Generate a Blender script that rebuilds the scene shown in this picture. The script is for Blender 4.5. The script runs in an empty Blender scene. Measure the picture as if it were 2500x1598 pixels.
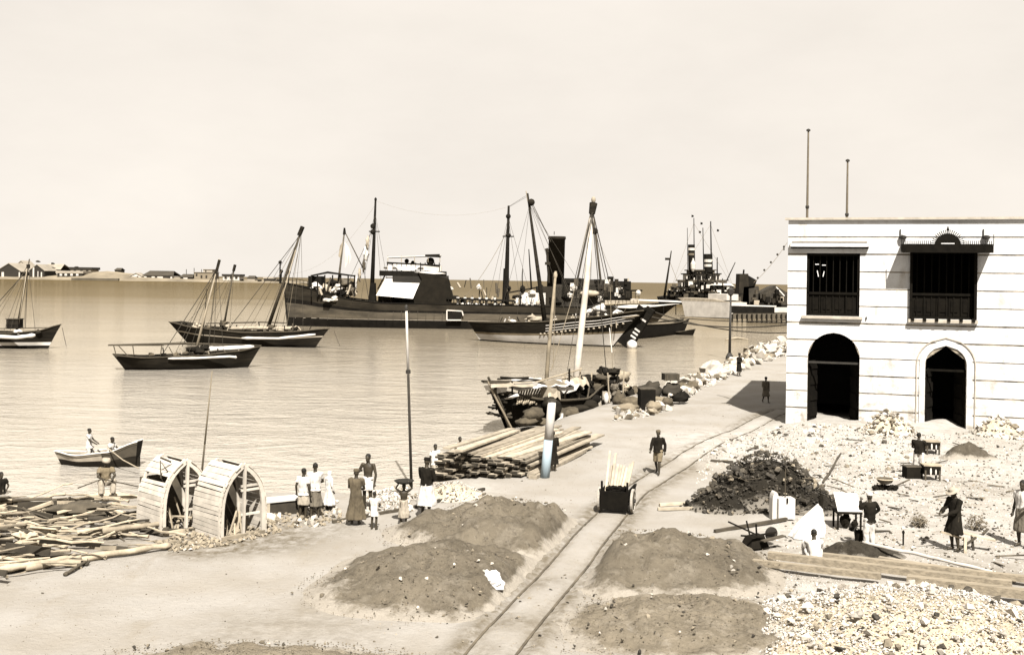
import bpy, bmesh, math, random
from mathutils import Vector, Matrix, noise
import numpy as np

# ------------------------------------------------------------------ camera, sky, sun, exposure
scene = bpy.context.scene
C = scene.collection
F, CX, HZ, ROLL, H, WZ = 2600.0, 1250.0, 684.3, math.atan(0.0145), 7.2, -1.3
cam_data = bpy.data.cameras.new('camera')
cam_data.sensor_width = 36.0
cam_data.lens = 36.0 * F / 2500.0
cam_data.shift_y = (HZ - 799.0) / 2500.0
cam_data.clip_start = 0.5
cam_data.clip_end = 80000.0
cam = bpy.data.objects.new('camera', cam_data)
C.objects.link(cam)
cam.matrix_world = Matrix.Translation((0, 0, H)) @ Matrix.Rotation(math.radians(90), 4, 'X') @ Matrix.Rotation(ROLL, 4, 'Z')
scene.camera = cam

SUN_EL = math.radians(50)
SUN_H = Vector((-0.16, 0.987, 0)).normalized()          # way the shadows fall
world = bpy.data.worlds.new('World')
scene.world = world
world.use_nodes = True
wn, wl = world.node_tree.nodes, world.node_tree.links
wn.clear()
w_out = wn.new('ShaderNodeOutputWorld')
w_bg = wn.new('ShaderNodeBackground')
w_sky = wn.new('ShaderNodeTexSky')
w_sky.sky_type = 'NISHITA'
w_sky.sun_disc = False
w_sky.sun_elevation = SUN_EL
w_sky.sun_rotation = math.radians(171)
w_sky.dust_density = 1.0
w_bw = wn.new('ShaderNodeRGBToBW')
w_gam = wn.new('ShaderNodeMath'); w_gam.operation = 'POWER'; w_gam.inputs[1].default_value = 0.03
w_tint = wn.new('ShaderNodeMix'); w_tint.data_type = 'RGBA'; w_tint.blend_type = 'MULTIPLY'
w_tint.inputs['Factor'].default_value = 1.0
w_tint.inputs['B'].default_value = (2.93, 2.72, 2.47, 1)
wl.new(w_sky.outputs['Color'], w_bw.inputs['Color'])
wl.new(w_bw.outputs['Val'], w_gam.inputs[0])
wl.new(w_gam.outputs[0], w_tint.inputs['A'])
# thin uneven high haze
w_tc = wn.new('ShaderNodeTexCoord'); w_mp = wn.new('ShaderNodeMapping'); w_mp.inputs['Scale'].default_value = (1.0, 1.0, 2.4)
w_nz = wn.new('ShaderNodeTexNoise'); w_nz.inputs['Scale'].default_value = 2.6; w_nz.inputs['Detail'].default_value = 7.0; w_nz.inputs['Roughness'].default_value = 0.6
w_rg = wn.new('ShaderNodeMapRange'); w_rg.inputs['From Min'].default_value = 0.3; w_rg.inputs['From Max'].default_value = 0.7; w_rg.inputs['To Min'].default_value = 0.94; w_rg.inputs['To Max'].default_value = 1.06
w_sc = wn.new('ShaderNodeVectorMath'); w_sc.operation = 'SCALE'
wl.new(w_tc.outputs['Generated'], w_mp.inputs['Vector']); wl.new(w_mp.outputs['Vector'], w_nz.inputs['Vector']); wl.new(w_nz.outputs['Fac'], w_rg.inputs['Value'])
wl.new(w_tint.outputs['Result'], w_sc.inputs[0]); wl.new(w_rg.outputs['Result'], w_sc.inputs['Scale'])
wl.new(w_sc.outputs['Vector'], w_bg.inputs['Color'])
w_bg.inputs['Strength'].default_value = 0.094
wl.new(w_bg.outputs['Background'], w_out.inputs['Surface'])

sun_data = bpy.data.lights.new('sun', 'SUN')
sun_data.energy = 5.0
sun_data.angle = math.radians(0.5)
sun_data.color = (1.0, 0.955, 0.89)
sun = bpy.data.objects.new('sun', sun_data)
C.objects.link(sun)
sun.location = (10, -60, 80)
sun.rotation_euler = Vector((SUN_H.x * math.cos(SUN_EL), SUN_H.y * math.cos(SUN_EL), -math.sin(SUN_EL))).to_track_quat('-Z', 'Y').to_euler()

scene.view_settings.view_transform = 'Standard'
scene.view_settings.look = 'None'
scene.view_settings.exposure = 1.70
scene.view_settings.gamma = 1.0
scene.view_settings.use_curve_mapping = False
scene.cycles.max_bounces = 5
scene.cycles.diffuse_bounces = 2
scene.cycles.glossy_bounces = 2
scene.cycles.transmission_bounces = 2
scene.cycles.transparent_max_bounces = 6
scene.cycles.caustics_reflective = False
scene.cycles.caustics_refractive = False

# ------------------------------------------------------------------ helpers
RNG = random.Random(11)
R = math.radians
Z3 = Vector((0, 0, 1))

def px(x, y, z=0.0):
    "photo pixel -> point on the horizontal plane at height z"
    dx, dy = x - CX, y - HZ
    c, s = math.cos(ROLL), math.sin(ROLL)
    X, D = dx * c + dy * s, -dx * s + dy * c
    t = (H - z) * F / D
    return Vector((X / F * t, t, z))

def pd(x, y, depth):
    "photo pixel -> point at distance depth"
    dx, dy = x - CX, y - HZ
    c, s = math.cos(ROLL), math.sin(ROLL)
    X, D = dx * c + dy * s, -dx * s + dy * c
    return Vector((X / F * depth, depth, H - D / F * depth))

def sp(v, s=1.0):
    "sepia-toned grey of reflectance v; s = how brown"
    v *= 0.78
    return (v * (1 + 0.13 * s), v * (1 - 0.065 * s), v * (1 - 0.35 * s), 1)

MATS = {}
def mat(name, v, v2=None, scale=4.0, rough=0.85, bump=0.0, bscale=None, s=1.0, rnd=0.0, stretch=(1, 1, 1), detail=5.0, spec=0.25, lo=0.35, hi=0.65):
    if name in MATS: return MATS[name]
    m = bpy.data.materials.new(name); m.use_nodes = True
    n, l = m.node_tree.nodes, m.node_tree.links
    b = n['Principled BSDF']
    b.inputs['Roughness'].default_value = rough
    b.inputs['Specular IOR Level'].default_value = spec
    v2 = v * 0.7 if v2 is None else v2
    tc = n.new('ShaderNodeTexCoord'); mp = n.new('ShaderNodeMapping')
    mp.inputs['Scale'].default_value = stretch
    l.new(tc.outputs['Object'], mp.inputs['Vector'])
    nz = n.new('ShaderNodeTexNoise'); nz.inputs['Scale'].default_value = scale; nz.inputs['Detail'].default_value = detail
    nz.inputs['Roughness'].default_value = 0.65
    l.new(mp.outputs['Vector'], nz.inputs['Vector'])
    rp = n.new('ShaderNodeMapRange'); rp.inputs['From Min'].default_value = lo; rp.inputs['From Max'].default_value = hi
    l.new(nz.outputs['Fac'], rp.inputs['Value'])
    mx = n.new('ShaderNodeMix'); mx.data_type = 'RGBA'
    mx.inputs['A'].default_value = sp(v, s); mx.inputs['B'].default_value = sp(v2, s)
    l.new(rp.outputs['Result'], mx.inputs['Factor'])
    src = mx.outputs['Result']
    if rnd > 0:
        oi = n.new('ShaderNodeObjectInfo')
        r2 = n.new('ShaderNodeMapRange'); r2.inputs['To Min'].default_value = 1 - rnd; r2.inputs['To Max'].default_value = 1 + rnd * 0.5
        l.new(oi.outputs['Random'], r2.inputs['Value'])
        mm = n.new('ShaderNodeVectorMath'); mm.operation = 'SCALE'
        l.new(src, mm.inputs[0]); l.new(r2.outputs['Result'], mm.inputs['Scale'])
        src = mm.outputs['Vector']
    l.new(src, b.inputs['Base Color'])
    if bump > 0:
        nb = n.new('ShaderNodeTexNoise'); nb.inputs['Scale'].default_value = bscale or scale * 4; nb.inputs['Detail'].default_value = 6
        l.new(mp.outputs['Vector'], nb.inputs['Vector'])
        bp = n.new('ShaderNodeBump'); bp.inputs['Strength'].default_value = 1.0; bp.inputs['Distance'].default_value = bump
        l.new(nb.outputs['Fac'], bp.inputs['Height']); l.new(bp.outputs['Normal'], b.inputs['Normal'])
    MATS[name] = m
    return m

RM = {}          # object name -> matrix of its root
class MB:
    "collects geometry, build() links it as one mesh object"
    def __init__(self): self.v, self.f = [], []
    def add(self, vs, fs):
        o = len(self.v); self.v += [Vector(p) for p in vs]; self.f += [tuple(i + o for i in q) for q in fs]; return self
    def box(self, c, d, rz=0.0, M=None):
        c = Vector(c); h = Vector(d) * 0.5
        m = M if M is not None else Matrix.Rotation(rz, 3, 'Z')
        vs = [c + m @ Vector((sx * h.x, sy * h.y, sz * h.z)) for sz in (-1, 1) for sy in (-1, 1) for sx in (-1, 1)]
        return self.add(vs, [(0, 2, 3, 1), (4, 5, 7, 6), (0, 1, 5, 4), (2, 6, 7, 3), (0, 4, 6, 2), (1, 3, 7, 5)])
    def beam(self, a, b, w, h, up=None):
        a, b = Vector(a), Vector(b); t = (b - a)
        L = t.length; t.normalize(); u = Vector(up) if up is not None else Z3
        sd = t.cross(u)
        if sd.length < 1e-3: sd = t.cross(Vector((1, 0, 0)))
        sd.normalize(); u = sd.cross(t)
        M = Matrix((t, sd, u)).transposed()
        return self.box((a + b) / 2, (L, w, h), M=M)
    def rings(self, rs, caps=True, closed=True):
        n = len(rs[0]); o = len(self.v)
        for r in rs: self.v += [Vector(p) for p in r]
        for i in range(len(rs) - 1):
            for j in range(n if closed else n - 1):
                k = (j + 1) % n
                self.f.append((o + i * n + j, o + i * n + k, o + (i + 1) * n + k, o + (i + 1) * n + j))
        if caps:
            self.f.append(tuple(o + j for j in reversed(range(n))))
            self.f.append(tuple(o + (len(rs) - 1) * n + j for j in range(n)))
        return self
    def tube(self, pts, r, n=8, caps=True, squash=None):
        pts = [Vector(p) for p in pts]
        rr = r if isinstance(r, (list, tuple)) else [r] * len(pts)
        rs = []; pu = None
        for i, p in enumerate(pts):
            t = (pts[min(i + 1, len(pts) - 1)] - pts[max(i - 1, 0)])
            if t.length < 1e-9: t = Vector((0, 0, 1))
            t.normalize()
            ref = Vector((0, 1, 0)) if abs(t.y) < 0.9 else Vector((1, 0, 0))
            u = t.cross(ref).normalized() if pu is None else (pu - t * pu.dot(t)).normalized()
            pu = u; w = t.cross(u)
            rs.append([p + (u * math.cos(2 * math.pi * k / n) + w * math.sin(2 * math.pi * k / n)) * rr[i] for k in range(n)])
        return self.rings(rs, caps)
    def lathe(self, c, prof, n=16, caps=True):
        c = Vector(c)
        return self.rings([[c + Vector((r * math.cos(2 * math.pi * k / n), r * math.sin(2 * math.pi * k / n), z)) for k in range(n)] for r, z in prof], caps)
    def prism(self, poly, off):
        "polygon (list of points) extruded by vector off"
        n = len(poly); off = Vector(off); p = [Vector(q) for q in poly]
        return self.add(p + [q + off for q in p], [tuple(range(n)), tuple(reversed(range(n, 2 * n)))] + [(j, j + n, (j + 1) % n + n, (j + 1) % n) for j in range(n)])
    def blob(self, c, d, rz=0.0, n=10, m=7, amp=0.1, seed=0, flat=0.0):
        "lumpy ellipsoid"
        c = Vector(c); rs = []
        mt = Matrix.Rotation(rz, 3, 'Z')
        for i in range(m + 1):
            th = math.pi * (0.04 + 0.92 * i / m); ring = []
            for k in range(n):
                ph = 2 * math.pi * k / n
                q = Vector((math.sin(th) * math.cos(ph), math.sin(th) * math.sin(ph), -math.cos(th)))
                a = 1 + amp * (noise.noise(q * 1.9 + Vector((seed * 7.3, seed * 1.7, 0))) + 0.45 * noise.noise(q * 5.3 + Vector((seed * 3.3, 0, seed * 1.7))))
                q2 = Vector((q.x * d[0] / 2, q.y * d[1] / 2, q.z * d[2] / 2)) * a
                if flat and q2.z < -flat * d[2] / 2: q2.z = -flat * d[2] / 2
                ring.append(c + mt @ q2)
            rs.append(ring)
        return self.rings(rs)
    def build(self, name, material, parent=None, smooth=False, local=False):
        vs = self.v
        if parent is not None and not local:
            inv = RM[parent.name].inverted(); vs = [inv @ p for p in vs]
        me = bpy.data.meshes.new(name)
        me.from_pydata([tuple(p) for p in vs], [], self.f)
        if smooth: me.polygons.foreach_set('use_smooth', [True] * len(me.polygons))
        me.materials.append(material)
        me.update()
        o = bpy.data.objects.new(name, me); C.objects.link(o)
        if parent is not None:
            o.parent = parent; RM[o.name] = RM[parent.name]
        else: RM[o.name] = Matrix.Identity(4)
        return o

def thing(name, label, cat, loc=(0, 0, 0), rz=0.0, group=None):
    o = bpy.data.objects.new(name, None); C.objects.link(o)
    o.empty_display_size = 0.3
    o.location = loc; o.rotation_euler = (0, 0, rz)
    RM[o.name] = Matrix.Translation(Vector(loc)) @ Matrix.Rotation(rz, 4, 'Z')
    o['label'] = label; o['category'] = cat; o['kind'] = 'thing'
    if group: o['group'] = group
    return o

def tag(o, label=None, cat=None, group=None, kind=None):
    if label: o['label'] = label
    if cat: o['category'] = cat; o['kind'] = kind or 'thing'
    if group: o['group'] = group
    if kind: o['kind'] = kind
    return o

def inst(src_mesh, name, parent, M):
    "another object that shares mesh data; M is a world matrix"
    o = bpy.data.objects.new(name, src_mesh); C.objects.link(o)
    o.parent = parent
    o.matrix_local = (RM[parent.name].inverted() @ M) if parent is not None else M
    return o

def smooth(a, b, x):
    t = max(0.0, min(1.0, (x - a) / (b - a))); return t * t * (3 - 2 * t)
def fbm(x, y, sc, o=3, seed=0.0):
    return noise.fractal(Vector((x * sc + seed, y * sc - seed, seed)), 1.0, 2.0, o)

# ------------------------------------------------------------------ ground heights
SHORE = [px(-260, 1285, WZ), px(0, 1262, WZ), px(330, 1238, WZ), px(660, 1228, WZ), px(860, 1222, WZ), px(1000, 1195, WZ), px(1090, 1125, WZ), px(1210, 1062, WZ),
         px(1400, 1000, WZ), px(1560, 962, WZ), px(1690, 922, WZ), px(1765, 885, WZ), px(1810, 862, WZ), px(1915, 826, WZ), px(2060, 806, WZ), Vector((150, 235, WZ)), Vector((600, 300, WZ))]
SH = [(p.x, p.y) for p in SHORE]
def shore_dist(x, y):
    "positive on land"
    best, sg = 1e9, 1
    for (ax, ay), (bx, by) in zip(SH, SH[1:]):
        dx, dy = bx - ax, by - ay; L2 = dx * dx + dy * dy
        t = max(0, min(1, ((x - ax) * dx + (y - ay) * dy) / L2))
        ex, ey = x - ax - t * dx, y - ay - t * dy
        d = ex * ex + ey * ey
        if d < best:
            best = d; sg = 1 if (dx * (y - ay) - dy * (x - ax)) < 0 else -1
    return sg * math.sqrt(best)

# building: front left corner, direction of the facade
B0 = px(1918, 1034, 0.0)
BU = Vector((0.95, -0.31, 0)).normalized()        # along the facade, to the right
BN = Vector((BU.y, -BU.x, 0))                     # out of the facade, to the camera
def fac(x, y):
    "photo pixel -> (u, v) on the facade plane"
    p = pd(x, y, 1.0) - Vector((0, 0, H)); o = Vector((0, 0, H))
    t = (B0 - o).dot(BN) / p.dot(BN)
    q = o + p * t
    return (q - B0).dot(BU), q.z
def fp(u, v, out=0.0): return B0 + BU * u + Z3 * v + BN * out

TRACK_L = [(1085, 1650), (1133, 1598), (1225, 1497), (1330, 1388), (1392, 1322), (1465, 1243), (1530, 1190), (1610, 1140), (1700, 1090), (1790, 1046), (1850, 1018), (1890, 1001)]
TRACK = [px(*p) for p in TRACK_L]
def track_dist(x, y):
    b = 1e9
    for p, q in zip(TRACK, TRACK[1:]):
        dx, dy = q.x - p.x, q.y - p.y; t = max(0, min(1, ((x - p.x) * dx + (y - p.y) * dy) / (dx * dx + dy * dy)))
        L = math.hypot(dx, dy); b = min(b, math.hypot(x - p.x - t * dx - 0.47 * dy / L, y - p.y - t * dy + 0.47 * dx / L))
    return b

def gz(x, y):
    s = shore_dist(x, y)
    if s < -9: return WZ - 3.0
    base = WZ - 0.10 + 1.4 * smooth(0.2, 5.0, s) - (0.55 * (-s) if s < 0 else 0)
    z = base + 0.10 * smooth(0, 3, s) * fbm(x, y, 0.18, 3, 3.1) + 0.02 * fbm(x, y, 1.3, 3, 9.0)
    if s < 5: z += 0.10 * (1 - smooth(3, 6, s)) * fbm(x, y, 0.9, 3, 5.0)
    # debris and spoil along the facade and the work yard
    if y < 70:
        td = track_dist(x, y)
        if td < 1.3: z += 0.05 * (1 - smooth(0.3, 0.5, td)) + 0.05 * smooth(0.5, 0.68, td) * (1 - smooth(0.75, 1.25, td)) * (1 + 1.5 * fbm(x, y, 2.5, 2, 7.0))
    rel = Vector((x, y, 0)) - B0
    u, w = rel.dot(BU), rel.dot(BN)
    if -3 < w < 16 and u > -1.0:
        k = smooth(-1.0, 1.5, u) * (1 - smooth(3.0, 15.0, w))
        z += k * (0.18 + 0.22 * max(0, fbm(x, y, 0.35, 3, 1.0) + 0.4))
    return z
def gp(x, y):
    "photo pixel -> point on the ground"
    z = 0.0
    for _ in range(5):
        p = px(x, y, z); z = 0.5 * z + 0.5 * gz(p.x, p.y)
    p = px(x, y, z); p.z = gz(p.x, p.y); return p
def ght(x, ytop, base):
    "height above base of the pixel (x, ytop) at the base's distance"
    return pd(x, ytop, base.y).z - base.z
# ------------------------------------------------------------------ ground, sea
def ground_material():
    m = bpy.data.materials.new('packed_coral_sand'); m.use_nodes = True
    n, l = m.node_tree.nodes, m.node_tree.links
    b = n['Principled BSDF']; b.inputs['Roughness'].default_value = 0.95; b.inputs['Specular IOR Level'].default_value = 0.1
    tc = n.new('ShaderNodeTexCoord')
    def nz(sc, det=6, rough=0.6, st=None):
        t = n.new('ShaderNodeTexNoise'); t.inputs['Scale'].default_value = sc; t.inputs['Detail'].default_value = det; t.inputs['Roughness'].default_value = rough
        if st:
            mp = n.new('ShaderNodeMapping'); mp.inputs['Scale'].default_value = st; mp.inputs['Rotation'].default_value = (0, 0, R(-18)); l.new(tc.outputs['Object'], mp.inputs['Vector']); l.new(mp.outputs['Vector'], t.inputs['Vector'])
        else: l.new(tc.outputs['Object'], t.inputs['Vector'])
        return t
    def mr(src, a, c, t0=0.0, t1=1.0):
        r = n.new('ShaderNodeMapRange'); r.inputs['From Min'].default_value = a; r.inputs['From Max'].default_value = c
        r.inputs['To Min'].default_value = t0; r.inputs['To Max'].default_value = t1; l.new(src, r.inputs['Value']); return r.outputs['Result']
    def mix(a, c, f):
        x = n.new('ShaderNodeMix'); x.data_type = 'RGBA'
        for k, s in (('A', a), ('B', c)):
            if isinstance(s, tuple): x.inputs[k].default_value = s
            else: l.new(s, x.inputs[k])
        l.new(f, x.inputs['Factor']); return x.outputs['Result']
    c = mix(sp(0.252, 0.34), sp(0.205, 0.52), mr(nz(0.35).outputs['Fac'], 0.38, 0.66))
    c = mix(c, sp(0.18, 0.75), mr(nz(0.9, 6, 0.7, (1, 0.35, 1)).outputs['Fac'], 0.56, 0.78, 0, 0.75))
    c = mix(c, sp(0.09, 1.0), mr(nz(9, 4, 0.7).outputs['Fac'], 0.66, 0.80, 0, 0.6))
    c = mix(c, sp(0.10, 1.0), mr(nz(22, 5, 0.8).outputs['Fac'], 0.62, 0.76, 0, 0.55))
    c = mix(c, sp(0.33, 0.5), mr(nz(15, 5, 0.8, (1, 0.6, 1)).outputs['Fac'], 0.60, 0.78, 0, 0.5))
    # darker earth and weed where the attribute says so, damp at the water's edge
    at = n.new('ShaderNodeAttribute'); at.attribute_name = 'earth'
    fm = n.new('ShaderNodeMath'); fm.operation = 'MULTIPLY'
    l.new(at.outputs['Fac'], fm.inputs[0]); l.new(mr(nz(2.6, 6, 0.75).outputs['Fac'], 0.36, 0.6), fm.inputs[1])
    c = mix(c, sp(0.075, 1.2), fm.outputs[0])
    at2 = n.new('ShaderNodeAttribute'); at2.attribute_name = 'rubble'
    fm2 = n.new('ShaderNodeMath'); fm2.operation = 'MULTIPLY'
    l.new(at2.outputs['Fac'], fm2.inputs[0]); l.new(mr(nz(1.6, 6, 0.7).outputs['Fac'], 0.36, 0.6, 0.0, 1.0), fm2.inputs[1])
    c = mix(c, sp(0.34, 0.30), fm2.outputs[0])
    l.new(c, b.inputs['Base Color'])
    bp = n.new('ShaderNodeBump'); bp.inputs['Distance'].default_value = 0.05; bp.inputs['Strength'].default_value = 0.9
    l.new(nz(6, 8, 0.7).outputs['Fac'], bp.inputs['Height']); l.new(bp.outputs['Normal'], b.inputs['Normal'])
    return m

EARTH = [(620, 1310, 2.2, 0.9), (520, 1325, 1.6, 1.0), (760, 1292, 1.5, 0.6), (180, 1300, 4.0, 0.5), (1300, 1420, 0.8, 0.6), (1750, 1420, 1.2, 0.8), (1850, 1330, 1.2, 0.7), (1450, 1440, 0.6, 0.5),
         (1260, 1520, 0.7, 0.6), (700, 1560, 2.4, 0.35), (1800, 1440, 1.0, 0.8), (2230, 1260, 1.5, 0.5), (2350, 1190, 2.5, 0.3), (1620, 1560, 1.5, 0.35), (1160, 1590, 0.6, 0.5), (2400, 1385, 1.5, 0.45)]
EW = [(px(a, b), r, k) for a, b, r, k in EARTH]
RUB = [(px(2300, 1250), 5.5, 0.7), (px(2000, 1200), 4.0, 0.75), (px(2350, 1130), 6.0, 0.8), (px(2060, 1330), 3.0, 0.6), (px(1850, 1080), 5.5, 0.9), (px(2050, 1060), 5.5, 0.9), (px(2250, 1060), 5.0, 0.8), (px(2150, 1180), 4.0, 0.6), (px(1750, 1110), 3.0, 0.6), (px(2180, 1500), 3.6, 1.0), (px(2420, 1560), 3.6, 1.0), (px(2000, 1560), 2.6, 0.9), (px(2440, 1330), 3.0, 0.6), (px(1930, 1290), 1.6, 0.7),
       (px(1110, 1195), 2.0, 0.7)]
def ground():
    ys = [9.0]
    while ys[-1] < 330: ys.append(ys[-1] * 1.0095 + 0.01)
    NX = 300
    vs, ea, ru = [], [], []
    for y in ys:
        x0, x1 = -0.62 * y - 5, 0.62 * y + 8
        if y > 130: x1 = 0.62 * y + 8 + (y - 130) * 2
        for i in range(NX):
            x = x0 + (x1 - x0) * i / (NX - 1)
            z = gz(x, y); vs.append((x, y, z))
            e = 0.0
            for p, r, k in EW:
                d = math.hypot(x - p.x, y - p.y) / r
                if d < 1.3: e = max(e, k * (1 - smooth(0.4, 1.3, d)))
            s = shore_dist(x, y) if y < 140 else 9
            if s < 3.0: e = max(e, 0.85 * (1 - smooth(0.8, 3.0, s)))
            td = track_dist(x, y) if y < 70 else 9
            if 0.3 < td < 1.3: e = max(e, 0.9 * max(0, 1 - abs(td - 0.66) / 0.5))
            ea.append(e)
            q = 0.0
            for p, r, k in RUB:
                d = math.hypot(x - p.x, y - p.y) / r
                if d < 1.2: q = max(q, k * (1 - smooth(0.5, 1.2, d)))
            ru.append(q)
    fs = [(j * NX + i, j * NX + i + 1, (j + 1) * NX + i + 1, (j + 1) * NX + i) for j in range(len(ys) - 1) for i in range(NX - 1)]
    me = bpy.data.meshes.new('ground'); me.from_pydata(vs, [], fs)
    for nm, dat in (('earth', ea), ('rubble', ru)):
        a = me.attributes.new(nm, 'FLOAT', 'POINT'); a.data.foreach_set('value', dat)
    me.polygons.foreach_set('use_smooth', [True] * len(fs)); me.materials.append(ground_material())
    o = bpy.data.objects.new('ground', me); C.objects.link(o); tag(o, kind='structure')
ground()

def sea_material():
    m = bpy.data.materials.new('harbour_water'); m.use_nodes = True
    n, l = m.node_tree.nodes, m.node_tree.links
    n.remove(n['Principled BSDF']); out = n['Material Output']
    tc = n.new('ShaderNodeTexCoord')
    def nz(sc, st, det=4, rough=0.6, dist=0.0):
        mp = n.new('ShaderNodeMapping'); mp.inputs['Scale'].default_value = st; mp.inputs['Rotation'].default_value = (0, 0, R(4)); l.new(tc.outputs['Object'], mp.inputs['Vector'])
        t = n.new('ShaderNodeTexNoise'); t.inputs['Scale'].default_value = sc; t.inputs['Detail'].default_value = det; t.inputs['Roughness'].default_value = rough; t.inputs['Distortion'].default_value = dist
        l.new(mp.outputs['Vector'], t.inputs['Vector']); return t.outputs['Fac']
    def mr(x, a, c, t0=0.0, t1=1.0):
        r = n.new('ShaderNodeMapRange'); r.inputs['From Min'].default_value = a; r.inputs['From Max'].default_value = c; r.inputs['To Min'].default_value = t0; r.inputs['To Max'].default_value = t1; l.new(x, r.inputs['Value']); return r.outputs['Result']
    def math_(op, a, b):
        k = n.new('ShaderNodeMath'); k.operation = op
        for i, v in enumerate((a, b)):
            if isinstance(v, (int, float)): k.inputs[i].default_value = v
            else: l.new(v, k.inputs[i])
        return k.outputs[0]
    # pale turbid shallows by the shore, deeper brown water farther out
    sx = n.new('ShaderNodeSeparateXYZ'); l.new(tc.outputs['Object'], sx.inputs['Vector'])
    dist = math_('ADD', sx.outputs['Y'], mr(nz(0.012, (0.4, 1.0, 1), 5), 0.3, 0.7, -35, 45))
    cr = n.new('ShaderNodeValToRGB'); e = cr.color_ramp.elements
    e[0].position = 0.0; e[0].color = sp(0.30, 0.42); e[1].position = 1.0; e[1].color = sp(0.058, 1.7)
    for pos, c in ((0.05, sp(0.275, 0.48)), (0.13, sp(0.205, 0.75)), (0.24, sp(0.13, 1.05)), (0.5, sp(0.080, 1.5))):
        q = e.new(pos); q.color = c
    l.new(mr(dist, 40, 800), cr.inputs['Fac'])
    w1 = nz(0.34, (0.50, 1.0, 1), 5, 0.66, 0.6); w2 = nz(1.9, (0.85, 1.0, 1), 4, 0.6, 0.8)
    bp = n.new('ShaderNodeBump'); bp.inputs['Distance'].default_value = 1.15
    l.new(mr(nz(0.03, (0.35, 1.0, 1), 5, 0.6, 0.5), 0.38, 0.62, 0.4, 1.0), bp.inputs['Strength'])          # calmer slicks and ruffled water
    l.new(math_('ADD', w1, math_('MULTIPLY', w2, 0.30)), bp.inputs['Height'])
    df = n.new('ShaderNodeBsdfDiffuse'); l.new(cr.outputs['Color'], df.inputs['Color']); l.new(bp.outputs['Normal'], df.inputs['Normal'])
    gl = n.new('ShaderNodeBsdfGlossy'); gl.inputs['Color'].default_value = (1.0, 0.92, 0.77, 1); gl.inputs['Roughness'].default_value = 0.06
    bg = n.new('ShaderNodeBump'); bg.inputs['Distance'].default_value = 0.20; l.new(bp.inputs['Strength'].links[0].from_socket, bg.inputs['Strength']); l.new(bp.inputs['Height'].links[0].from_socket, bg.inputs['Height']); l.new(bg.outputs['Normal'], gl.inputs['Normal'])
    fr = n.new('ShaderNodeFresnel'); fr.inputs['IOR'].default_value = 1.33; l.new(bg.outputs['Normal'], fr.inputs['Normal'])
    fac = math_('MINIMUM', fr.outputs['Fac'], mr(dist, 60, 420, 0.72, 0.18))                                # open water is wind-ruffled and mirrors less
    mx = n.new('ShaderNodeMixShader'); l.new(fac, mx.inputs['Fac']); l.new(df.outputs['BSDF'], mx.inputs[1]); l.new(gl.outputs['BSDF'], mx.inputs[2])
    l.new(mx.outputs['Shader'], out.inputs['Surface'])
    return m
def sea():
    me = bpy.data.meshes.new('sea')
    S = 42000
    me.from_pydata([(-S, -40, WZ), (S, -40, WZ), (S, S, WZ), (-S, S, WZ)], [], [(0, 1, 2, 3)])
    me.materials.append(sea_material())
    o = bpy.data.objects.new('sea', me); C.objects.link(o); tag(o, kind='structure')
sea()

# ------------------------------------------------------------------ the white warehouse
def limewash():
    m = bpy.data.materials.new('stained_limewash'); m.use_nodes = True; n, l = m.node_tree.nodes, m.node_tree.links; b = n['Principled BSDF']; b.inputs['Roughness'].default_value = 0.92; b.inputs['Specular IOR Level'].default_value = 0.1
    tc = n.new('ShaderNodeTexCoord')
    def nz(sc, st=(1, 1, 1), det=6, ro=0.65):
        mp = n.new('ShaderNodeMapping'); mp.inputs['Scale'].default_value = st; l.new(tc.outputs['Object'], mp.inputs['Vector'])
        t = n.new('ShaderNodeTexNoise'); t.inputs['Scale'].default_value = sc; t.inputs['Detail'].default_value = det; t.inputs['Roughness'].default_value = ro; l.new(mp.outputs['Vector'], t.inputs['Vector']); return t.outputs['Fac']
    def mr(x, a, c, t0=0.0, t1=1.0):
        r = n.new('ShaderNodeMapRange'); r.inputs['From Min'].default_value = a; r.inputs['From Max'].default_value = c; r.inputs['To Min'].default_value = t0; r.inputs['To Max'].default_value = t1; l.new(x, r.inputs['Value']); return r.outputs['Result']
    def mix(a, c, f):
        x = n.new('ShaderNodeMix'); x.data_type = 'RGBA'
        for k, q in (('A', a), ('B', c)):
            if isinstance(q, tuple): x.inputs[k].default_value = q
            else: l.new(q, x.inputs[k])
        l.new(f, x.inputs['Factor']); return x.outputs['Result']
    c = mix(sp(0.54, 0.0), sp(0.44, 0.12), mr(nz(0.5), 0.35, 0.65))
    c = mix(c, sp(0.25, 0.5), mr(nz(1.6, (1, 1, 0.35)), 0.54, 0.74, 0, 0.8))                     # rain streaks
    sx = n.new('ShaderNodeSeparateXYZ'); l.new(tc.outputs['Object'], sx.inputs['Vector'])
    low = mr(sx.outputs['Z'], 0.3, 5.0, 1.0, 0.0)
    k = n.new('ShaderNodeMath'); k.operation = 'MULTIPLY'; l.new(low, k.inputs[0]); l.new(mr(nz(1.1, (1, 1, 1.6), 8, 0.7), 0.50, 0.66), k.inputs[1])
    c = mix(c, sp(0.22, 0.7), k.outputs[0])                                                        # peeling and splash dirt low down
    c = mix(c, sp(0.10, 1.0), mr(nz(6.0, (1, 1, 1.2), 6, 0.75), 0.68, 0.76, 0, 0.7))               # chips
    l.new(c, b.inputs['Base Color'])
    bp = n.new('ShaderNodeBump'); bp.inputs['Distance'].default_value = 0.03; l.new(nz(5, (1, 1, 1), 8, 0.7), bp.inputs['Height']); l.new(bp.outputs['Normal'], b.inputs['Normal'])
    return m
white_wash = limewash()
wash_joint = mat('dirty_joint', 0.30, 0.05, 1.3, 0.95, s=0.8, stretch=(1, 1, 2.0), lo=0.36, hi=0.62)
dark_wood = mat('dark_teak', 0.006, 0.003, 3.0, 0.9, 0.004, 20, s=1.1, spec=0.06)
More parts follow.
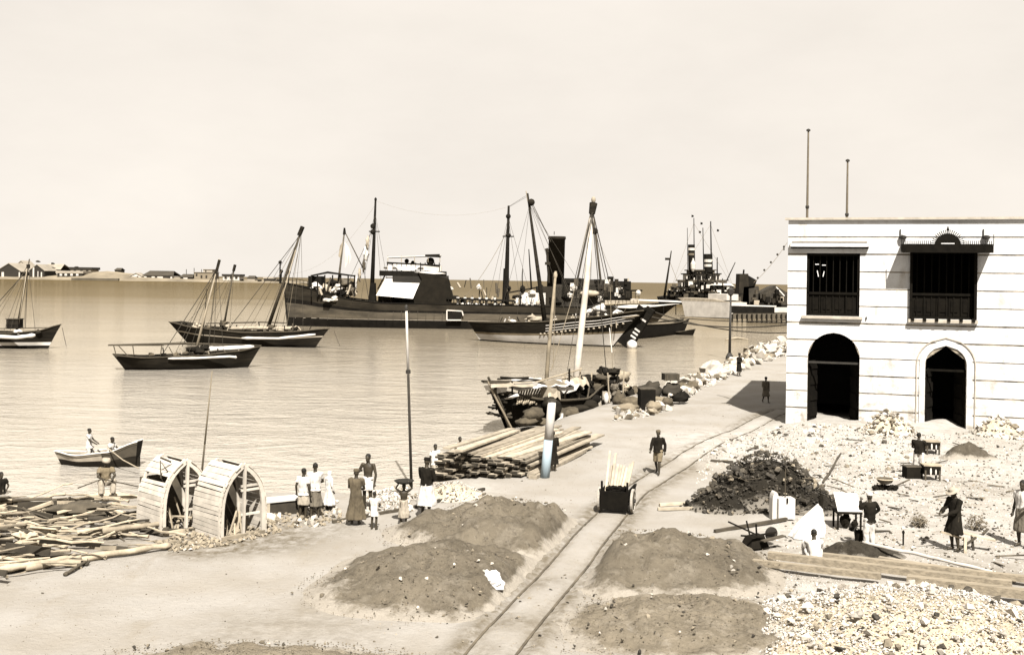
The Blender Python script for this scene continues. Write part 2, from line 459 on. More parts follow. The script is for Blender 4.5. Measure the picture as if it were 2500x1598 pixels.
black_in = mat('interior_shade_black', 0.010, 0.006, 1.0, 0.95, s=0.6, spec=0.05)  # near-black colour puts the shade of the rooms into their surfaces
stone_grey = mat('weathered_trim', 0.36, 0.25, 2.5, 0.9, s=0.6)
iron = mat('old_iron', 0.014, 0.025, 5.0, 0.6, s=0.7)

def building():
    T = 0.55
    root = thing('warehouse', 'white two-storey warehouse with arched doorways and dark hooded windows', 'building', B0, 0)
    U1 = 15.2                                     # facade runs out of the frame
    def opening(xl, xr, yt, yb):
        ul, _ = fac(xl, (yt + yb) / 2); ur, _ = fac(xr, (yt + yb) / 2); xm = (xl + xr) / 2
        return ul, ur, fac(xm, yb)[1], fac(xm, yt)[1]
    W1 = opening(1969, 2099, 618, 771)
    W2 = opening(2221, 2385, 612, 779)
    A1 = list(opening(1971, 2098, 812, 1040)); A1[2] = -0.6
    A2 = list(opening(2258, 2359, 844, 1050)); A2[2] = -0.6
    def half(op, frac, v):
        "arch: half width at height v; frac = rise of the arch / half width"
        ul, ur, v0, v1 = op; hw = (ur - ul) / 2; rise = hw * frac; vs = v1 - rise
        if v <= vs: return hw
        t = (v - vs) / rise
        return hw * max(0.0, (1 - t ** 2.0)) ** 0.55 if t < 1 else 0.0
    ops = [(W1, None), (A1, 0.98), (W2, None), (A2, 0.98)]
    top = fac(1918, 537)[1]
    step = top / 12.0
    levels = [-0.7] + [k * step for k in range(1, 13)]
    def pieces(mb, za, zb, inset, out, thick, grow=0.0):
        "wall between heights za..zb with the openings cut out"
        got = []
        cuts = sorted({za, zb} | {z for op, fr in ops for z in (op[2], op[3]) if za < z < zb})
        for c0, c1 in zip(cuts, cuts[1:]):
            n = 7
            zs = [c0 + (c1 - c0) * i / n for i in range(n + 1)]
            live = [(op, fr) for op, fr in ops if op[2] - 1e-6 <= c0 and c1 <= op[3] + 1e-6]
            live.sort(key=lambda q: q[0][0])
            bounds = [[0.0] * (n + 1)]
            for op, fr in live:
                cm = (op[0] + op[1]) / 2
                hs = [((op[1] - op[0]) / 2 if fr is None else half(op, fr, z)) + grow for z in zs]
                bounds.append([cm - h for h in hs]); bounds.append([cm + h for h in hs])
            bounds.append([U1] * (n + 1))
            for a, b in zip(bounds[0::2], bounds[1::2]):
                poly = [fp(b[i], zs[i], out) for i in range(n + 1)] + [fp(a[i], zs[i], out) for i in reversed(range(n + 1))]
                q = mb if mb is not None else MB()
                q.prism(poly, -BN * thick); got.append(q)
        return got
    # core wall, then the proud courses with open joints between them
    core = MB(); pieces(core, -0.7, top - 0.02, 0, -0.022, T); core.build('wall_core', wash_joint, root)
    for k in range(12):
        za, zb = levels[k] + (0.0 if k == 0 else 0.034 + RNG.uniform(-0.01, 0.012)), levels[k + 1] - 0.034 + RNG.uniform(-0.012, 0.01)
        for q in pieces(None, za, zb, 0, RNG.uniform(-0.004, 0.006), 0.12): q.build('wall_course', white_wash, root)
    # cornice, body behind
    m = MB(); m.box(fp(U1 / 2 - 0.05, top + 0.05, 0.02), (U1 + 0.24, 0.30, 0.11), rz=math.atan2(BU.y, BU.x)); m.build('cornice', stone_grey, root)
    DP = 16.0; rz = math.atan2(BU.y, BU.x)
    m = MB(); m.box(fp(0.275, top / 2 - 0.4, -DP / 2 - 0.62), (0.54, DP, top + 0.75), rz=rz); m.build('side_wall', white_wash, root)
    m = MB(); m.box(fp(U1 - 0.3, top / 2 - 0.4, -DP / 2 - 0.62), (0.54, DP, top + 0.75), rz=rz); m.build('side_wall', white_wash, root)
    m = MB(); m.box(fp(U1 / 2, top / 2 - 0.4, -DP - 0.6), (U1 - 1.2, 0.5, top + 0.75), rz=rz); m.build('back_wall', white_wash, root)
    m = MB(); m.box(fp(U1 / 2, top - 0.75, -DP / 2 - 0.62), (U1 - 1.15, DP - 0.5, 0.3), rz=rz); m.build('roof', stone_grey, root)
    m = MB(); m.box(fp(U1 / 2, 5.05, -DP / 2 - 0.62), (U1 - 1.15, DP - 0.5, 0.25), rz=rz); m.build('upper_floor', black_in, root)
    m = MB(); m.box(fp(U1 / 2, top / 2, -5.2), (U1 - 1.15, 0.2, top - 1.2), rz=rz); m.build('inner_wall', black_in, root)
    # left window: hood slab with dark shade strip, lattice and shutters
    ul, ur, v0, v1 = W1
    h0 = fac(1930, 607); h1 = fac(2122, 607)
    yc_ = fac(2030, 597)[1]
    w = MB(); w.box(fp((h0[0] + h1[0]) / 2, yc_, 0.13), (h1[0] - h0[0], 0.42, 0.24), rz=rz); hood = w.build('window_hood', white_wash, root)
    w = MB(); w.box(fp((h0[0] + h1[0]) / 2, yc_ + 0.145, 0.15), (h1[0] - h0[0] - 0.2, 0.46, 0.05), rz=rz); w.build('hood_cap', stone_grey, hood)
    w = MB(); w.box(fp((h0[0] + h1[0]) / 2, yc_ - 0.16, 0.10), (h1[0] - h0[0] - 0.06, 0.34, 0.08), rz=rz); w.build('hood_shade_strip', dark_wood, hood)  # dark strip added as the shade under the hood
    w = MB(); w.box(fp((ul + ur) / 2 - 0.03, v0 - 0.075, 0.09), (ur - ul + 0.36, 0.36, 0.13), rz=rz); w.build('window_sill', stone_grey, root)
    def lattice(op, nm, nv, nh, panels):
        ul, ur, v0, v1 = op
        fr = MB()
        for a, b in (((ul + 0.06, v0), (ul + 0.06, v1)), ((ur - 0.06, v0), (ur - 0.06, v1)), ((ul, v0 + 0.06), (ur, v0 + 0.06)), ((ul, v1 - 0.07), (ur, v1 - 0.07)), ((ul, v0 + (v1 - v0) * 0.36), (ur, v0 + (v1 - v0) * 0.36))):
            fr.beam(fp(a[0], a[1], -0.18), fp(b[0], b[1], -0.18), 0.12, 0.12, up=BN)
        win = fr.build(nm, dark_wood, root)
        for i in range(1, nv):
            u = ul + (ur - ul) * i / nv
            b = MB(); b.tube([fp(u, v0 + 0.1, -0.2), fp(u, v0 + (v1 - v0) * 0.18, -0.2), fp(u, v0 + (v1 - v0) * 0.36, -0.2), fp(u, v1 - 0.1, -0.2)], [0.03, 0.05, 0.03, 0.022], 6); b.build('window_bar', dark_wood, win)
        for i in range(panels):
            u0 = ul + 0.14 + (ur - ul - 0.28) * i / panels; u1 = ul + 0.14 + (ur - ul - 0.28) * (i + 1) / panels - 0.03
            p = MB(); p.box(fp((u0 + u1) / 2, v0 + (v1 - v0) * 0.19, -0.24), (u1 - u0, 0.04, (v1 - v0) * 0.30), rz=rz)
            p.box(fp((u0 + u1) / 2, v0 + (v1 - v0) * 0.19, -0.21), ((u1 - u0) * 0.6, 0.05, (v1 - v0) * 0.18), rz=rz); p.build('window_panel', dark_wood, win)
        return win
    win1 = lattice(W1, 'window', 8, 4, 4)
    for (xa, ya, xb, yb) in ((1990, 645, 1999, 645), (2007, 647, 2016, 647), (1995, 660, 1998, 675), (2012, 662, 2009, 675)):     # white odds and ends inside
        a, b = fac(xa, ya), fac(xb, yb); p = MB(); p.beam(fp(a[0], a[1], -0.14), fp(b[0], b[1], -0.14), 0.04, 0.07, up=BN); p.build('white_rag', white_wash, win1)
    # right window: oriel of dark timber under a broad hood with a picket crest and sunburst
    ul, ur, v0, v1 = W2
    lattice(W2, 'window', 9, 4, 5)
    o0, o1 = fac(2199, 612), fac(2418, 612); yh = fac(2300, 612)[1]; yc = fac(2300, 602)[1]
    hb = MB()
    hb.prism([fp(o0[0], yh + 0.12, 1.26), fp(o1[0], yh + 0.12, 1.26), fp(o1[0] , yh + 0.30, -0.02), fp(o0[0], yh + 0.30, -0.02)], (0, 0, -0.09))
    hood = hb.build('window_hood', dark_wood, root)
    hb = MB(); hb.beam(fp(o0[0], yh + 0.05, 1.30), fp(o1[0], yh + 0.05, 1.30), 0.06, 0.36, up=Z3)
    hb.beam(fp(o0[0] + 0.03, yh + 0.05, 1.27), fp(o0[0] + 0.03, yh + 0.14, 0.0), 0.06, 0.34); hb.beam(fp(o1[0] - 0.03, yh + 0.05, 1.27), fp(o1[0] - 0.03, yh + 0.14, 0.0), 0.06, 0.34)
    hb.build('hood_fascia', dark_wood, hood)
    n = 44; uc = (o0[0] + o1[0]) / 2 + 0.03; rc = 0.60
    pk = MB(); pk.beam(fp(o0[0], yc + 0.06, 1.30), fp(o1[0], yc + 0.06, 1.30), 0.04, 0.05); pk.build('crest_rail', dark_wood, hood)
    for i in range(n + 1):
        u = o0[0] + (o1[0] - o0[0]) * i / n
        if abs(u - uc) < rc + 0.1: continue
        pk = MB(); pk.beam(fp(u, yc + 0.02, 1.30), fp(u, yc + (0.24 if i % n else 0.55), 1.30), 0.03, 0.035, up=BN); pk.build('picket', dark_wood, hood)
    sb = MB(); k = 20
    sb.prism([fp(uc + rc * math.cos(math.pi * i / k), yc + rc * math.sin(math.pi * i / k), 1.27) for i in range(k + 1)], -BN * 0.08); fan = sb.build('fan_panel', dark_wood, hood)
    sb = MB(); sb.beam(fp(uc - 0.30, yc + 0.10, 1.30), fp(uc + 0.30, yc + 0.10, 1.30), 0.03, 0.06); sb.build('white_bar', white_wash, hood)
    for i in range(23):
        a = math.pi * (i + 0.5) / 23; r1 = rc + 0.17
        pk = MB(); pk.beam(fp(uc + (rc - 0.02) * math.cos(a), yc + (rc - 0.02) * math.sin(a), 1.24), fp(uc + r1 * math.cos(a), yc + r1 * math.sin(a), 1.24), 0.035, 0.045, up=BN); pk.build('sun_ray', dark_wood, hood)
    pk = MB(); pk.tube([fp(uc, yc + rc, 1.24), fp(uc, yc + rc + 0.12, 1.24), fp(uc, yc + rc + 0.16, 1.24), fp(uc, yc + rc + 0.36, 1.24)], [0.03, 0.03, 0.07, 0.01], 8); pk.build('finial', dark_wood, hood)
    for xx in (2204, 2407):
        u, v = fac(xx, 578); pk = MB(); pk.lathe(fp(u, v - 0.1, 0.12), [(0.02, -0.02), (0.17, 0.0), (0.19, 0.12), (0.10, 0.16), (0.02, 0.18)], 10); pk.box(fp(u - 0.12, v + 0.2, 0.05), (0.05, 0.05, 0.35)); pk.build('wall_lamp', iron, root)
    # brackets and sill of the oriel
    sb = MB(); sb.box(fp((ul + ur) / 2, v0 - 0.10, 0.10), (ur - ul + 0.1, 0.34, 0.16), rz=rz); sl = sb.build('window_sill', stone_grey, root)
    for i in range(6):
        u = ul + 0.15 + (ur - ul - 0.3) * i / 5; sb = MB(); sb.box(fp(u, v0 - 0.02, 0.20), (0.14, 0.28, 0.18), rz=rz); sb.build('bracket', dark_wood, root)
    for u in (ul + 0.06, ur - 0.06): sb = MB(); sb.box(fp(u, (v0 + v1) / 2, 0.09), (0.12, 0.22, v1 - v0), rz=rz); sb.build('window_jamb', dark_wood, root)
    # doorways: transom bar, half-open leaves, moulded surround on the right one
    for op, fr in ((A1, 0.98), (A2, 0.98)):
        ul, ur, v0, v1 = op; hw = (ur - ul) / 2; cm = (ul + ur) / 2; vs = v1 - hw * fr
        d = MB(); d.beam(fp(ul, vs - 0.30, -0.25), fp(ur, vs - 0.30, -0.25), 0.12, 0.10); dr = d.build('door_transom', iron if op is A1 else dark_wood, root)
        for sgn in (-1, 1):
            l = MB(); x0 = cm + sgn * (hw - 0.02)
            l.prism([fp(x0, -0.3, -0.40), fp(x0, vs - 0.36, -0.40), fp(x0 - sgn * 0.35, vs - 0.36, -1.5), fp(x0 - sgn * 0.35, -0.3, -1.5)], BU * 0.06 * -sgn)
            lf = l.build('door_leaf', dark_wood, root)
            for q in range(4):
                zz = 0.3 + q * (vs - 0.9) / 3.2
                pp = MB(); pp.beam(fp(x0 - sgn * 0.11, zz + 0.3, -0.5), fp(x0 - sgn * 0.42, zz + 0.3, -1.4), 0.04, 0.45); pp.build('door_panel', dark_wood, lf)
    ul, ur, v0, v1 = A2
    cm = (ul + ur) / 2
    for grow, th, mt, nm in ((0.14, 0.035, white_wash, 'arch_surround'), (0.40, 0.045, stone_grey, 'arch_moulding')):
        a = MB(); N = 26; hw = (ur - ul) / 2
        def prof(g, i):
            vs = v1 - hw * 0.98; zz = -0.4 + (v1 + g * 1.0 + 0.4) * (i / N)
            o2 = (ul - g, ur + g, v0, v1 + g); return half(o2, 0.98, zz), zz
        w_ = 0.05 if nm == 'arch_moulding' else 0.26
        for sgn in (-1, 1):
            out_ = [prof(grow + w_ * 0.5, i) for i in range(N + 1)]; in_ = [prof(grow - w_ * 0.5, i) for i in range(N + 1)]
            # walk both curves by arc so that the band keeps an even width
            for (h0, z0), (h1, z1), (g0, y0), (g1, y1) in zip(out_, out_[1:], in_, in_[1:]):
                a.prism([fp(cm + sgn * h0, z0, 0.012), fp(cm + sgn * h1, z1, 0.012), fp(cm + sgn * g1, y1, 0.012), fp(cm + sgn * g0, y0, 0.012)], BN * th)
        a.build(nm, mt, root)
    # small fittings on the wall
    for xx, yy in ((2115, 776), (1914, 608)):
        u, v = fac(xx, yy); k = MB(); k.box(fp(u, v, 0.03), (0.06, 0.12, 0.12), rz=rz); k.build('wall_bolt', iron, root)
    return root, top
WH, WTOP = building()
for (xb, yt, lab) in ((1968, 318, 'taller of the two thin poles on the warehouse roof'), (2067, 392, 'shorter of the two thin poles on the warehouse roof')):
    u, _ = fac(xb, 520); base = fp(u, WTOP - 0.6, -1.2)
    t = thing('roof_pole', lab, 'pole', base, 0, 'poles on the warehouse roof')
    hh = pd(xb, yt, base.y).z - base.z
    m = MB(); m.tube([base, base + Vector((0.0, 0, hh))], [0.07, 0.045], 8); m.build('pole_shaft', mat('grey_pole', 0.12, 0.07, 2.0), t)
    m = MB(); m.lathe(base + Vector((0, 0, hh - 0.02)), [(0.02, -0.06), (0.11, -0.02), (0.11, 0.05), (0.02, 0.10)], 8); m.build('pole_cap', iron, t)
    m = MB(); m.lathe(base + Vector((0, 0, hh * 0.25)), [(0.08, -0.08), (0.10, -0.02), (0.10, 0.05), (0.08, 0.08)], 8); m.build('pole_band', iron, t)
# ------------------------------------------------------------------ ships and boats
hull_dark = mat('tarred_planks', 0.007, 0.022, 1.2, 0.85, s=1.0, spec=0.08, lo=0.4, hi=0.75, stretch=(0.4, 0.4, 3))
hull_black = mat('black_hull_paint', 0.005, 0.010, 0.8, 0.85, s=0.8, spec=0.06)
hull_grey = mat('faded_hull_paint', 0.085, 0.03, 0.35, 0.75, s=1.0, stretch=(0.5, 0.5, 2))
hull_pale = mat('pale_hull_paint', 0.34, 0.24, 0.6, 0.8, s=0.7)
wood_mid = mat('grey_deck_timber', 0.055, 0.03, 1.5, 0.85, s=1.1, stretch=(1, 1, 3))
wood_pale = mat('bleached_spar', 0.27, 0.18, 1.5, 0.85, s=0.9)
canvas = mat('white_canvas', 0.52, 0.42, 0.7, 0.9, 0.01, 4, s=0.3)
canvas_dirty = mat('stained_canvas', 0.30, 0.20, 1.0, 0.9, 0.01, 4, s=0.8)
rope_m = mat('tarred_rope', 0.03, 0.02, 2.0, 0.9)
rope_pale = mat('hemp_rope', 0.16, 0.10, 2.0, 0.9)
steel_brown = mat('sooty_funnel_paint', 0.022, 0.012, 0.5, 0.8, s=1.0, spec=0.08)
ship_white = mat('white_ship_paint', 0.48, 0.34, 0.5, 0.7, s=0.4)
sack_m = mat('jute_sack', 0.085, 0.045, 2.5, 0.95, 0.02, 14, s=1.1, rnd=0.35)

class VP:
    "a vertical plane through two water points; q(x, y, out) = photo pixel on it"
    def __init__(s, A, B):
        s.A, s.B = Vector(A), Vector(B); s.L = (s.B - s.A).length; s.U = (s.B - s.A).normalized()
        s.N = Vector((s.U.y, -s.U.x, 0)); s.rz = math.atan2(s.U.y, s.U.x); s.mid = (s.A + s.B) / 2
    def q(s, x, y, out=0.0):
        o = Vector((0, 0, H)); d = pd(x, y, 1.0) - o
        t = (s.A + s.N * out - o).dot(s.N) / d.dot(s.N)
        return o + d * t
    def p(s, u, z, out=0.0): return s.A + s.U * u + Z3 * z + s.N * out
    def uz(s, x, y):
        g = s.q(x, y); return (g - s.A).dot(s.U), g.z - WZ

def interp(tab, t):
    for (a, va), (b, vb) in zip(tab, tab[1:]):
        if t <= b: 
            k = (t - a) / (b - a) if b > a else 0
            k = max(0, min(1, k)); k = k * k * (3 - 2 * k) * 0.5 + k * 0.5
            return va + (vb - va) * k
    return tab[-1][1]

class Hull:
    "t: 0 left end .. 1 right end; u: 0 keel .. 1 sheer"
    def __init__(s, vp, sheer, beam, keel=-1.0, left=(0.0, 0.0), right=(0.0, 0.0), full=((0, 1.0), (0.25, 0.4), (0.75, 0.4), (1, 1.0)), wl=None):
        s.vp, s.sheer, s.beam, s.keel, s.left, s.right, s.full = vp, sheer, beam, keel, left, right, full
    def pt(s, t, z, side):
        sh = interp(s.sheer, t); u = max(0.0, min(1.0, (z - s.keel) / (sh - s.keel)))
        y = interp(s.beam, t) * (u ** interp(s.full, t))
        x0 = -(s.left[0] * z + s.left[1] * z * abs(z)); x1 = s.vp.L + s.right[0] * z + s.right[1] * z * abs(z)
        return s.vp.p(x0 + (x1 - x0) * t, z, side * y)
    def strip(s, mb, f0, f1, n=28, m=5, sides=(1, -1), t0=0.0, t1=1.0):
        "f0, f1: functions of t giving the lower and upper height"
        for sd in sides:
            rs = []
            for i in range(n + 1):
                t = t0 + (t1 - t0) * i / n; a, b = f0(t), f1(t)
                rs.append([s.pt(t, a + (b - a) * j / m, sd) for j in range(m + 1)])
            mb.rings(rs, caps=False, closed=False)
        return mb
    def deck(s, mb, f, n=28, t0=0.0, t1=1.0):
        rs = [[s.pt(t0 + (t1 - t0) * i / n, f(t0 + (t1 - t0) * i / n), sd) for sd in (1, -1)] for i in range(n + 1)]
        return mb.rings(rs, caps=False, closed=False)
    def rail(s, mb, dz=0.0, r=0.06, n=28, t0=0.0, t1=1.0, sides=(1, -1)):
        for sd in sides:
            mb.tube([s.pt(t0 + (t1 - t0) * i / n, interp(s.sheer, t0 + (t1 - t0) * i / n) + dz, sd) for i in range(n + 1)], r, 6)
        return mb

def one(fn, name, m, parent, sm=False):
    b = MB(); fn(b); return b.build(name, m, parent, smooth=sm)
def rope(a, b, parent, sag=0.0, r=0.03, m=None, name='rope', n=8):
    a, b = Vector(a), Vector(b)
    pts = [a + (b - a) * i / n - Z3 * (sag * 4 * (i / n) * (1 - i / n)) for i in range(n + 1)] if sag else [a, b]
    return one(lambda k: k.tube(pts, r, 5), name, m or rope_m, parent)
def spar(a, b, parent, r0, r1, m=None, name='mast', n=8):
    a, b = Vector(a), Vector(b)
    return one(lambda k: k.tube([a, a + (b - a) * 0.5, b], [r0, (r0 + r1) / 2 * 1.05, r1], n), name, m or wood_mid, parent, True)
def ball(c, r, name, m, parent):
    if name in ('cargo_heap', 'stowed_gear', 'sail_heap'):
        sd = RNG.uniform(0, 90)
        return one(lambda k: k.blob(c, (r * RNG.uniform(1.8, 3.2), r * 2, r * RNG.uniform(1.1, 1.7)), rz=RNG.uniform(-0.4, 0.4), n=9, m=6, amp=0.9, seed=sd), name, m, parent, RNG.random() < 0.5)
    return one(lambda k: k.blob(c, (2 * r, 2 * r, 2 * r), n=8, m=6, amp=0.05), name, m, parent, True)
def bundle(pts, r, name, m, parent, seed=0):
    "furled canvas along a spar"
    rr = []; q = []
    for i in range(len(pts) - 1):
        for k in range(6):
            t = k / 6; q.append(Vector(pts[i]).lerp(Vector(pts[i + 1]), t)); rr.append(r * (0.75 + 0.5 * abs(noise.noise(Vector((len(q) * 0.7 + seed, seed, 0))))))
    q.append(Vector(pts[-1])); rr.append(r * 0.5); rr[0] *= 0.5
    return one(lambda k: k.tube(q, rr, 7), name, m, parent, True)

def dhow_left():
    vp = VP(px(-190, 846, WZ), px(118, 850, WZ))
    t = thing('dhow', 'dark dhow cut off by the left edge, stub deckhouse below its raking mast', 'boat', vp.mid, vp.rz, 'dhows at anchor')
    h = Hull(vp, ((0, 2.6), (0.3, 1.9), (0.7, 1.75), (0.88, 2.0), (1, 2.75)), ((0, 0.5), (0.2, 1.9), (0.6, 2.1), (0.85, 1.3), (1, 0.08)), -0.9, (0.25, 0), (0.45, 0.02))
    top = lambda k: interp(h.sheer, k)
    one(lambda b: h.strip(b, lambda k: -0.9, lambda k: 0.35), 'hull_bottom', hull_black, t, True)
    one(lambda b: h.strip(b, lambda k: 0.35, lambda k: 0.72), 'white_strake', canvas, t, True)
    one(lambda b: h.strip(b, lambda k: 0.72, top), 'hull_side', hull_dark, t, True)
    one(lambda b: h.rail(b, 0, 0.06), 'gunwale', wood_mid, t); one(lambda b: h.deck(b, lambda k: top(k) - 0.55), 'deck', wood_mid, t)
    one(lambda b: b.beam(vp.q(-70, 803), vp.q(146, 799), 0.08, 0.1), 'boom', wood_mid, t)
    one(lambda b: b.box(vp.q(36, 789), (1.35, 1.3, 1.1), vp.rz), 'deckhouse', hull_dark, t)
    one(lambda b: b.box(vp.q(36, 778), (1.5, 1.5, 0.08), vp.rz), 'deckhouse_roof', wood_mid, t)
    m0, m1 = vp.q(40, 812), vp.q(72, 632)
    spar(m0, m1, t, 0.15, 0.07); spar(vp.q(44, 805, 0.4), vp.q(66, 655, 0.3), t, 0.06, 0.04, wood_pale, 'yard'); one(lambda b: b.box(vp.q(69, 650), (0.3, 0.3, 0.45)), 'masthead', hull_dark, t)
    rope(vp.q(66, 660), vp.q(-60, 800), t, 0, 0.045); rope(vp.q(66, 650), vp.q(-20, 800), t, 0, 0.035, rope_pale); rope(vp.q(68, 655), vp.q(62, 800), t, 0, 0.035)
    bundle([vp.q(-30, 820, 1.9), vp.q(40, 824, 2.1), vp.q(86, 818, 1.9)], 0.28, 'furled_sail', canvas, t, 1)
    ball(vp.q(44, 812, 1.2), 0.35, 'sail_heap', canvas, t); ball(vp.q(70, 812, 0.8), 0.4, 'cargo_heap', sack_m, t); ball(vp.q(92, 810, 0.8), 0.3, 'cargo_heap', hull_dark, t)
    rope(vp.q(152, 800), vp.q(162, 845), t, 0, 0.03)
    for fx in (-40, 10, 25, 58, 86): rope(vp.q(69, 648), vp.q(fx, 806, 1.2), t, 0, 0.022, rope_m, 'shroud')
def dhow_front():
    vp = VP(px(305, 902, WZ), px(606, 896, WZ))
    t = thing('dhow', 'nearest small dhow with open stern frame and long spar laid fore and aft', 'boat', vp.mid, vp.rz, 'dhows at anchor')
    h = Hull(vp, ((0, 1.35), (0.2, 1.15), (0.6, 1.3), (0.85, 1.6), (1, 1.95)), ((0, 0.9), (0.15, 1.6), (0.55, 1.75), (0.85, 1.0), (1, 0.07)), -0.8, (0.75, 0), (0.55, 0.02))
    top = lambda k: interp(h.sheer, k)
    one(lambda b: h.strip(b, lambda k: -0.8, lambda k: 0.25), 'hull_bottom', hull_black, t, True)
    one(lambda b: h.strip(b, lambda k: 0.25, top), 'hull_side', hull_dark, t, True)
    one(lambda b: b.rings([[h.pt(0.0, z, s) for s in (1, -1)] for z in (-0.8, 0.2, top(0))], False, False), 'transom', hull_dark, t)
    one(lambda b: h.rail(b, 0, 0.05), 'gunwale', wood_mid, t); one(lambda b: h.deck(b, lambda k: top(k) - 0.4), 'deck', wood_mid, t)
    # open stern framework
    s = MB(); za = 1.0
    for xx, yy, xb, yb in ((277, 842, 285, 872), (288, 842, 312, 868), (324, 842, 327, 866), (395, 842, 392, 866)):
        for o in (0.9, -0.9): s.beam(vp.q(xb, yb, o), vp.q(xx, yy, o), 0.08, 0.08)
    s.beam(vp.q(274, 841, 0.9), vp.q(274, 841, -0.9), 0.08, 0.08); s.beam(vp.q(273, 843, 0.9), vp.q(400, 843, 0.9), 0.07, 0.07); s.beam(vp.q(273, 843, -0.9), vp.q(400, 843, -0.9), 0.07, 0.07)
    tag(s.build('stern_frame', wood_mid, t), kind='stuff')
    one(lambda b: b.tube([vp.q(264, 842), vp.q(450, 838), vp.q(638, 843)], [0.07, 0.11, 0.06], 8), 'yard', wood_mid, t, True)
    bundle([vp.q(505, 853), vp.q(560, 850), vp.q(620, 846)], 0.30, 'furled_sail', canvas, t, 4)
    bundle([vp.q(410, 875, 1.75), vp.q(480, 874, 1.8), vp.q(560, 870, 1.6), vp.q(578, 872, 1.4)], 0.13, 'white_rub_rail', canvas, t, 5)
    m0, m1 = vp.q(474, 872), vp.q(535, 632)
    spar(m0, m1, t, 0.14, 0.06, wood_pale); one(lambda b: b.beam(vp.q(527, 668), vp.q(536, 634), 0.2, 0.24), 'masthead', hull_dark, t)
    spar(vp.q(494, 845), vp.q(505, 705), t, 0.05, 0.03, hull_dark, 'spar_pole')
    for a in ((398, 862), (445, 845)): rope(vp.q(*a), vp.q(528, 660), t, 0, 0.035)
    rope(vp.q(522, 845), vp.q(530, 655), t, 0, 0.022); rope(vp.q(508, 845), vp.q(529, 655), t, 0, 0.025)
    for k, (x, y, r, m) in enumerate(((470, 852, 0.35, hull_dark), (486, 856, 0.4, hull_dark), (500, 850, 0.3, hull_dark), (455, 862, 0.3, sack_m), (430, 866, 0.3, sack_m), (400, 866, 0.25, hull_dark), (370, 866, 0.22, sack_m))): ball(vp.q(x, y, 0.3), r, 'cargo_heap', m, t)
    for fx in (430, 462, 508, 545): rope(vp.q(532, 645), vp.q(fx, 858, 0.9), t, 0, 0.02, rope_m, 'shroud')
    for i in range(9): x = 400 + i * 22; one(lambda b: b.tube([vp.q(x, 864, 0.6), vp.q(x + RNG.uniform(-12, 12), 858 - RNG.uniform(2, 12), 0.4)], RNG.uniform(0.03, 0.07), 5), 'deck_spar', (hull_dark, wood_mid, canvas_dirty)[i % 3], t)

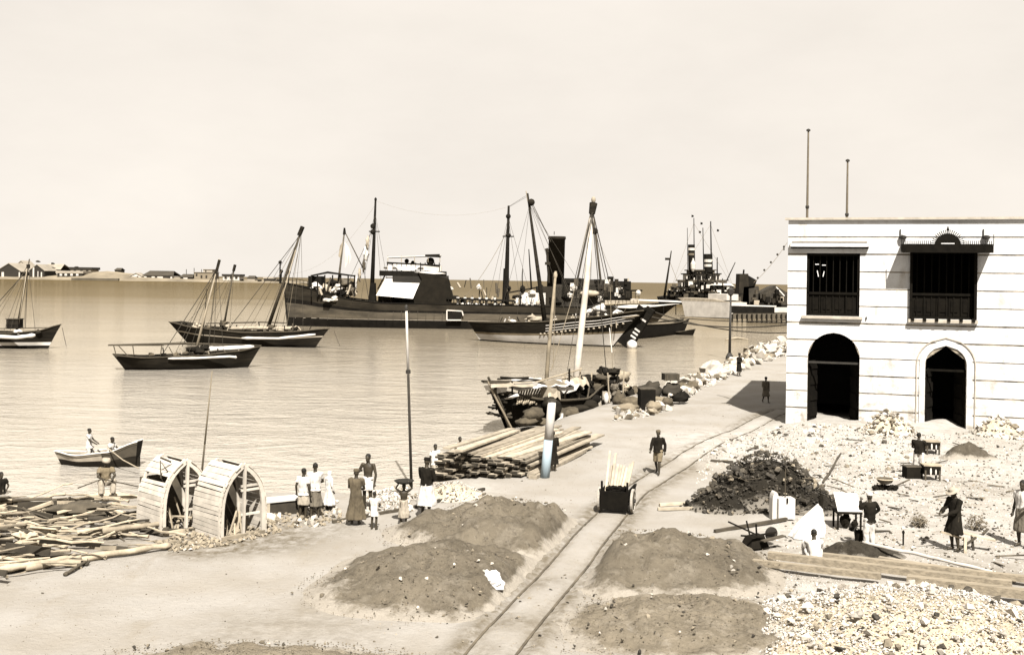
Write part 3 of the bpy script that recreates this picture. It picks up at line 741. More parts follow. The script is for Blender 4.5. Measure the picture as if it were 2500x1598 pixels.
def dhow_mid():
    vp = VP(px(462, 838, WZ), px(770, 848, WZ))
    t = thing('dhow', 'two-masted dark dhow anchored behind the nearest one, under the steamer bow', 'boat', vp.mid, vp.rz, 'dhows at anchor')
    h = Hull(vp, ((0, 2.7), (0.18, 2.1), (0.5, 1.7), (0.8, 1.9), (1, 2.35)), ((0, 1.3), (0.15, 2.1), (0.55, 2.3), (0.85, 1.4), (1, 0.09)), -1.0, (0.65, 0.05), (0.65, 0.04))
    top = lambda k: interp(h.sheer, k)
    one(lambda b: h.strip(b, lambda k: -1, lambda k: 0.3), 'hull_bottom', hull_black, t, True)
    one(lambda b: h.strip(b, lambda k: 0.3, lambda k: top(k) * 0.55), 'hull_side', hull_dark, t, True)
    one(lambda b: h.strip(b, lambda k: top(k) * 0.55, lambda k: top(k) * 0.62), 'pale_strake', hull_pale, t, True)
    one(lambda b: h.strip(b, lambda k: top(k) * 0.62, top), 'bulwark', hull_dark, t, True)
    one(lambda b: b.rings([[h.pt(0.0, z, s) for s in (1, -1)] for z in (-1, 0.2, top(0))], False, False), 'transom', hull_dark, t)
    one(lambda b: h.rail(b, 0, 0.07), 'gunwale', wood_mid, t); one(lambda b: h.deck(b, lambda k: top(k) - 0.6), 'deck', wood_mid, t)
    spar(vp.q(652, 806), vp.q(738, 556), t, 0.24, 0.10, wood_mid); one(lambda b: b.beam(vp.q(730, 575), vp.q(739, 553), 0.4, 0.4), 'masthead', hull_dark, t)
    spar(vp.q(545, 805), vp.q(573, 646), t, 0.14, 0.06, wood_mid); one(lambda b: b.beam(vp.q(570, 662), vp.q(574, 646), 0.26, 0.26), 'masthead', hull_dark, t)
    spar(vp.q(668, 800, 0.5), vp.q(722, 610, 0.4), t, 0.07, 0.05, wood_pale, 'yard')
    for a, b, r, m in (((560, 800), (732, 575), 0.04, rope_m), ((610, 800), (732, 580), 0.03, rope_pale), ((690, 798), (733, 590), 0.03, rope_m), ((548, 740), (571, 660), 0.02, rope_m), ((450, 795), (570, 662), 0.02, rope_m), ((700, 798), (735, 570), 0.025, rope_pale)): rope(vp.q(*a), vp.q(*b), t, 0, r, m)
    one(lambda b: b.tube([vp.q(470, 790), vp.q(640, 786), vp.q(700, 788)], [0.07, 0.1, 0.06], 7), 'boom', wood_mid, t)
    bundle([vp.q(560, 802, 0.4), vp.q(620, 800, 0.4), vp.q(690, 802, 0.3), vp.q(730, 800)], 0.28, 'furled_sail', canvas_dirty, t, 8)
    bundle([vp.q(590, 825, 2.2), vp.q(680, 826, 2.1), vp.q(770, 816, 1.4)], 0.18, 'canvas_roll', canvas, t, 9)
    for k, (x, y, r) in enumerate(((545, 790, 0.5), (556, 796, 0.4), (636, 806, 0.35), (665, 798, 0.45), (690, 806, 0.4), (720, 802, 0.35), (745, 806, 0.3), (480, 796, 0.4), (450, 790, 0.35), (510, 800, 0.3))): ball(vp.q(x, y, 0.2), r, 'cargo_heap', (sack_m, canvas_dirty, hull_dark)[k % 3], t)
    rope(vp.q(815, 806), vp.q(830, 845), t, 0, 0.03)
    for fx in (590, 640, 672, 715, 740): rope(vp.q(735, 566), vp.q(fx, 806, 1.3), t, 0, 0.022, rope_m, 'shroud')
    for fx in (500, 520, 560): rope(vp.q(572, 655), vp.q(fx, 806, 1.3), t, 0, 0.02, rope_m, 'shroud')
    for i in range(16): x = 455 + i * 20; one(lambda b: b.tube([vp.q(x, 806, 0.5), vp.q(x + RNG.uniform(-14, 14), 800 - RNG.uniform(2, 16), 0.3)], RNG.uniform(0.04, 0.1), 5), 'deck_spar', (hull_dark, wood_mid, canvas_dirty)[i % 3], t)
dhow_left(); dhow_front(); dhow_mid()

def steamer():
    vp = VP(px(703, 795, WZ), px(1590, 806, WZ))
    t = thing('cargo_steamer', 'long dark cargo steamer with one tall funnel and white bridge awnings', 'ship', vp.mid, vp.rz)
    q = vp.q
    L = vp.L
    def tz(x, y): u, z = vp.uz(x, y); return u / L, z
    sheer = tuple(tz(x, y) for x, y in ((700, 690), (745, 699), (800, 716), (860, 730), (930, 738), (1090, 741), (1250, 744), (1420, 748), (1520, 744), (1592, 736)))
    sheer = tuple((max(0, min(1, a)), b) for a, b in sheer); sheer = ((0, sheer[0][1]),) + sheer[1:-1] + ((1, sheer[-1][1]),)
    h = Hull(vp, sheer, ((0, 0.12), (0.06, 2.2), (0.18, 4.4), (0.35, 4.9), (0.75, 4.9), (0.92, 3.6), (1, 1.6)), -2.0, (0.10, 0), (0.45, 0.10), ((0, 0.8), (0.15, 0.35), (0.3, 0.14), (0.8, 0.14), (0.93, 0.5), (1, 1.0)))
    top = lambda k: interp(h.sheer, k)
    one(lambda b: h.strip(b, lambda k: -2.0, lambda k: 1.55, 44), 'hull_bottom', hull_black, t, True)
    one(lambda b: h.strip(b, lambda k: 1.55, lambda k: 1.55 + (top(k) - 1.55) * 0.42, 44), 'hull_side', hull_grey, t, True)
    one(lambda b: h.strip(b, lambda k: 1.55 + (top(k) - 1.55) * 0.42, lambda k: 1.55 + (top(k) - 1.55) * 0.56, 44), 'rubbing_band', hull_black, t, True)
    one(lambda b: h.strip(b, lambda k: 1.55 + (top(k) - 1.55) * 0.56, top, 44), 'bulwark', mat('brown_bulwark_paint', 0.030, 0.012, 0.5, 0.85, spec=0.08, stretch=(0.5, 0.5, 2)), t, True)
    one(lambda b: h.rail(b, 0.0, 0.09, 44), 'gunwale', hull_black, t)
    one(lambda b: h.strip(b, lambda k: 1.42, lambda k: 1.50, 44, 1, (1,)), 'waterline_stripe', hull_pale, t)
    one(lambda b: h.deck(b, lambda k: top(k) - 0.9, 44), 'deck', wood_mid, t)
    one(lambda b: b.tube([h.pt(0, z, 0) for z in (-1.5, 2, 5, top(0) + 0.5)], 0.18, 6), 'stem', hull_black, t)
    for x in (760, 775, 722, 1150, 1180, 1400):
        one(lambda b: b.lathe((0, 0, 0), [(0.2, 0), (0.2, 0.05)], 8), 'porthole', hull_black, t).matrix_local = Matrix.Translation(RM[t.name].inverted() @ q(x, 748 if x < 800 else 770, 4.98 if x > 800 else 2.9)) @ Matrix.Rotation(R(90), 4, 'X')
    # bow fittings
    for x, yt in ((683, 640), (704, 664), (686, 662)):
        one(lambda b: b.tube([q(x, 692), q(x + 1, yt + 3)], 0.12, 6), 'bow_post', hull_black, t); ball(q(x + 1, yt), 0.32, 'bow_light', hull_black, t)
    # forecastle shelter: dark canopy on posts with stowed gear
    a, b_ = q(757, 668), q(868, 672)
    one(lambda b: b.prism([q(760, 671, 3), q(800, 664, 0), q(868, 672, 3), q(868, 672, -3), q(800, 662, -1), q(760, 671, -3)], (0, 0, -0.25)), 'canopy', hull_black, t)
    for x in (760, 775, 793, 812, 832, 850, 866):
        for o in (2.9, -2.9): one(lambda b: b.tube([q(x, 724, o), q(x, 671, o)], 0.12, 6), 'canopy_post', hull_black, t)
    one(lambda b: b.box(q(772, 694, -0.5), (2.2, 4.5, 2.9), vp.rz), 'deckhouse', hull_black, t); one(lambda b: b.box(q(848, 704, -1.0), (2.6, 4.0, 2.4), vp.rz), 'deckhouse', mat('grey_deckhouse', 0.04, 0.02, 0.8), t)
    for k, (x, y, r, m) in enumerate(((770, 698, 0.8, canvas), (803, 705, 1.0, canvas_dirty), (812, 690, 0.8, hull_black), (826, 702, 0.7, ship_white), (843, 690, 1.0, hull_grey), (857, 708, 0.8, canvas_dirty), (812, 712, 0.8, canvas), (835, 714, 0.7, hull_black))): ball(q(x, y, 1.5), r, 'stowed_gear', m, t)
    # foremast with derricks and hanging net
    def mast(x0, y0, x1, y1, r):
        m = spar(q(x0, y0), q(x1, y1), t, r, r * 0.4, hull_black, 'mast', 10); return m
    fm = mast(907, 738, 917, 486, 0.42)
    for y in (552, 566): ball(q(911, y), 0.5, 'mast_fitting', hull_black, fm)
    one(lambda b: b.box(q(914, 565), (1.9, 0.3, 0.2), vp.rz), 'crosstree', hull_black, fm); one(lambda b: b.lathe(q(917, 486), [(0.05, -0.4), (0.22, -0.2), (0.22, 0.1), (0.05, 0.3)], 8), 'truck', hull_black, fm)
    one(lambda b: b.tube([q(909, 735), q(911, 690)], [0.75, 0.5], 8), 'mast_house', hull_black, fm)
    d1 = spar(q(822, 722), q(841, 564), t, 0.22, 0.12, hull_grey, 'derrick'); d2 = spar(q(889, 660), q(842, 566), t, 0.10, 0.08, wood_mid, 'derrick'); one(lambda b: b.tube([q(841, 572), q(841, 556)], [0.3, 0.15], 7), 'derrick_head', hull_black, d1)
    rope(q(889, 660), q(900, 730), t, 0, 0.05); rope(q(910, 560), q(850, 690), t, 0, 0.04)
    nt = MB(); pts = [(898, 590), (893, 620), (888, 650), (878, 672), (868, 692), (855, 706), (842, 716)]
    for i, (x, y) in enumerate(pts):
        p = q(x, y, 1.2); nt = MB(); nt.blob(p, (0.55 + 0.5 * (i % 2), 0.5, 1.9), rz=0.6 * i, seed=i, amp=1.0, n=12, m=9); nt.build('drying_cloth', (canvas_dirty, canvas, hull_grey)[i % 3], t, True)
    fl = MB(); fl.rings([[q(842, 590, 0.3), q(842, 655, 0.3)], [q(852, 605, 0.5), q(849, 640, 0.6)], [q(858, 628, 0.2), q(852, 645, 0.3)]], False, False); fl.build('flag', canvas, t)
    fl = MB(); fl.rings([[q(838, 588, 0.3), q(831, 630, 0.3)], [q(830, 600, 0.6), q(826, 625, 0.5)]], False, False); fl.build('flag', canvas_dirty, t)
    # bridge: white awning side screen, dark house, two tiers of dodgers
    one(lambda b: b.prism([q(942, 677, 3.0), q(1029, 680, 3.0), q(1008, 729, 5.2), q(918, 721, 5.2)], -vp.N * 0.12), 'side_awning', canvas, t)
    one(lambda b: b.box(q(1028, 708, -0.3), (9.6, 7.6, 5.2), vp.rz), 'bridge_house', mat('dark_bridge_house', 0.014, 0.008, 0.5), t)
    one(lambda b: b.prism([q(1020, 664, 3.9), q(1095, 680, 3.9), q(1106, 724, 4.3), q(1100, 744, 4.3), q(1012, 744, 4.3), q(1010, 730, 4.3), q(1030, 682, 3.9)], -vp.N * 7.5), 'bridge_screen', mat('dark_canvas_screen', 0.010, 0.006, 0.7, s=1.1, spec=0.06), t)
    one(lambda b: b.box(q(1010, 668), (11.5, 7.0, 0.9), vp.rz), 'bridge_deck', hull_black, t)
    one(lambda b: b.box(q(965, 726), (5.5, 7.0, 2.2), vp.rz), 'deckhouse', hull_black, t)
    br = one(lambda b: b.box(q(1004, 655), (9.2, 6.6, 0.25), vp.rz), 'upper_bridge', wood_mid, t)
    for x in [946 + 11.5 * i for i in range(12)]:
        one(lambda b: b.tube([q(x, 668, 3.3), q(x, 641, 3.3)], 0.09, 6), 'stanchion', hull_black, t)
    one(lambda b: b.prism([q(960, 644, 3.35), q(1028, 646, 3.35), q(1018, 657, 3.4), q(1000, 661, 3.4), q(985, 661, 3.4), q(970, 656, 3.4)], -vp.N * 0.1), 'white_dodger', canvas, t)
    one(lambda b: b.prism([q(944, 639, 3.38), q(1074, 646, 3.38), q(1074, 649, 3.38), q(944, 643, 3.38)], -vp.N * 6.6), 'bridge_roof', hull_black, t)
    one(lambda b: b.prism([q(1010, 664, 3.6), q(1060, 661, 3.6), q(1090, 668, 3.6), q(1060, 669, 3.6)], -vp.N * 7), 'white_awning', canvas, t)
    one(lambda b: b.box(q(1060, 655, 0.5), (2.6, 3.0, 1.0), vp.rz), 'chart_house', ship_white, t); one(lambda b: b.prism([q(946, 648, 3.42), q(958, 648, 3.42), q(958, 660, 3.42), q(946, 660, 3.42)], -vp.N * 0.1), 'white_dodger', canvas, t); one(lambda b: b.prism([q(1034, 648, 3.42), q(1072, 652, 3.42), q(1072, 662, 3.42), q(1034, 660, 3.42)], -vp.N * 0.1), 'white_dodger', ship_white, t)
    one(lambda b: b.prism([q(945, 627, 3.2), q(1076, 622, 3.2), q(1076, 624, 3.2), q(945, 629, 3.2)], -vp.N * 6), 'top_awning', canvas, t)
    one(lambda b: b.prism([q(1038, 621, 3.3), q(1073, 620, 3.3), q(1075, 627, 3.3), q(1038, 625, 3.3)], -vp.N * 6), 'awning_cover', hull_black, t)
    for x in (947, 980, 1012, 1045, 1074): one(lambda b: b.tube([q(x, 640, 3.1), q(x, 624, 3.1)], 0.06, 6), 'awning_post', wood_pale, t)
    ball(q(1051, 638, 2), 0.7, 'compass', hull_black, t); ball(q(993, 637, 2), 0.4, 'searchlight', hull_black, t); ball(q(1008, 641, 2), 0.35, 'searchlight', hull_black, t)
    one(lambda b: b.tube([q(922, 706, 2), q(942, 668, 2)], 0.12, 6), 'ladder', hull_black, t)
    # well deck clutter, hull doorway, funnel, mainmast
    one(lambda b: b.prism([q(1090, 726, 4.6), q(1260, 734, 4.6), q(1260, 737, 4.6), q(1090, 730, 4.6)], -vp.N * 9), 'well_awning', hull_black, t)
    for i in range(13): one(lambda b: b.tube([q(1095 + i * 13, 748, 4.6), q(1095 + i * 13, 729 + i * 0.6, 4.6)], 0.07, 6), 'awning_post', hull_black, t)
    dr = MB()
    for p0, p1 in (((1091, 757), (1091, 781)), ((1091, 757), (1128, 759)), ((1091, 781), (1126, 781)), ((1128, 759), (1131, 770))): dr.beam(q(*p0, 5.05), q(*p1, 5.05), 0.14, 0.2)
    dr.build('cargo_port_frame', ship_white, t)
    one(lambda b: b.prism([q(1093, 759, 4.99), q(1127, 760, 4.99), q(1127, 780, 4.99), q(1093, 780, 4.99)], -vp.N * 0.05), 'cargo_port', hull_black, t)
    fb, ft = q(1354, 752), q(1360, 577)
    r = (q(1380, 620) - q(1340, 620)).length / 2
    zt = ft.z - fb.z
    fu = one(lambda b: b.rings([[fb + (ft - fb) * s + Vector((rr * math.cos(2 * math.pi * k / 20), rr * math.sin(2 * math.pi * k / 20), 0)) for k in range(20)] for s, rr in ((0, r * 1.05), (0.955, r), (0.957, r * 1.08), (0.995, r * 1.08), (1.0, r * 1.02))], True), 'funnel', steel_brown, t, False)
    for p in fu.data.polygons: p.use_smooth = len(p.vertices) == 4
    one(lambda b: b.tube([q(1341, 690, 0.8), q(1337, 640, 0.8), q(1336, 612, 0.8)], 0.22, 7), 'steam_pipe', steel_brown, fu); one(lambda b: b.box(q(1337, 643, 0.8), (0.9, 0.9, 0.5), vp.rz), 'whistle', steel_brown, fu); one(lambda b: b.tube([q(1337, 616, 0.8), q(1334, 606, 0.8)], 0.3, 7), 'whistle', steel_brown, fu)
    one(lambda b: b.lathe(q(1353, 573), [(0.06, 0), (0.06, 0.6)], 6), 'funnel_peg', steel_brown, fu)
    mm = mast(1235, 744, 1242, 502, 0.48)
    one(lambda b: b.tube([q(1234, 742), q(1236, 655)], [0.62, 0.5], 8), 'mast_house', hull_black, mm)
    for y in (528, 575): ball(q(1241, y), 0.45, 'mast_fitting', hull_black, mm)
    one(lambda b: b.box(q(1241, 577), (2.0, 0.3, 0.2), vp.rz), 'crosstree', hull_black, mm); one(lambda b: b.beam(q(1243, 714), q(1320, 700), 0.25, 0.25), 'derrick', hull_black, t)
    rope(q(1241, 505), q(1284, 478), t, 0, 0.03); rope(q(1130, 730), q(1240, 560), t, 1.0, 0.04, rope_pale); rope(q(917, 490), q(1241, 505), t, 2.0, 0.012, rope_pale); rope(q(916, 500), q(705, 668), t, 3.0, 0.012, rope_pale)
    spar(q(1274, 750, 1), q(1276, 655, 1), t, 0.12, 0.06, hull_black, 'ventilator_pole'); spar(q(1299, 730, 1), q(1291, 608, 1), t, 0.18, 0.08, hull_black, 'derrick')
    for x, y, dx, dy, m in ((1300, 728, 4.2, 2.0, canvas), (1345, 735, 5.0, 5.2, steel_brown), (1410, 722, 9.0, 4.0, mat('brown_deckhouse', 0.025, 0.014, 0.8)), (1395, 700, 4.0, 3.0, hull_black), (1450, 700, 4.5, 2.6, mat('brown_deckhouse', 0.025)), (1500, 708, 5.0, 3.2, hull_black), (1490, 690, 1.0, 2.2, hull_black), (1440, 716, 5.2, 1.3, canvas_dirty)):
        bx = MB(); c = q(x, y, 0.6); bx.box(c, (dx, 5.5 if dx > 2 else 1.0, dy), vp.rz); bx.build('deckhouse', m, t)
    for i in range(26):
        x = RNG.uniform(1385, 1535); y = RNG.uniform(684, 720); one(lambda b: b.box(q(x, y, 3.2), (RNG.uniform(0.3, 1.2), 0.8, RNG.uniform(0.4, 1.6)), vp.rz), 'deck_fitting', (hull_black, steel_brown, wood_mid, ship_white)[i % 4], t)
    for i in range(16):
        x = RNG.uniform(1100, 1330); y = RNG.uniform(738, 752); one(lambda b: b.blob(q(x, y, 4.0), (0.7, 0.7, 0.9), seed=i, amp=0.3), 'stowed_gear', (canvas, ship_white, canvas_dirty)[i % 3], t, True)
    # stern awnings
    one(lambda b: b.prism([q(1466, 732, 3.2), q(1560, 731, 3.2), q(1560, 739, 3.4), q(1466, 742, 3.4)], -vp.N * 6), 'stern_awning', canvas_dirty, t)
    one(lambda b: b.prism([q(1482, 750, 4.2), q(1540, 744, 4.2), q(1600, 744, 3.6), q(1660, 741, 2.6), q(1600, 748, 3.6), q(1540, 752, 4.2)], -vp.N * 6.5), 'stern_awning', canvas, t)
    one(lambda b: b.prism([q(1540, 730, 3.0), q(1664, 735, 2.0), q(1664, 738, 2.0), q(1540, 733, 3.0)], -vp.N * 5), 'stern_awning', canvas, t)
    for x in (1500, 1540, 1580, 1620, 1650): one(lambda b: b.tube([q(x, 768, 3.0), q(x, 742, 3.0)], 0.08, 6), 'awning_post', hull_black, t)
    dr = MB(); dr.beam(q(1541, 738), q(1541, 708), 0.25, 0.25); dr.beam(q(1541, 709), q(1568, 709), 0.3, 0.3); dr.build('davit', hull_black, t); ball(q(1558, 714), 0.5, 'davit_block', ship_white, t)
    # aft pair of derrick legs that meet high up
    spar(q(1408, 690), q(1447, 505), t, 0.18, 0.12, rope_m, 'derrick'); spar(q(1404, 680), q(1444, 510), t, 0.07, 0.05, rope_pale, 'derrick_stay')
    spar(q(1472, 735), q(1449, 528), t, 0.22, 0.14, wood_mid, 'derrick'); rope(q(1480, 690), q(1450, 545), t, 0, 0.06); rope(q(1505, 690), q(1455, 560), t, 0.6, 0.03, rope_pale); ball(q(1452, 564), 0.6, 'derrick_block', hull_black, t); rope(q(1442, 690), q(1446, 540), t, 0, 0.05)
    # rails, lifeboats, shrouds and deck tangle
    r = random.Random(17)
    for x0, x1, ya, yb in ((705, 760, 690, 702), (1380, 1560, 728, 730)):
        n = int((x1 - x0) / 9)
        for o in ((1.6,) if x0 == 705 else (4.2,)):
            for k in range(n + 1):
                f = k / n; x = x0 + (x1 - x0) * f; y = ya + (yb - ya) * f; one(lambda b: b.tube([q(x, y, o), q(x, y - 14, o)], 0.05, 5), 'rail_stanchion', hull_black, t)
            for dy in (7, 13): one(lambda b: b.tube([q(x0, ya - dy, o), q(x1, yb - dy, o)], 0.035, 5), 'hand_rail', hull_black, t)
    for x, y, ln in ((1440, 716, 3.6),):
        one(lambda b: b.blob(q(x, y, 4.4), (ln, 1.3, 1.1), rz=vp.rz, n=14, amp=0.05), 'lifeboat', ship_white if x != 1440 else canvas_dirty, t, True)
        for dx in (-18, 18): one(lambda b: b.tube([q(x + dx, y + 14, 3.9), q(x + dx, y - 8, 3.9), q(x + dx * 0.9, y - 13, 4.3)], 0.09, 6), 'davit', hull_black, t)
    for mx, my, feet in ((916, 520, (860, 880, 935, 955)), (1241, 530, (1190, 1210, 1270, 1300)), (1446, 520, (1400, 1425, 1470, 1490))):
        for fx in feet:
            for o in (4.4, -4.4): rope(q(mx, my), q(fx, 738, o), t, 0, 0.028, rope_m, 'shroud')
    for i in range(60):
        x = r.choice((r.uniform(1320, 1540), r.uniform(755, 880), r.uniform(1090, 1250), r.uniform(1250, 1480))); y = r.uniform(700, 742); m = (hull_black, hull_black, steel_brown, ship_white, wood_mid, canvas_dirty)[i % 6]
        if i % 3: one(lambda b: b.tube([q(x, y, 3.0), q(x + r.uniform(-9, 9), y - r.uniform(6, 30), 2.6)], r.uniform(0.06, 0.2), 6), 'deck_fitting', m, t)
        else: one(lambda b: b.blob(q(x, y, 3.4), (r.uniform(0.6, 2.0), 1.0, r.uniform(0.5, 1.4)), amp=0.6, seed=i), 'deck_fitting', m, t)
    for i in range(18): x = 740 + i * 20; one(lambda b: b.box(q(x, 771 + 0.01 * i, 3.2 if x < 790 else 4.93), (0.07, 0.06, r.uniform(0.6, 1.8)), vp.rz), 'rust_streak', mat('rust_stain', 0.05, 0.03, 3), t)
    return t
STEAMER = steamer()

def dhow_stern():
    vp = VP(px(1172, 831, WZ), px(1496, 846, WZ))
    t = thing('dhow', 'long dhow with white bottom and black-and-white banded raking stern, alongside the steamer', 'boat', vp.mid, vp.rz, 'dhows at anchor')
    q = vp.q
    h = Hull(vp, ((0, 2.6), (0.2, 2.7), (0.5, 3.0), (0.8, 3.9), (1, 4.9)), ((0, 0.1), (0.15, 1.7), (0.45, 2.6), (0.8, 2.5), (1, 1.5)), -0.9, (0.75, 0), (0.85, 0.03), ((0, 1.0), (0.25, 0.4), (0.75, 0.4), (1, 1.2)))
    top = lambda k: interp(h.sheer, k)
    b0 = lambda k: 0.18; b1 = lambda k: 0.95 + 0.9 * k * k
    one(lambda b: h.strip(b, lambda k: -0.9, b0), 'hull_bottom', hull_black, t, True)
    one(lambda b: h.strip(b, b0, b1), 'white_bottom', canvas, t, True)
    one(lambda b: h.strip(b, b1, lambda k: b1(k) + 0.28), 'ochre_strake', mat('ochre_strake', 0.16, 0.10, 1.0, s=1.2), t, True)
    one(lambda b: h.strip(b, lambda k: b1(k) + 0.28, top), 'hull_side', hull_dark, t, True)
    one(lambda b: b.rings([[h.pt(1.0, z, s) for s in (1, -1)] for z in (-0.9, 0.5, 2, 3.5, top(1))], False, False), 'transom', hull_black, t)
    one(lambda b: h.rail(b, 0, 0.08), 'gunwale', wood_mid, t); one(lambda b: h.deck(b, lambda k: top(k) - 0.5), 'deck', wood_mid, t)
    for dz in (-0.55, -0.95, -1.3): one(lambda b: h.rail(b, dz, 0.045, 16, 0.55, 0.99, (1,)), 'white_wale', canvas, t)
    for i in range(18):
        k = 0.52 + 0.44 * i / 17; one(lambda b: b.blob(h.pt(k, top(k) - 1.62, 1) + vp.N * 0.06, (0.30, 0.14, 0.24), seed=i), 'carved_stud', canvas_dirty, t)
    # banded raking sternpost / rudder with a round white foot
    s0, s1 = q(1536, 842, 0.2), q(1590, 752, 0.2)
    for i in range(11):
        a, b2 = s0.lerp(s1, i / 11), s0.lerp(s1, (i + 0.96) / 11)
        one(lambda b: b.beam(a, b2, 0.5, 1.15), 'rudder_band', hull_black, t)
        if i in (2, 3, 4, 7): c_ = a.lerp(b2, 0.5) + vp.N * 0.22; one(lambda b: b.beam(c_ - (b2 - a) * 0.22, c_ + (b2 - a) * 0.22, 0.2, 0.8), 'white_mark', canvas, t)
    one(lambda b: b.beam(s0 - vp.U * 0.9, s1 - vp.U * 1.0, 0.42, 1.6), 'sternpost', hull_black, t)
    ball(q(1543, 842, 0.5), 0.7, 'rudder_foot', canvas, t)
    # mast raked forward, second spar, shrouds
    spar(q(1332, 800), q(1288, 472), t, 0.34, 0.13, hull_dark, 'mast', 10); one(lambda b: b.tube([q(1290, 492), q(1284, 466)], [0.14, 0.05], 6), 'masthead', wood_pale, t); ball(q(1297, 494), 0.5, 'mast_block', hull_dark, t)
    for a, b2, r in (((1300, 497), (1345, 590), 0.05), ((1298, 500), (1340, 580), 0.03), ((1287, 480), (1243, 505), 0.02), ((1298, 500), (1420, 790), 0.025)): rope(q(*a), q(*b2), t, 0, r)
    for i, (x, y, r, m) in enumerate(((1190, 806, 0.5, hull_dark), (1225, 800, 0.6, sack_m), (1260, 796, 0.6, hull_dark), (1300, 780, 0.8, canvas_dirty), (1345, 785, 0.7, hull_dark), (1360, 790, 0.75, canvas), (1404, 795, 0.45, canvas), (1440, 760, 0.55, canvas), (1465, 752, 0.6, canvas), (1250, 785, 0.4, canvas), (1385, 780, 0.5, sack_m), (1320, 795, 0.6, sack_m), (1280, 792, 0.5, wood_mid), (1480, 770, 0.5, hull_dark), (1500, 765, 0.4, hull_dark))): ball(q(x, y, 0.4), r, 'cargo_heap', m, t)
    for x in (1400, 1460, 1505): one(lambda b: b.tube([q(x, 800, 1.5), q(x - 2, 768, 1.5)], 0.07, 6), 'rail_post', wood_pale, t)
    one(lambda b: b.tube([q(1410, 790, 1.8), q(1560, 770, 1.4)], 0.08, 6), 'long_pole', wood_pale, t)
    r = random.Random(4)
    for i in range(30):
        x = r.uniform(1185, 1540); yb = 803 - max(0, x - 1330) * 0.17; y = yb - r.uniform(0, 14); m = (hull_dark, sack_m, hull_black, canvas, wood_mid)[i % 5]
        if i % 2: one(lambda b: b.tube([q(x, y + 6, 0.8), q(x + r.uniform(-14, 14), y - r.uniform(4, 26), 0.6)], r.uniform(0.04, 0.1), 5), 'deck_spar', m, t)
        else: one(lambda b: b.blob(q(x, y, 0.9), (r.uniform(0.5, 1.5), 0.8, r.uniform(0.4, 0.8)), amp=0.8, seed=i), 'cargo_heap', m, t)
    for fx in (1215, 1260, 1390, 1430, 1480): rope(q(1293, 500), q(fx, 792, 1.4), t, 0, 0.022, rope_m, 'shroud')
    return t
DHOWC = dhow_stern()

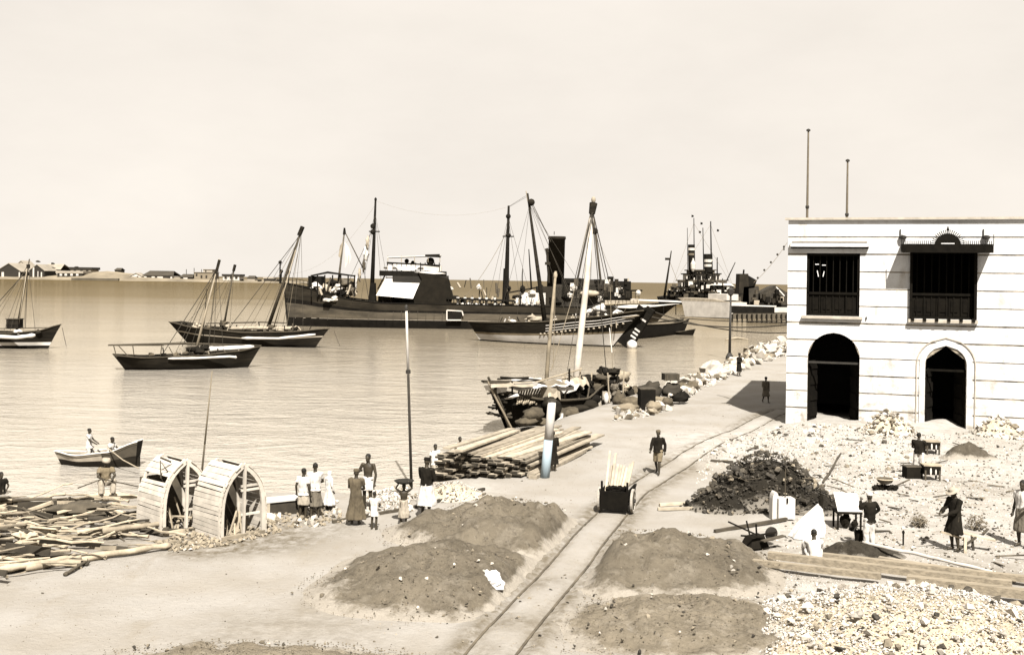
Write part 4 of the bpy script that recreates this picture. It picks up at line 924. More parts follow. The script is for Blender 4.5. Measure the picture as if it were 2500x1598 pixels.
def right_group():
    # black lighter under the steamer stern
    vp = VP(px(1545, 828, WZ), px(1668, 812, WZ))
    t = thing('lighter', 'low black lighter moored between the banded dhow stern and the white barge', 'boat', vp.mid, vp.rz)
    h = Hull(vp, ((0, 2.2), (0.5, 2.0), (1, 2.3)), ((0, 0.8), (0.3, 1.6), (0.7, 1.6), (1, 0.5)), -0.8, (0.3, 0), (0.8, 0))
    one(lambda b: h.strip(b, lambda k: -0.8, lambda k: interp(h.sheer, k)), 'hull_side', hull_black, t, True); one(lambda b: h.rail(b, 0, 0.07), 'gunwale', wood_mid, t)
    one(lambda b: h.deck(b, lambda k: 1.9), 'deck', mat('pale_deck', 0.2, 0.12, 1.0), t)
    # small skiff
    vp = VP(px(1630, 816, WZ), px(1692, 818, WZ))
    t = thing('skiff', 'small pale-nosed skiff floating below the black lighter', 'boat', vp.mid, vp.rz)
    h = Hull(vp, ((0, 0.45), (0.5, 0.5), (1, 1.0)), ((0, 0.1), (0.5, 0.8), (1, 0.6)), -0.3, (0.6, 0), (0.3, 0))
    one(lambda b: h.strip(b, lambda k: -0.3, lambda k: interp(h.sheer, k), 12, 3), 'hull_side', hull_dark, t, True); one(lambda b: h.deck(b, lambda k: interp(h.sheer, k) - 0.05, 12, 0.0, 0.62), 'foredeck', canvas, t); one(lambda b: h.deck(b, lambda k: interp(h.sheer, k) - 0.3, 12, 0.55, 1.0), 'floor_boards', wood_mid, t); one(lambda b: h.rail(b, 0, 0.05, 12), 'gunwale', wood_mid, t)
    # floating log
    lg = MB(); lg.tube([px(1772, 829, WZ) + Z3 * 0.05, px(1800, 827, WZ) + Z3 * 0.15, px(1826, 829, WZ) + Z3 * 0.05], [0.14, 0.18, 0.1], 8)
    tag(lg.build('floating_log', wood_pale, None, True), 'pale log floating off the rocks beyond the thin lamp post', 'log')
    # white barge
    vp = VP(px(1668, 772, WZ), px(1782, 778, WZ)); D = vp.mid.y; q = vp.q
    t = thing('white_barge', 'white slab-sided barge between the steamer stern and the jetty', 'barge', vp.mid, vp.rz)
    one(lambda b: b.prism([q(1664, 734, 0), q(1780, 738, 0), q(1780, 776, 0), q(1672, 772, 0)], -vp.N * 6), 'hull_side', ship_white, t); one(lambda b: b.prism([q(1654, 726, -0.2), q(1740, 730, -0.2), q(1780, 737.5, -0.2), q(1664, 733.5, -0.2)], -vp.N * 5), 'deck_coaming', canvas_dirty, t)
    one(lambda b: b.prism([q(1670, 772, 0.05), q(1782, 776, 0.05), q(1782, 783, 0.05), q(1674, 778, 0.05)], -vp.N * 6.1), 'waterline_belt', hull_black, t)
    cb = one(lambda b: b.prism([q(1729, 716, -1), q(1774, 718, -1), q(1774, 733, -1), q(1729, 733, -1)], -vp.N * 4), 'deck_cabin', ship_white, t); one(lambda b: b.prism([q(1727, 734, -0.8), q(1778, 734, -0.8), q(1770, 740, -0.8), q(1740, 740, -0.8)], -vp.N * 4.4), 'cabin_base', hull_black, t)
    # jetty
    vp = VP(px(1786, 786, WZ), px(1940, 790, WZ)); q = vp.q
    t = thing('jetty', 'brown timber jetty with a dark panel reaching out from behind the warehouse', 'jetty', vp.mid, vp.rz)
    one(lambda b: b.prism([q(1786, 768, 0), q(1990, 768, 0), q(1990, 778, 0), q(1786, 778, 0)], -vp.N * 8), 'jetty_wall', mat('jetty_timber', 0.10, 0.05, 1.2, stretch=(3, 3, 0.6)), t)
    for i in range(14): one(lambda b: b.tube([q(1788 + i * 12, 796, 0.2), q(1788 + i * 12, 766, 0.2)], 0.18, 6), 'pile', hull_dark, t)
    one(lambda b: b.prism([q(1786, 746, -1), q(1891, 749, -1), q(1891, 764, -1), q(1786, 764, -1)], -vp.N * 0.4), 'dark_panel', hull_black, t); one(lambda b: b.prism([q(1784, 743, -1), q(1895, 746, -1), q(1895, 749, -1), q(1784, 746, -1)], -vp.N * 0.6), 'panel_coping', canvas, t)
    one(lambda b: b.prism([q(1891, 750, -1), q(1990, 750, -1), q(1990, 762, -1), q(1891, 762, -1)], -vp.N * 0.4), 'white_panel', ship_white, t)
    one(lambda b: b.prism([q(1790, 764, -1.2), q(1990, 764, -1.2), q(1990, 768, 0.0), q(1786, 768, 0.0)], -vp.N * 7), 'jetty_deck', wood_mid, t)
    # dark crane barge behind the jetty
    D = 300.0; A = pd(1780, 760, D); A.z = WZ; Bp = pd(1960, 760, D); Bp.z = WZ; vp = VP(A, Bp); q = vp.q
    t = thing('crane_barge', 'dark steam crane barge with stub stack and chain stay beside the warehouse corner', 'barge', vp.mid, vp.rz)
    one(lambda b: b.prism([q(1786, 742), q(1990, 746), q(1990, 770), q(1786, 770)], -vp.N * 9), 'hull_side', hull_black, t)
    for pts, nm, m in (([(1806, 668), (1827, 668), (1829, 742), (1803, 742)], 'boiler_house', steel_brown), ([(1827, 672), (1848, 684), (1842, 702), (1828, 704)], 'winch_drum', hull_black), ([(1816, 700), (1852, 698), (1858, 742), (1812, 742)], 'engine_house', mat('rusty_plate', 0.03, 0.015, 0.6)), ([(1852, 716), (1882, 700), (1893, 696), (1918, 712), (1990, 720), (1990, 744), (1850, 744)], 'coal_load', mat('coal_black', 0.012, 0.04, 0.8, 0.9, 0.1, 2.0))):
        one(lambda b: b.prism([q(x, y, -1) for x, y in pts], -vp.N * 5), nm, m, t)
    for i in range(14): one(lambda b: b.box(q(RNG.uniform(1800, 1915), RNG.uniform(705, 742), 0.5), (RNG.uniform(0.5, 1.6), 1, RNG.uniform(0.4, 1.6)), vp.rz), 'deck_fitting', (hull_black, wood_mid, canvas_dirty, steel_brown)[i % 4], t)
    one(lambda b: b.tube([q(1815, 670, -2), q(1816, 658, -2)], 0.25, 6), 'stack_pipe', hull_black, t); one(lambda b: b.beam(q(1895, 700), q(1915, 722), 0.3, 0.3), 'white_strut', canvas, t)
    rope(q(1840, 690), q(1922, 592), t, 0.8, 0.06, rope_pale)
    for i in range(5): ball(q(1850 + i * 16, 678 - i * 19), 0.32, 'stay_float', rope_m, t)
    one(lambda b: b.tube([q(1926, 700), q(1926, 585)], 0.25, 6), 'crane_mast', hull_black, t)
    # two-funnelled liner far behind
    D = 420.0; A = pd(1610, 745, D); A.z = WZ; Bp = pd(1830, 745, D); Bp.z = WZ; vp = VP(A, Bp); q = vp.q
    t = thing('passenger_steamer', 'distant white-housed steamer with two thin banded black funnels and hair-thin masts', 'ship', vp.mid, vp.rz)
    one(lambda b: b.prism([q(1617, 725), q(1640, 722), q(1800, 725), q(1830, 735), q(1830, 752), q(1625, 752)], -vp.N * 16), 'hull_side', hull_black, t)
    tiers = ((1640, 1812, 712, 726, hull_black, 12), (1652, 1790, 700, 713, ship_white, 11), (1664, 1775, 684, 701, ship_white, 10), (1676, 1758, 668, 684, ship_white, 9), (1684, 1745, 659, 668, mat('liner_grey', 0.16, 0.09), 8))
    for k, (x0, x1, y0, y1, m, w) in enumerate(tiers):
        dk = one(lambda b: b.prism([q(x0, y0, -k), q(x1, y0, -k), q(x1, y1, -k), q(x0, y1, -k)], -vp.N * w), 'deck_tier', m, t)
        one(lambda b: b.prism([q(x0 - 4, y0 - 1.2, 0.6 - k), q(x1 + 4, y0 - 1.2, 0.6 - k), q(x1 + 4, y0 + 1.5, 0.6 - k), q(x0 - 4, y0 + 1.5, 0.6 - k)], -vp.N * (w + 1.2)), 'deck_edge', hull_black if k % 2 else wood_mid, dk)
        for i in range(int((x1 - x0) / 9)):
            x = x0 + 5 + i * 9; one(lambda b: b.box(q(x, (y0 + y1) / 2 + 1, 0.2 - k), (0.7 + 0.5 * (i % 2), 0.3, (y1 - y0) * 0.085), vp.rz), 'window', hull_black, dk)
            if k < 4 and i % 2: one(lambda b: b.tube([q(x - 4, y1, 0.7 - k), q(x - 4, y0 - 5, 0.7 - k)], 0.16, 5), 'stanchion', hull_black, dk)
    for i in range(64):
        f = RNG.random(); x = 1632 + RNG.uniform(0, 170); lim = 655 + abs(x - 1712) * 0.62; y = RNG.uniform(lim, 722); one(lambda b: b.box(q(x, y, 1.2), (RNG.uniform(0.4, 1.9), 0.8, RNG.uniform(0.4, 1.8)), vp.rz), 'deck_fitting', (hull_black, hull_black, ship_white, wood_mid, steel_brown)[i % 5], t)
    for x, y0, y1, w, bands in ((1688, 597, 664, 8.5, ((605, 611, 1), (618, 623, 0))), (1729, 620, 664, 10.5, ((633, 640, 1), (645, 651, 1)))):
        bot, tp = q(x + 1, y1, -4), q(x, y0, -4); r = w * D / F
        fu = one(lambda b: b.rings([[bot.lerp(tp, s) + Vector((r * math.cos(2 * math.pi * k / 14), r * math.sin(2 * math.pi * k / 14), 0)) for k in range(14)] for s in (0, 1)]), 'funnel', hull_black, t)
        for ya, yb, wh in bands:
            one(lambda b: b.rings([[q(x, yy, -4) + Vector((r * 1.03 * math.cos(2 * math.pi * k / 14), r * 1.03 * math.sin(2 * math.pi * k / 14), 0)) for k in range(14)] for yy in (ya, yb)], False), 'funnel_band', ship_white if wh else mat('funnel_red', 0.12, 0.08), fu)
    one(lambda b: b.lathe(q(1692, 650, 0), [(0.4, -2.0), (0.9, -1), (1.0, 1), (0.4, 2.4), (0.3, 3.2)], 8), 'ventilator', ship_white, t)
    for x0, y0, x1, y1, r in ((1679, 665, 1678, 556, 0.10), (1695, 660, 1694, 532, 0.15), (1718, 660, 1716, 556, 0.16), (1737, 660, 1735, 540, 0.22), (1751, 690, 1751, 628, 0.2)):
        spar(q(x0, y0, -5), q(x1, y1, -5), t, r * 1.4, r, hull_black, 'mast', 6)
    for x, y in ((1691, 527), (1713, 545), (1709, 566), (1753, 562)): fl = MB(); fl.prism([q(x - 2.5, y - 3, -5), q(x + 3, y - 1, -5), q(x + 2, y + 3, -5), q(x - 3, y + 3, -5)], -vp.N * 0.1); fl.build('pennant', hull_black, t)
    for x0, x1, y1 in ((1690, 1694, 545), (1725, 1735, 548)): rope(q(1640, 700, -3), q(x1, y1, -5), t, 0, 0.05, rope_pale); rope(q(1790, 700, -3), q(x1, y1, -5), t, 0, 0.05, rope_pale)
    spar(q(1622, 725), q(1639, 612), t, 0.5, 0.2, hull_dark, 'mast', 8); one(lambda b: b.box(q(1630, 632), (2.0, 0.5, 0.9), vp.rz), 'crows_nest', hull_dark, t); rope(q(1636, 640), q(1655, 690), t, 0, 0.08, rope_pale); spar(q(1774, 685), q(1795, 640), t, 0.25, 0.15, hull_dark, 'derrick', 6)
    one(lambda b: b.prism([q(1725, 697, 1.5), q(1745, 690, 1.5), q(1785, 692, 1.5), q(1795, 700, 1.5), q(1785, 697, 1.5), q(1745, 696, 1.5)], -vp.N * 8), 'boat_deck_awning', canvas, t)
    one(lambda b: b.blob(q(1752, 724, 2.5), (7.5, 2.4, 2.2), rz=vp.rz, n=12, amp=0.05), 'lifeboat', ship_white, t, True)
right_group()

# mooring cables slung across to the jetty
for i, (a, b, sg) in enumerate((((1570, 768), (1925, 792), 3.2), ((1600, 762), (1925, 812), 3.0), ((1660, 775), (1925, 780), 1.2))):
    A, B = pd(a[0], a[1], 180), pd(b[0], b[1], 170)
    m = MB(); n = 16; m.tube([A + (B - A) * k / n - Z3 * sg * 0.35 * 4 * (k / n) * (1 - k / n) for k in range(n + 1)], 0.11 - 0.02 * i, 6)
    tag(m.build('mooring_cable', rope_m), ('thickest mooring cable sagging from the steamer stern toward the warehouse corner', 'lower mooring cable running down to the rocks by the warehouse', 'thin upper mooring cable stretched along the face of the jetty')[i], 'cable', 'mooring cables')

# ------------------------------------------------------------------ far shore on the left
def far_shore():
    D = 1500.0
    prof = [(-300, 670), (-60, 671), (0, 671), (90, 672), (165, 671), (200, 666), (262, 661), (330, 668), (420, 674), (520, 679), (600, 682), (690, 685), (760, 689.5)]
    vs, fs = [], []
    n = len(prof) * 6
    for i in range(n):
        k = i / 6; j = min(int(k), len(prof) - 2); f = k - j; x = prof[j][0] + (prof[j + 1][0] - prof[j][0]) * min(f, 1); y = prof[j][1] + (prof[j + 1][1] - prof[j][1]) * min(f, 1)
        y += 0.8 * noise.noise(Vector((i * 0.8, 0, 0)))
        a = pd(x, y, D); w = pd(x, 700, D); w.z = WZ - 1
        zt = max(a.z, WZ - 0.5)
        for dd, zz in ((-25, WZ - 1), (0, WZ + 1.2), (30, WZ + (zt - WZ) * 0.8), (70, zt), (400, zt * 0.8), (600, WZ - 1)): vs.append((a.x * (D + dd) / D, D + dd, zz + 0.6 * noise.noise(Vector((i * 1.3, dd, 0)))))
    for i in range(n - 1):
        for j in range(5): fs.append((i * 6 + j, i * 6 + j + 1, i * 6 + 6 + j + 1, i * 6 + 6 + j))
    me = bpy.data.meshes.new('far_shore'); me.from_pydata(vs, [], fs); me.materials.append(mat('far_sand_and_scrub', 0.20, 0.09, 0.02, 0.95, s=1.0)); me.polygons.foreach_set('use_smooth', [True] * len(fs))
    o = bpy.data.objects.new('far_shore', me); C.objects.link(o); tag(o, kind='structure')
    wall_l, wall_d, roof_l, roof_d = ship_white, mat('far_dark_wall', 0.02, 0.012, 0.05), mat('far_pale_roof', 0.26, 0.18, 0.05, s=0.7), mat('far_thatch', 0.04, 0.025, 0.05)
    def house(x0, x1, yb, ye, yr, label, name, wm, rm, depth=26, gable='front', d=D + 20, openings=(), group='buildings on the far shore', extra=None):
        base = pd((x0 + x1) / 2, yb, d)
        t = thing(name, label, 'building', base, 0, group)
        a, b, e, r = pd(x0, yb, d), pd(x1, yb, d), pd((x0 + x1) / 2, ye, d).z, pd((x0 + x1) / 2, yr, d).z
        zb = base.z - 4
        one(lambda m: m.box(((a.x + b.x) / 2, d + depth / 2, (zb + e) / 2), (b.x - a.x, depth, e - zb)), 'wall', wm, t)
        xm = (a.x + b.x) / 2; ov = (b.x - a.x) * 0.06
        if gable == 'front':
            one(lambda m: m.prism([(a.x, d, e), (b.x, d, e), (xm, d, r)], (0, depth, 0)), 'gable', wm, t)
            for s, xx in ((-1, a.x - ov), (1, b.x + ov)): one(lambda m: m.prism([(xm, d - 1, r), (xm, d - 1, r + 0.9), (xx, d - 1, e - 0.1), (xx, d - 1, e - 1.0)], (0, depth + 2, 0)), 'roof_slope', rm, t)
        elif gable == 'side':
            one(lambda m: m.prism([(a.x - ov, d - 1, e), (b.x + ov, d - 1, e), (b.x - ov, d + depth / 2, r), (a.x + ov, d + depth / 2, r)], (0, 0, 0.8)), 'roof_slope', rm, t)
            one(lambda m: m.prism([(a.x - ov, d + depth + 1, e), (b.x + ov, d + depth + 1, e), (b.x - ov, d + depth / 2, r), (a.x + ov, d + depth / 2, r)], (0, 0, 0.8)), 'roof_slope', rm, t)
        else:
            one(lambda m: m.box((xm, d + depth / 2, e + (r - e) / 2), (b.x - a.x + 2 * ov, depth + 2, r - e)), 'roof', rm, t)
        for (o0, o1, p0, p1, om) in openings:
            q0, q1 = pd(o0, p1, d), pd(o1, p0, d); one(lambda m: m.box(((q0.x + q1.x) / 2, d - 0.2, (q0.z + q1.z) / 2), (q1.x - q0.x, 0.8, q1.z - q0.z)), 'window', om, t)
        return t
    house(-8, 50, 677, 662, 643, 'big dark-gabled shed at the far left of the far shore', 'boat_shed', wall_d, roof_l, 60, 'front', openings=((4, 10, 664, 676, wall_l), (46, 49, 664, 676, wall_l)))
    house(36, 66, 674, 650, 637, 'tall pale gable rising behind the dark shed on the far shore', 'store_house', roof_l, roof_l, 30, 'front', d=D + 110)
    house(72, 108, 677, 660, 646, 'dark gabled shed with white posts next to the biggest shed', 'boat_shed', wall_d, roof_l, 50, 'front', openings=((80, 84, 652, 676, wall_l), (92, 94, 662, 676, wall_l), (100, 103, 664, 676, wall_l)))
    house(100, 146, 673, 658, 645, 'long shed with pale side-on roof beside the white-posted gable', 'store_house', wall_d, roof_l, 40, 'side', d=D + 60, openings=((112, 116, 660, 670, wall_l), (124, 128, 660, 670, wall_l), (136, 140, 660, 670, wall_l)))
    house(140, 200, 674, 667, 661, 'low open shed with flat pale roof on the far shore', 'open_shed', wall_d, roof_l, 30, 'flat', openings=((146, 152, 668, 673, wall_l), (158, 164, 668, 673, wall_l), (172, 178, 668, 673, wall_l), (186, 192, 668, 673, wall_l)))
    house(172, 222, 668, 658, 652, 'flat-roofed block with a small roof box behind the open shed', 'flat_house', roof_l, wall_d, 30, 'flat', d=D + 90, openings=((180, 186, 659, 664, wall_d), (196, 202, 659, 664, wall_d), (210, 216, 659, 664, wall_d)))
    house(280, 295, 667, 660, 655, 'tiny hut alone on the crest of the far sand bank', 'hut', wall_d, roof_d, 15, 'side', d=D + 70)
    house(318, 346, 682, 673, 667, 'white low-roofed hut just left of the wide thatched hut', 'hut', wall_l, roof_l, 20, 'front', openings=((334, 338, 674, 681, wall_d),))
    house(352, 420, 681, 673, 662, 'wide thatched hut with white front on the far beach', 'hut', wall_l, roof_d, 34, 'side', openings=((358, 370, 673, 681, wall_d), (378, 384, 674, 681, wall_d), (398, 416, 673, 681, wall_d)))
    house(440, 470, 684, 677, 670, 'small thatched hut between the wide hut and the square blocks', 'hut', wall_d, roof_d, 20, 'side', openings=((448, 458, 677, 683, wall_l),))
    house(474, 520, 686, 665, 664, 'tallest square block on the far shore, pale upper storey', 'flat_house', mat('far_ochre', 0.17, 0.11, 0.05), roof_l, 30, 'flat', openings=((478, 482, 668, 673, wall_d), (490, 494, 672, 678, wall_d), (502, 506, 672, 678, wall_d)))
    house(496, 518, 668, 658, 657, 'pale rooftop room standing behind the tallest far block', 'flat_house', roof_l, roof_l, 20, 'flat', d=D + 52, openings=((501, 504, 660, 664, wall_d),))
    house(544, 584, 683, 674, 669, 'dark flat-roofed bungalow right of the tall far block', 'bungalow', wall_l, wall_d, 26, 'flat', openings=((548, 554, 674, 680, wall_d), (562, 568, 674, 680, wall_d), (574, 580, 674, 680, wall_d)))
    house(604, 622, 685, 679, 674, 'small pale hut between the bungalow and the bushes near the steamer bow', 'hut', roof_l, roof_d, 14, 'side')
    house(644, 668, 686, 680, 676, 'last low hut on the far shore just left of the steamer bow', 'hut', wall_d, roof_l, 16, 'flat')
    for i, (x, y) in enumerate(((455, 657), (474, 654), (492, 657))):
        m = MB(); b = pd(x, 672, D + 60); m.tube([b, pd(x, y, D + 60)], 0.5, 5); ob = m.build('signal_post', iron); tag(ob, ('left', 'middle', 'right')[i] + ' thin post above the square blocks on the far shore', 'post', 'posts on the far shore')
    wl = MB(); a, b = pd(176, 684.5, D - 12), pd(290, 686.2, D - 12); wl.box(((a.x + b.x) / 2, D - 12, WZ + 1.6), (b.x - a.x, 6, 3.2)); tag(wl.build('sea_wall', mat('far_scrub_wall', 0.09, 0.05, 0.05)), 'dark low sea wall along the foot of the far sand bank', 'wall')
    for i, (x, y, w, hgt) in enumerate(((186, 652, 8, 4), (128, 643, 6, 4), (92, 638, 8, 4), (678, 684, 14, 6), (632, 684, 10, 5), (590, 683, 8, 4))):
        m = MB(); c = pd(x, y, D + 55 if y < 660 else D + 15); s = D / F; m.blob(c, (w * s, 8, hgt * s), n=9, m=6, amp=0.9, seed=i); m.blob(c + Vector((w * 0.3 * s, 2, -0.3)), (w * 0.7 * s, 6, hgt * s * 0.7), n=9, m=6, amp=0.9, seed=i + 9)
        tag(m.build('bush', mat('far_foliage', 0.025, 0.015, 0.2)), ('dark bush on the roofline of the flat far block', 'dark bush behind the pale long shed on the far shore', 'dark bush behind the white-posted gable on the far shore', 'dark bush nearest the steamer bow on the far shore', 'dark bush between the two last far huts', 'dark bush just right of the far bungalow')[i], 'bush', 'bushes on the far shore')
far_shore()
# ------------------------------------------------------------------ shore: mounds, stones, timber, cargo
sand_earth = None
def mound_material(name, v, v2, edge_v=0.19):
    m = bpy.data.materials.new(name); m.use_nodes = True
    n, l = m.node_tree.nodes, m.node_tree.links; b = n['Principled BSDF']; b.inputs['Roughness'].default_value = 0.97; b.inputs['Specular IOR Level'].default_value = 0.08
    tc = n.new('ShaderNodeTexCoord')
    def nz(sc, det=6, ro=0.65):
        t = n.new('ShaderNodeTexNoise'); t.inputs['Scale'].default_value = sc; t.inputs['Detail'].default_value = det; t.inputs['Roughness'].default_value = ro; l.new(tc.outputs['Object'], t.inputs['Vector']); return t.outputs['Fac']
    def mr(s, a, c, t0=0, t1=1):
        r = n.new('ShaderNodeMapRange'); r.inputs['From Min'].default_value = a; r.inputs['From Max'].default_value = c; r.inputs['To Min'].default_value = t0; r.inputs['To Max'].default_value = t1; l.new(s, r.inputs['Value']); return r.outputs['Result']
    def mix(a, c, f):
        x = n.new('ShaderNodeMix'); x.data_type = 'RGBA'
        for k, s in (('A', a), ('B', c)):
            if isinstance(s, tuple): x.inputs[k].default_value = s
            else: l.new(s, x.inputs[k])
        l.new(f, x.inputs['Factor']); return x.outputs['Result']
    c = mix(sp(v, 0.85), sp(v2, 0.9), mr(nz(0.9), 0.35, 0.65))
    c = mix(c, sp(v * 1.5, 0.7), mr(nz(1.7, 6, 0.7), 0.50, 0.72, 0, 0.7))
    c = mix(c, sp(v2 * 0.45, 0.8), mr(nz(4.5, 7, 0.8), 0.55, 0.68, 0, 0.85))
    c = mix(c, sp(v * 1.7, 0.8), mr(nz(11, 4, 0.7), 0.60, 0.74, 0, 0.6))
    at = n.new('ShaderNodeAttribute'); at.attribute_name = 'blend'
    sb = n.new('ShaderNodeMath'); sb.operation = 'ADD'; l.new(at.outputs['Fac'], sb.inputs[0]); l.new(mr(nz(1.3, 8, 0.75), 0.3, 0.7, -0.6, 0.6), sb.inputs[1])
    c = mix(sp(0.26 if edge_v == 0.19 else edge_v * 1.2, 0.55), c, mr(sb.outputs[0], 0.25, 0.75))
    l.new(c, b.inputs['Base Color'])
    bp = n.new('ShaderNodeBump'); bp.inputs['Distance'].default_value = 0.09; bp.inputs['Strength'].default_value = 1.0; l.new(nz(5, 9, 0.75), bp.inputs['Height']); l.new(bp.outputs['Normal'], b.inputs['Normal'])
    return m
def mound(c, rx, ry, h, label, name='earth_mound', m=None, rot=0.0, p=1.6, seed=0, n=110, k=60, rough=0.34, cat='mound', parent=None, group=None):
    c = Vector((c[0], c[1], 0)); cz = gz(c.x, c.y)
    vs, bl = [], []
    for i in range(k + 1):
        r = 1.12 * i / k
        for j in range(n):
            a = 2 * math.pi * j / n
            wob = 1 + (0.22 if name == 'earth_mound' else 0.04) * noise.noise(Vector((math.cos(a) * 1.2 + seed, math.sin(a) * 1.2, seed * 3.1)))
            lx, ly = r * rx * wob * math.cos(a), r * ry * wob * math.sin(a)
            x = c.x + lx * math.cos(rot) - ly * math.sin(rot); y = c.y + lx * math.sin(rot) + ly * math.cos(rot)
            q = max(0.0, 1 - r); f = (1 - (1 - q) ** p) if p > 1.01 else q
            f = f * f * (3 - 2 * f) * 0.55 + f * 0.45
            z = gz(x, y) + h * f * (1 + rough * 1.2 * fbm(x, y, 0.9, 3, seed)) + rough * 0.30 * min(1, f * 4) * fbm(x, y, 1.9, 5, seed + 4) + rough * 0.10 * min(1, f * 6) * fbm(x, y, 7.0, 3, seed + 8) - 0.05 * smooth(0.9, 1.1, r) - 0.012
            if i == k: z -= 0.3
            if name == 'earth_mound': k2 = smooth(0.58, 1.25, track_dist(x, y)); z = gz(x, y) - 0.03 + (z - gz(x, y) + 0.03) * k2; f *= k2
            vs.append((x - c.x, y - c.y, z - cz)); bl.append(smooth(0.0, 0.45, f))
    fs = [(i * n + j, i * n + (j + 1) % n, (i + 1) * n + (j + 1) % n, (i + 1) * n + j) for i in range(k) for j in range(n)]
    me = bpy.data.meshes.new(name); me.from_pydata(vs, [], fs); me.polygons.foreach_set('use_smooth', [True] * len(fs))
    a = me.attributes.new('blend', 'FLOAT', 'POINT'); a.data.foreach_set('value', bl)
    me.materials.append(m or sand_earth)
    o = bpy.data.objects.new(name, me); C.objects.link(o)
    if parent is None:
        o.location = (c.x, c.y, cz); tag(o, label, cat, group); RM[o.name] = Matrix.Translation((c.x, c.y, cz))
    else:
        o.parent = parent; o.location = RM[parent.name].inverted() @ Vector((c.x, c.y, cz)); RM[o.name] = RM[parent.name]
    return o
sand_earth = mound_material('grey_spoil_earth', 0.125, 0.072)
sand_dark = mound_material('dark_damp_earth', 0.035, 0.018, 0.14)
pale_core = mound_material('crushed_coral', 0.40, 0.30, 0.30)
coal_core = mound_material('coal_dust', 0.018, 0.010, 0.12)
g = 'heaps of spoil beside the rails'
MOUNDS = []
mound((-0.2, 30.0), 3.4, 2.9, 0.84, 'grey earth mound left of the rails, nearest the loaded cart', seed=1, rot=0.25, group=g)
mound((-1.5, 25.4), 3.4, 3.3, 0.70, 'broad grey earth mound left of the rails behind the white sheet', seed=2, rot=0.3, group=g)
mound((3.9, 26.9), 3.6, 3.0, 0.78, 'largest grey earth mound, right of the rails below the cart', seed=3, rot=-0.3, group=g)
mound((3.6, 22.3), 3.0, 2.3, 0.36, 'paler low earth mound in the foreground right of the rails', m=mound_material('pale_spoil_earth', 0.16, 0.105), seed=4, group=g)
mound((-4.2, 19.5), 3.6, 1.4, 0.20, 'low scuffed earth rise at the bottom edge left of the rails', m=mound_material('pale_spoil_earth', 0.17, 0.12), seed=5, group=g)
MH = [((-0.2, 30.2), 3.3, 2.5, 0.86, 0.25), ((-1.6, 25.0), 3.1, 2.6, 0.72, 0.3), ((3.9, 26.9), 3.6, 3.0, 0.78, -0.3), ((3.6, 22.3), 3.0, 2.3, 0.36, 0), ((-4.2, 19.5), 3.6, 1.4, 0.2, 0)]
p_ = gp(2095, 1352); mound((p_.x, p_.y), 1.25, 0.7, 0.42, 'small dark damp earth heap at the feet of the man with raised arms', m=sand_dark, seed=6, p=1.1)
p_ = gp(2365, 1116); mound((p_.x, p_.y), 1.25, 0.6, 0.62, 'small peaked dark sand heap below the right-hand archway', m=mound_material('brown_sand', 0.07, 0.045, 0.2), seed=7, p=1.05)

def stone_meshes(m, n=9, seed=0):
    out = []; r = random.Random(seed)
    for k in range(n):
        bm = bmesh.new()
        for i in range(11):
            v = Vector((r.gauss(0, 1), r.gauss(0, 1), r.gauss(0, 1))).normalized()
            bm.verts.new((v.x * r.uniform(0.42, 0.56), v.y * r.uniform(0.32, 0.46), v.z * r.uniform(0.25, 0.38)))
        res = bmesh.ops.convex_hull(bm, input=bm.verts)
        bmesh.ops.delete(bm, geom=[e for e in res['geom_interior'] if isinstance(e, bmesh.types.BMVert)], context='VERTS')
        me = bpy.data.meshes.new('stone'); bm.to_mesh(me); bm.free(); me.materials.append(m); out.append(me)
    return out
coral_w = mat('white_coral_stone', 0.46, 0.32, 3.0, 0.95, 0.01, 20, s=0.5, rnd=0.45)
coral_m = mat('tan_coral_stone', 0.20, 0.12, 3.0, 0.95, 0.01, 20, s=0.9, rnd=0.5)
coral_g = mat('coral_grit', 0.48, 0.24, 14.0, 0.95, s=0.35, lo=0.42, hi=0.60)
coal_s = mat('coal_lump', 0.020, 0.07, 4.0, 0.75, 0.01, 16, s=0.9, rnd=0.6)
SM = {'w': stone_meshes(coral_w, 9, 1), 'm': stone_meshes(coral_m, 9, 2), 'c': stone_meshes(coal_s, 9, 3)}
def rmat(r): return Matrix.Rotation(r.uniform(0, 6.28), 4, 'Z') @ Matrix.Rotation(r.uniform(-0.6, 0.6), 4, 'X') @ Matrix.Rotation(r.uniform(-0.6, 0.6), 4, 'Y')
def rubble(root, sampler, n_big, n_small, big, small, kinds, seed, mat_small, sink=0.25, name='stone'):
    "n_big stones as parts, the small fry as one stuff part"
    r = random.Random(seed)
    for i in range(n_big):
        p = sampler(r); s = r.uniform(*big) * (0.8 + 0.5 * r.random() ** 3)
        me = r.choice(SM[r.choice(kinds)])
        inst(me, name, root, Matrix.Translation(p + Z3 * s * (0.3 - sink)) @ rmat(r) @ Matrix.Scale(s, 4))
    if n_small:
        V, Fc = [], []; base = [([tuple(v.co) for v in me.vertices], [tuple(q.vertices) for q in me.polygons]) for me in SM['w']]
        inv = RM[root.name].inverted()
        for i in range(n_small):
            p = sampler(r); s = r.uniform(*small); M = inv @ Matrix.Translation(p + Z3 * s * (0.3 - sink)) @ rmat(r) @ Matrix.Scale(s, 4)
            vs, fs = r.choice(base); o = len(V); V += [tuple(M @ Vector(v)) for v in vs]; Fc += [tuple(k + o for k in f) for f in fs]
        me = bpy.data.meshes.new('gravel'); me.from_pydata(V, [], Fc); me.materials.append(mat_small)
        o = bpy.data.objects.new('gravel', me); C.objects.link(o); o.parent = root; o['kind'] = 'stuff'; RM[o.name] = RM[root.name]
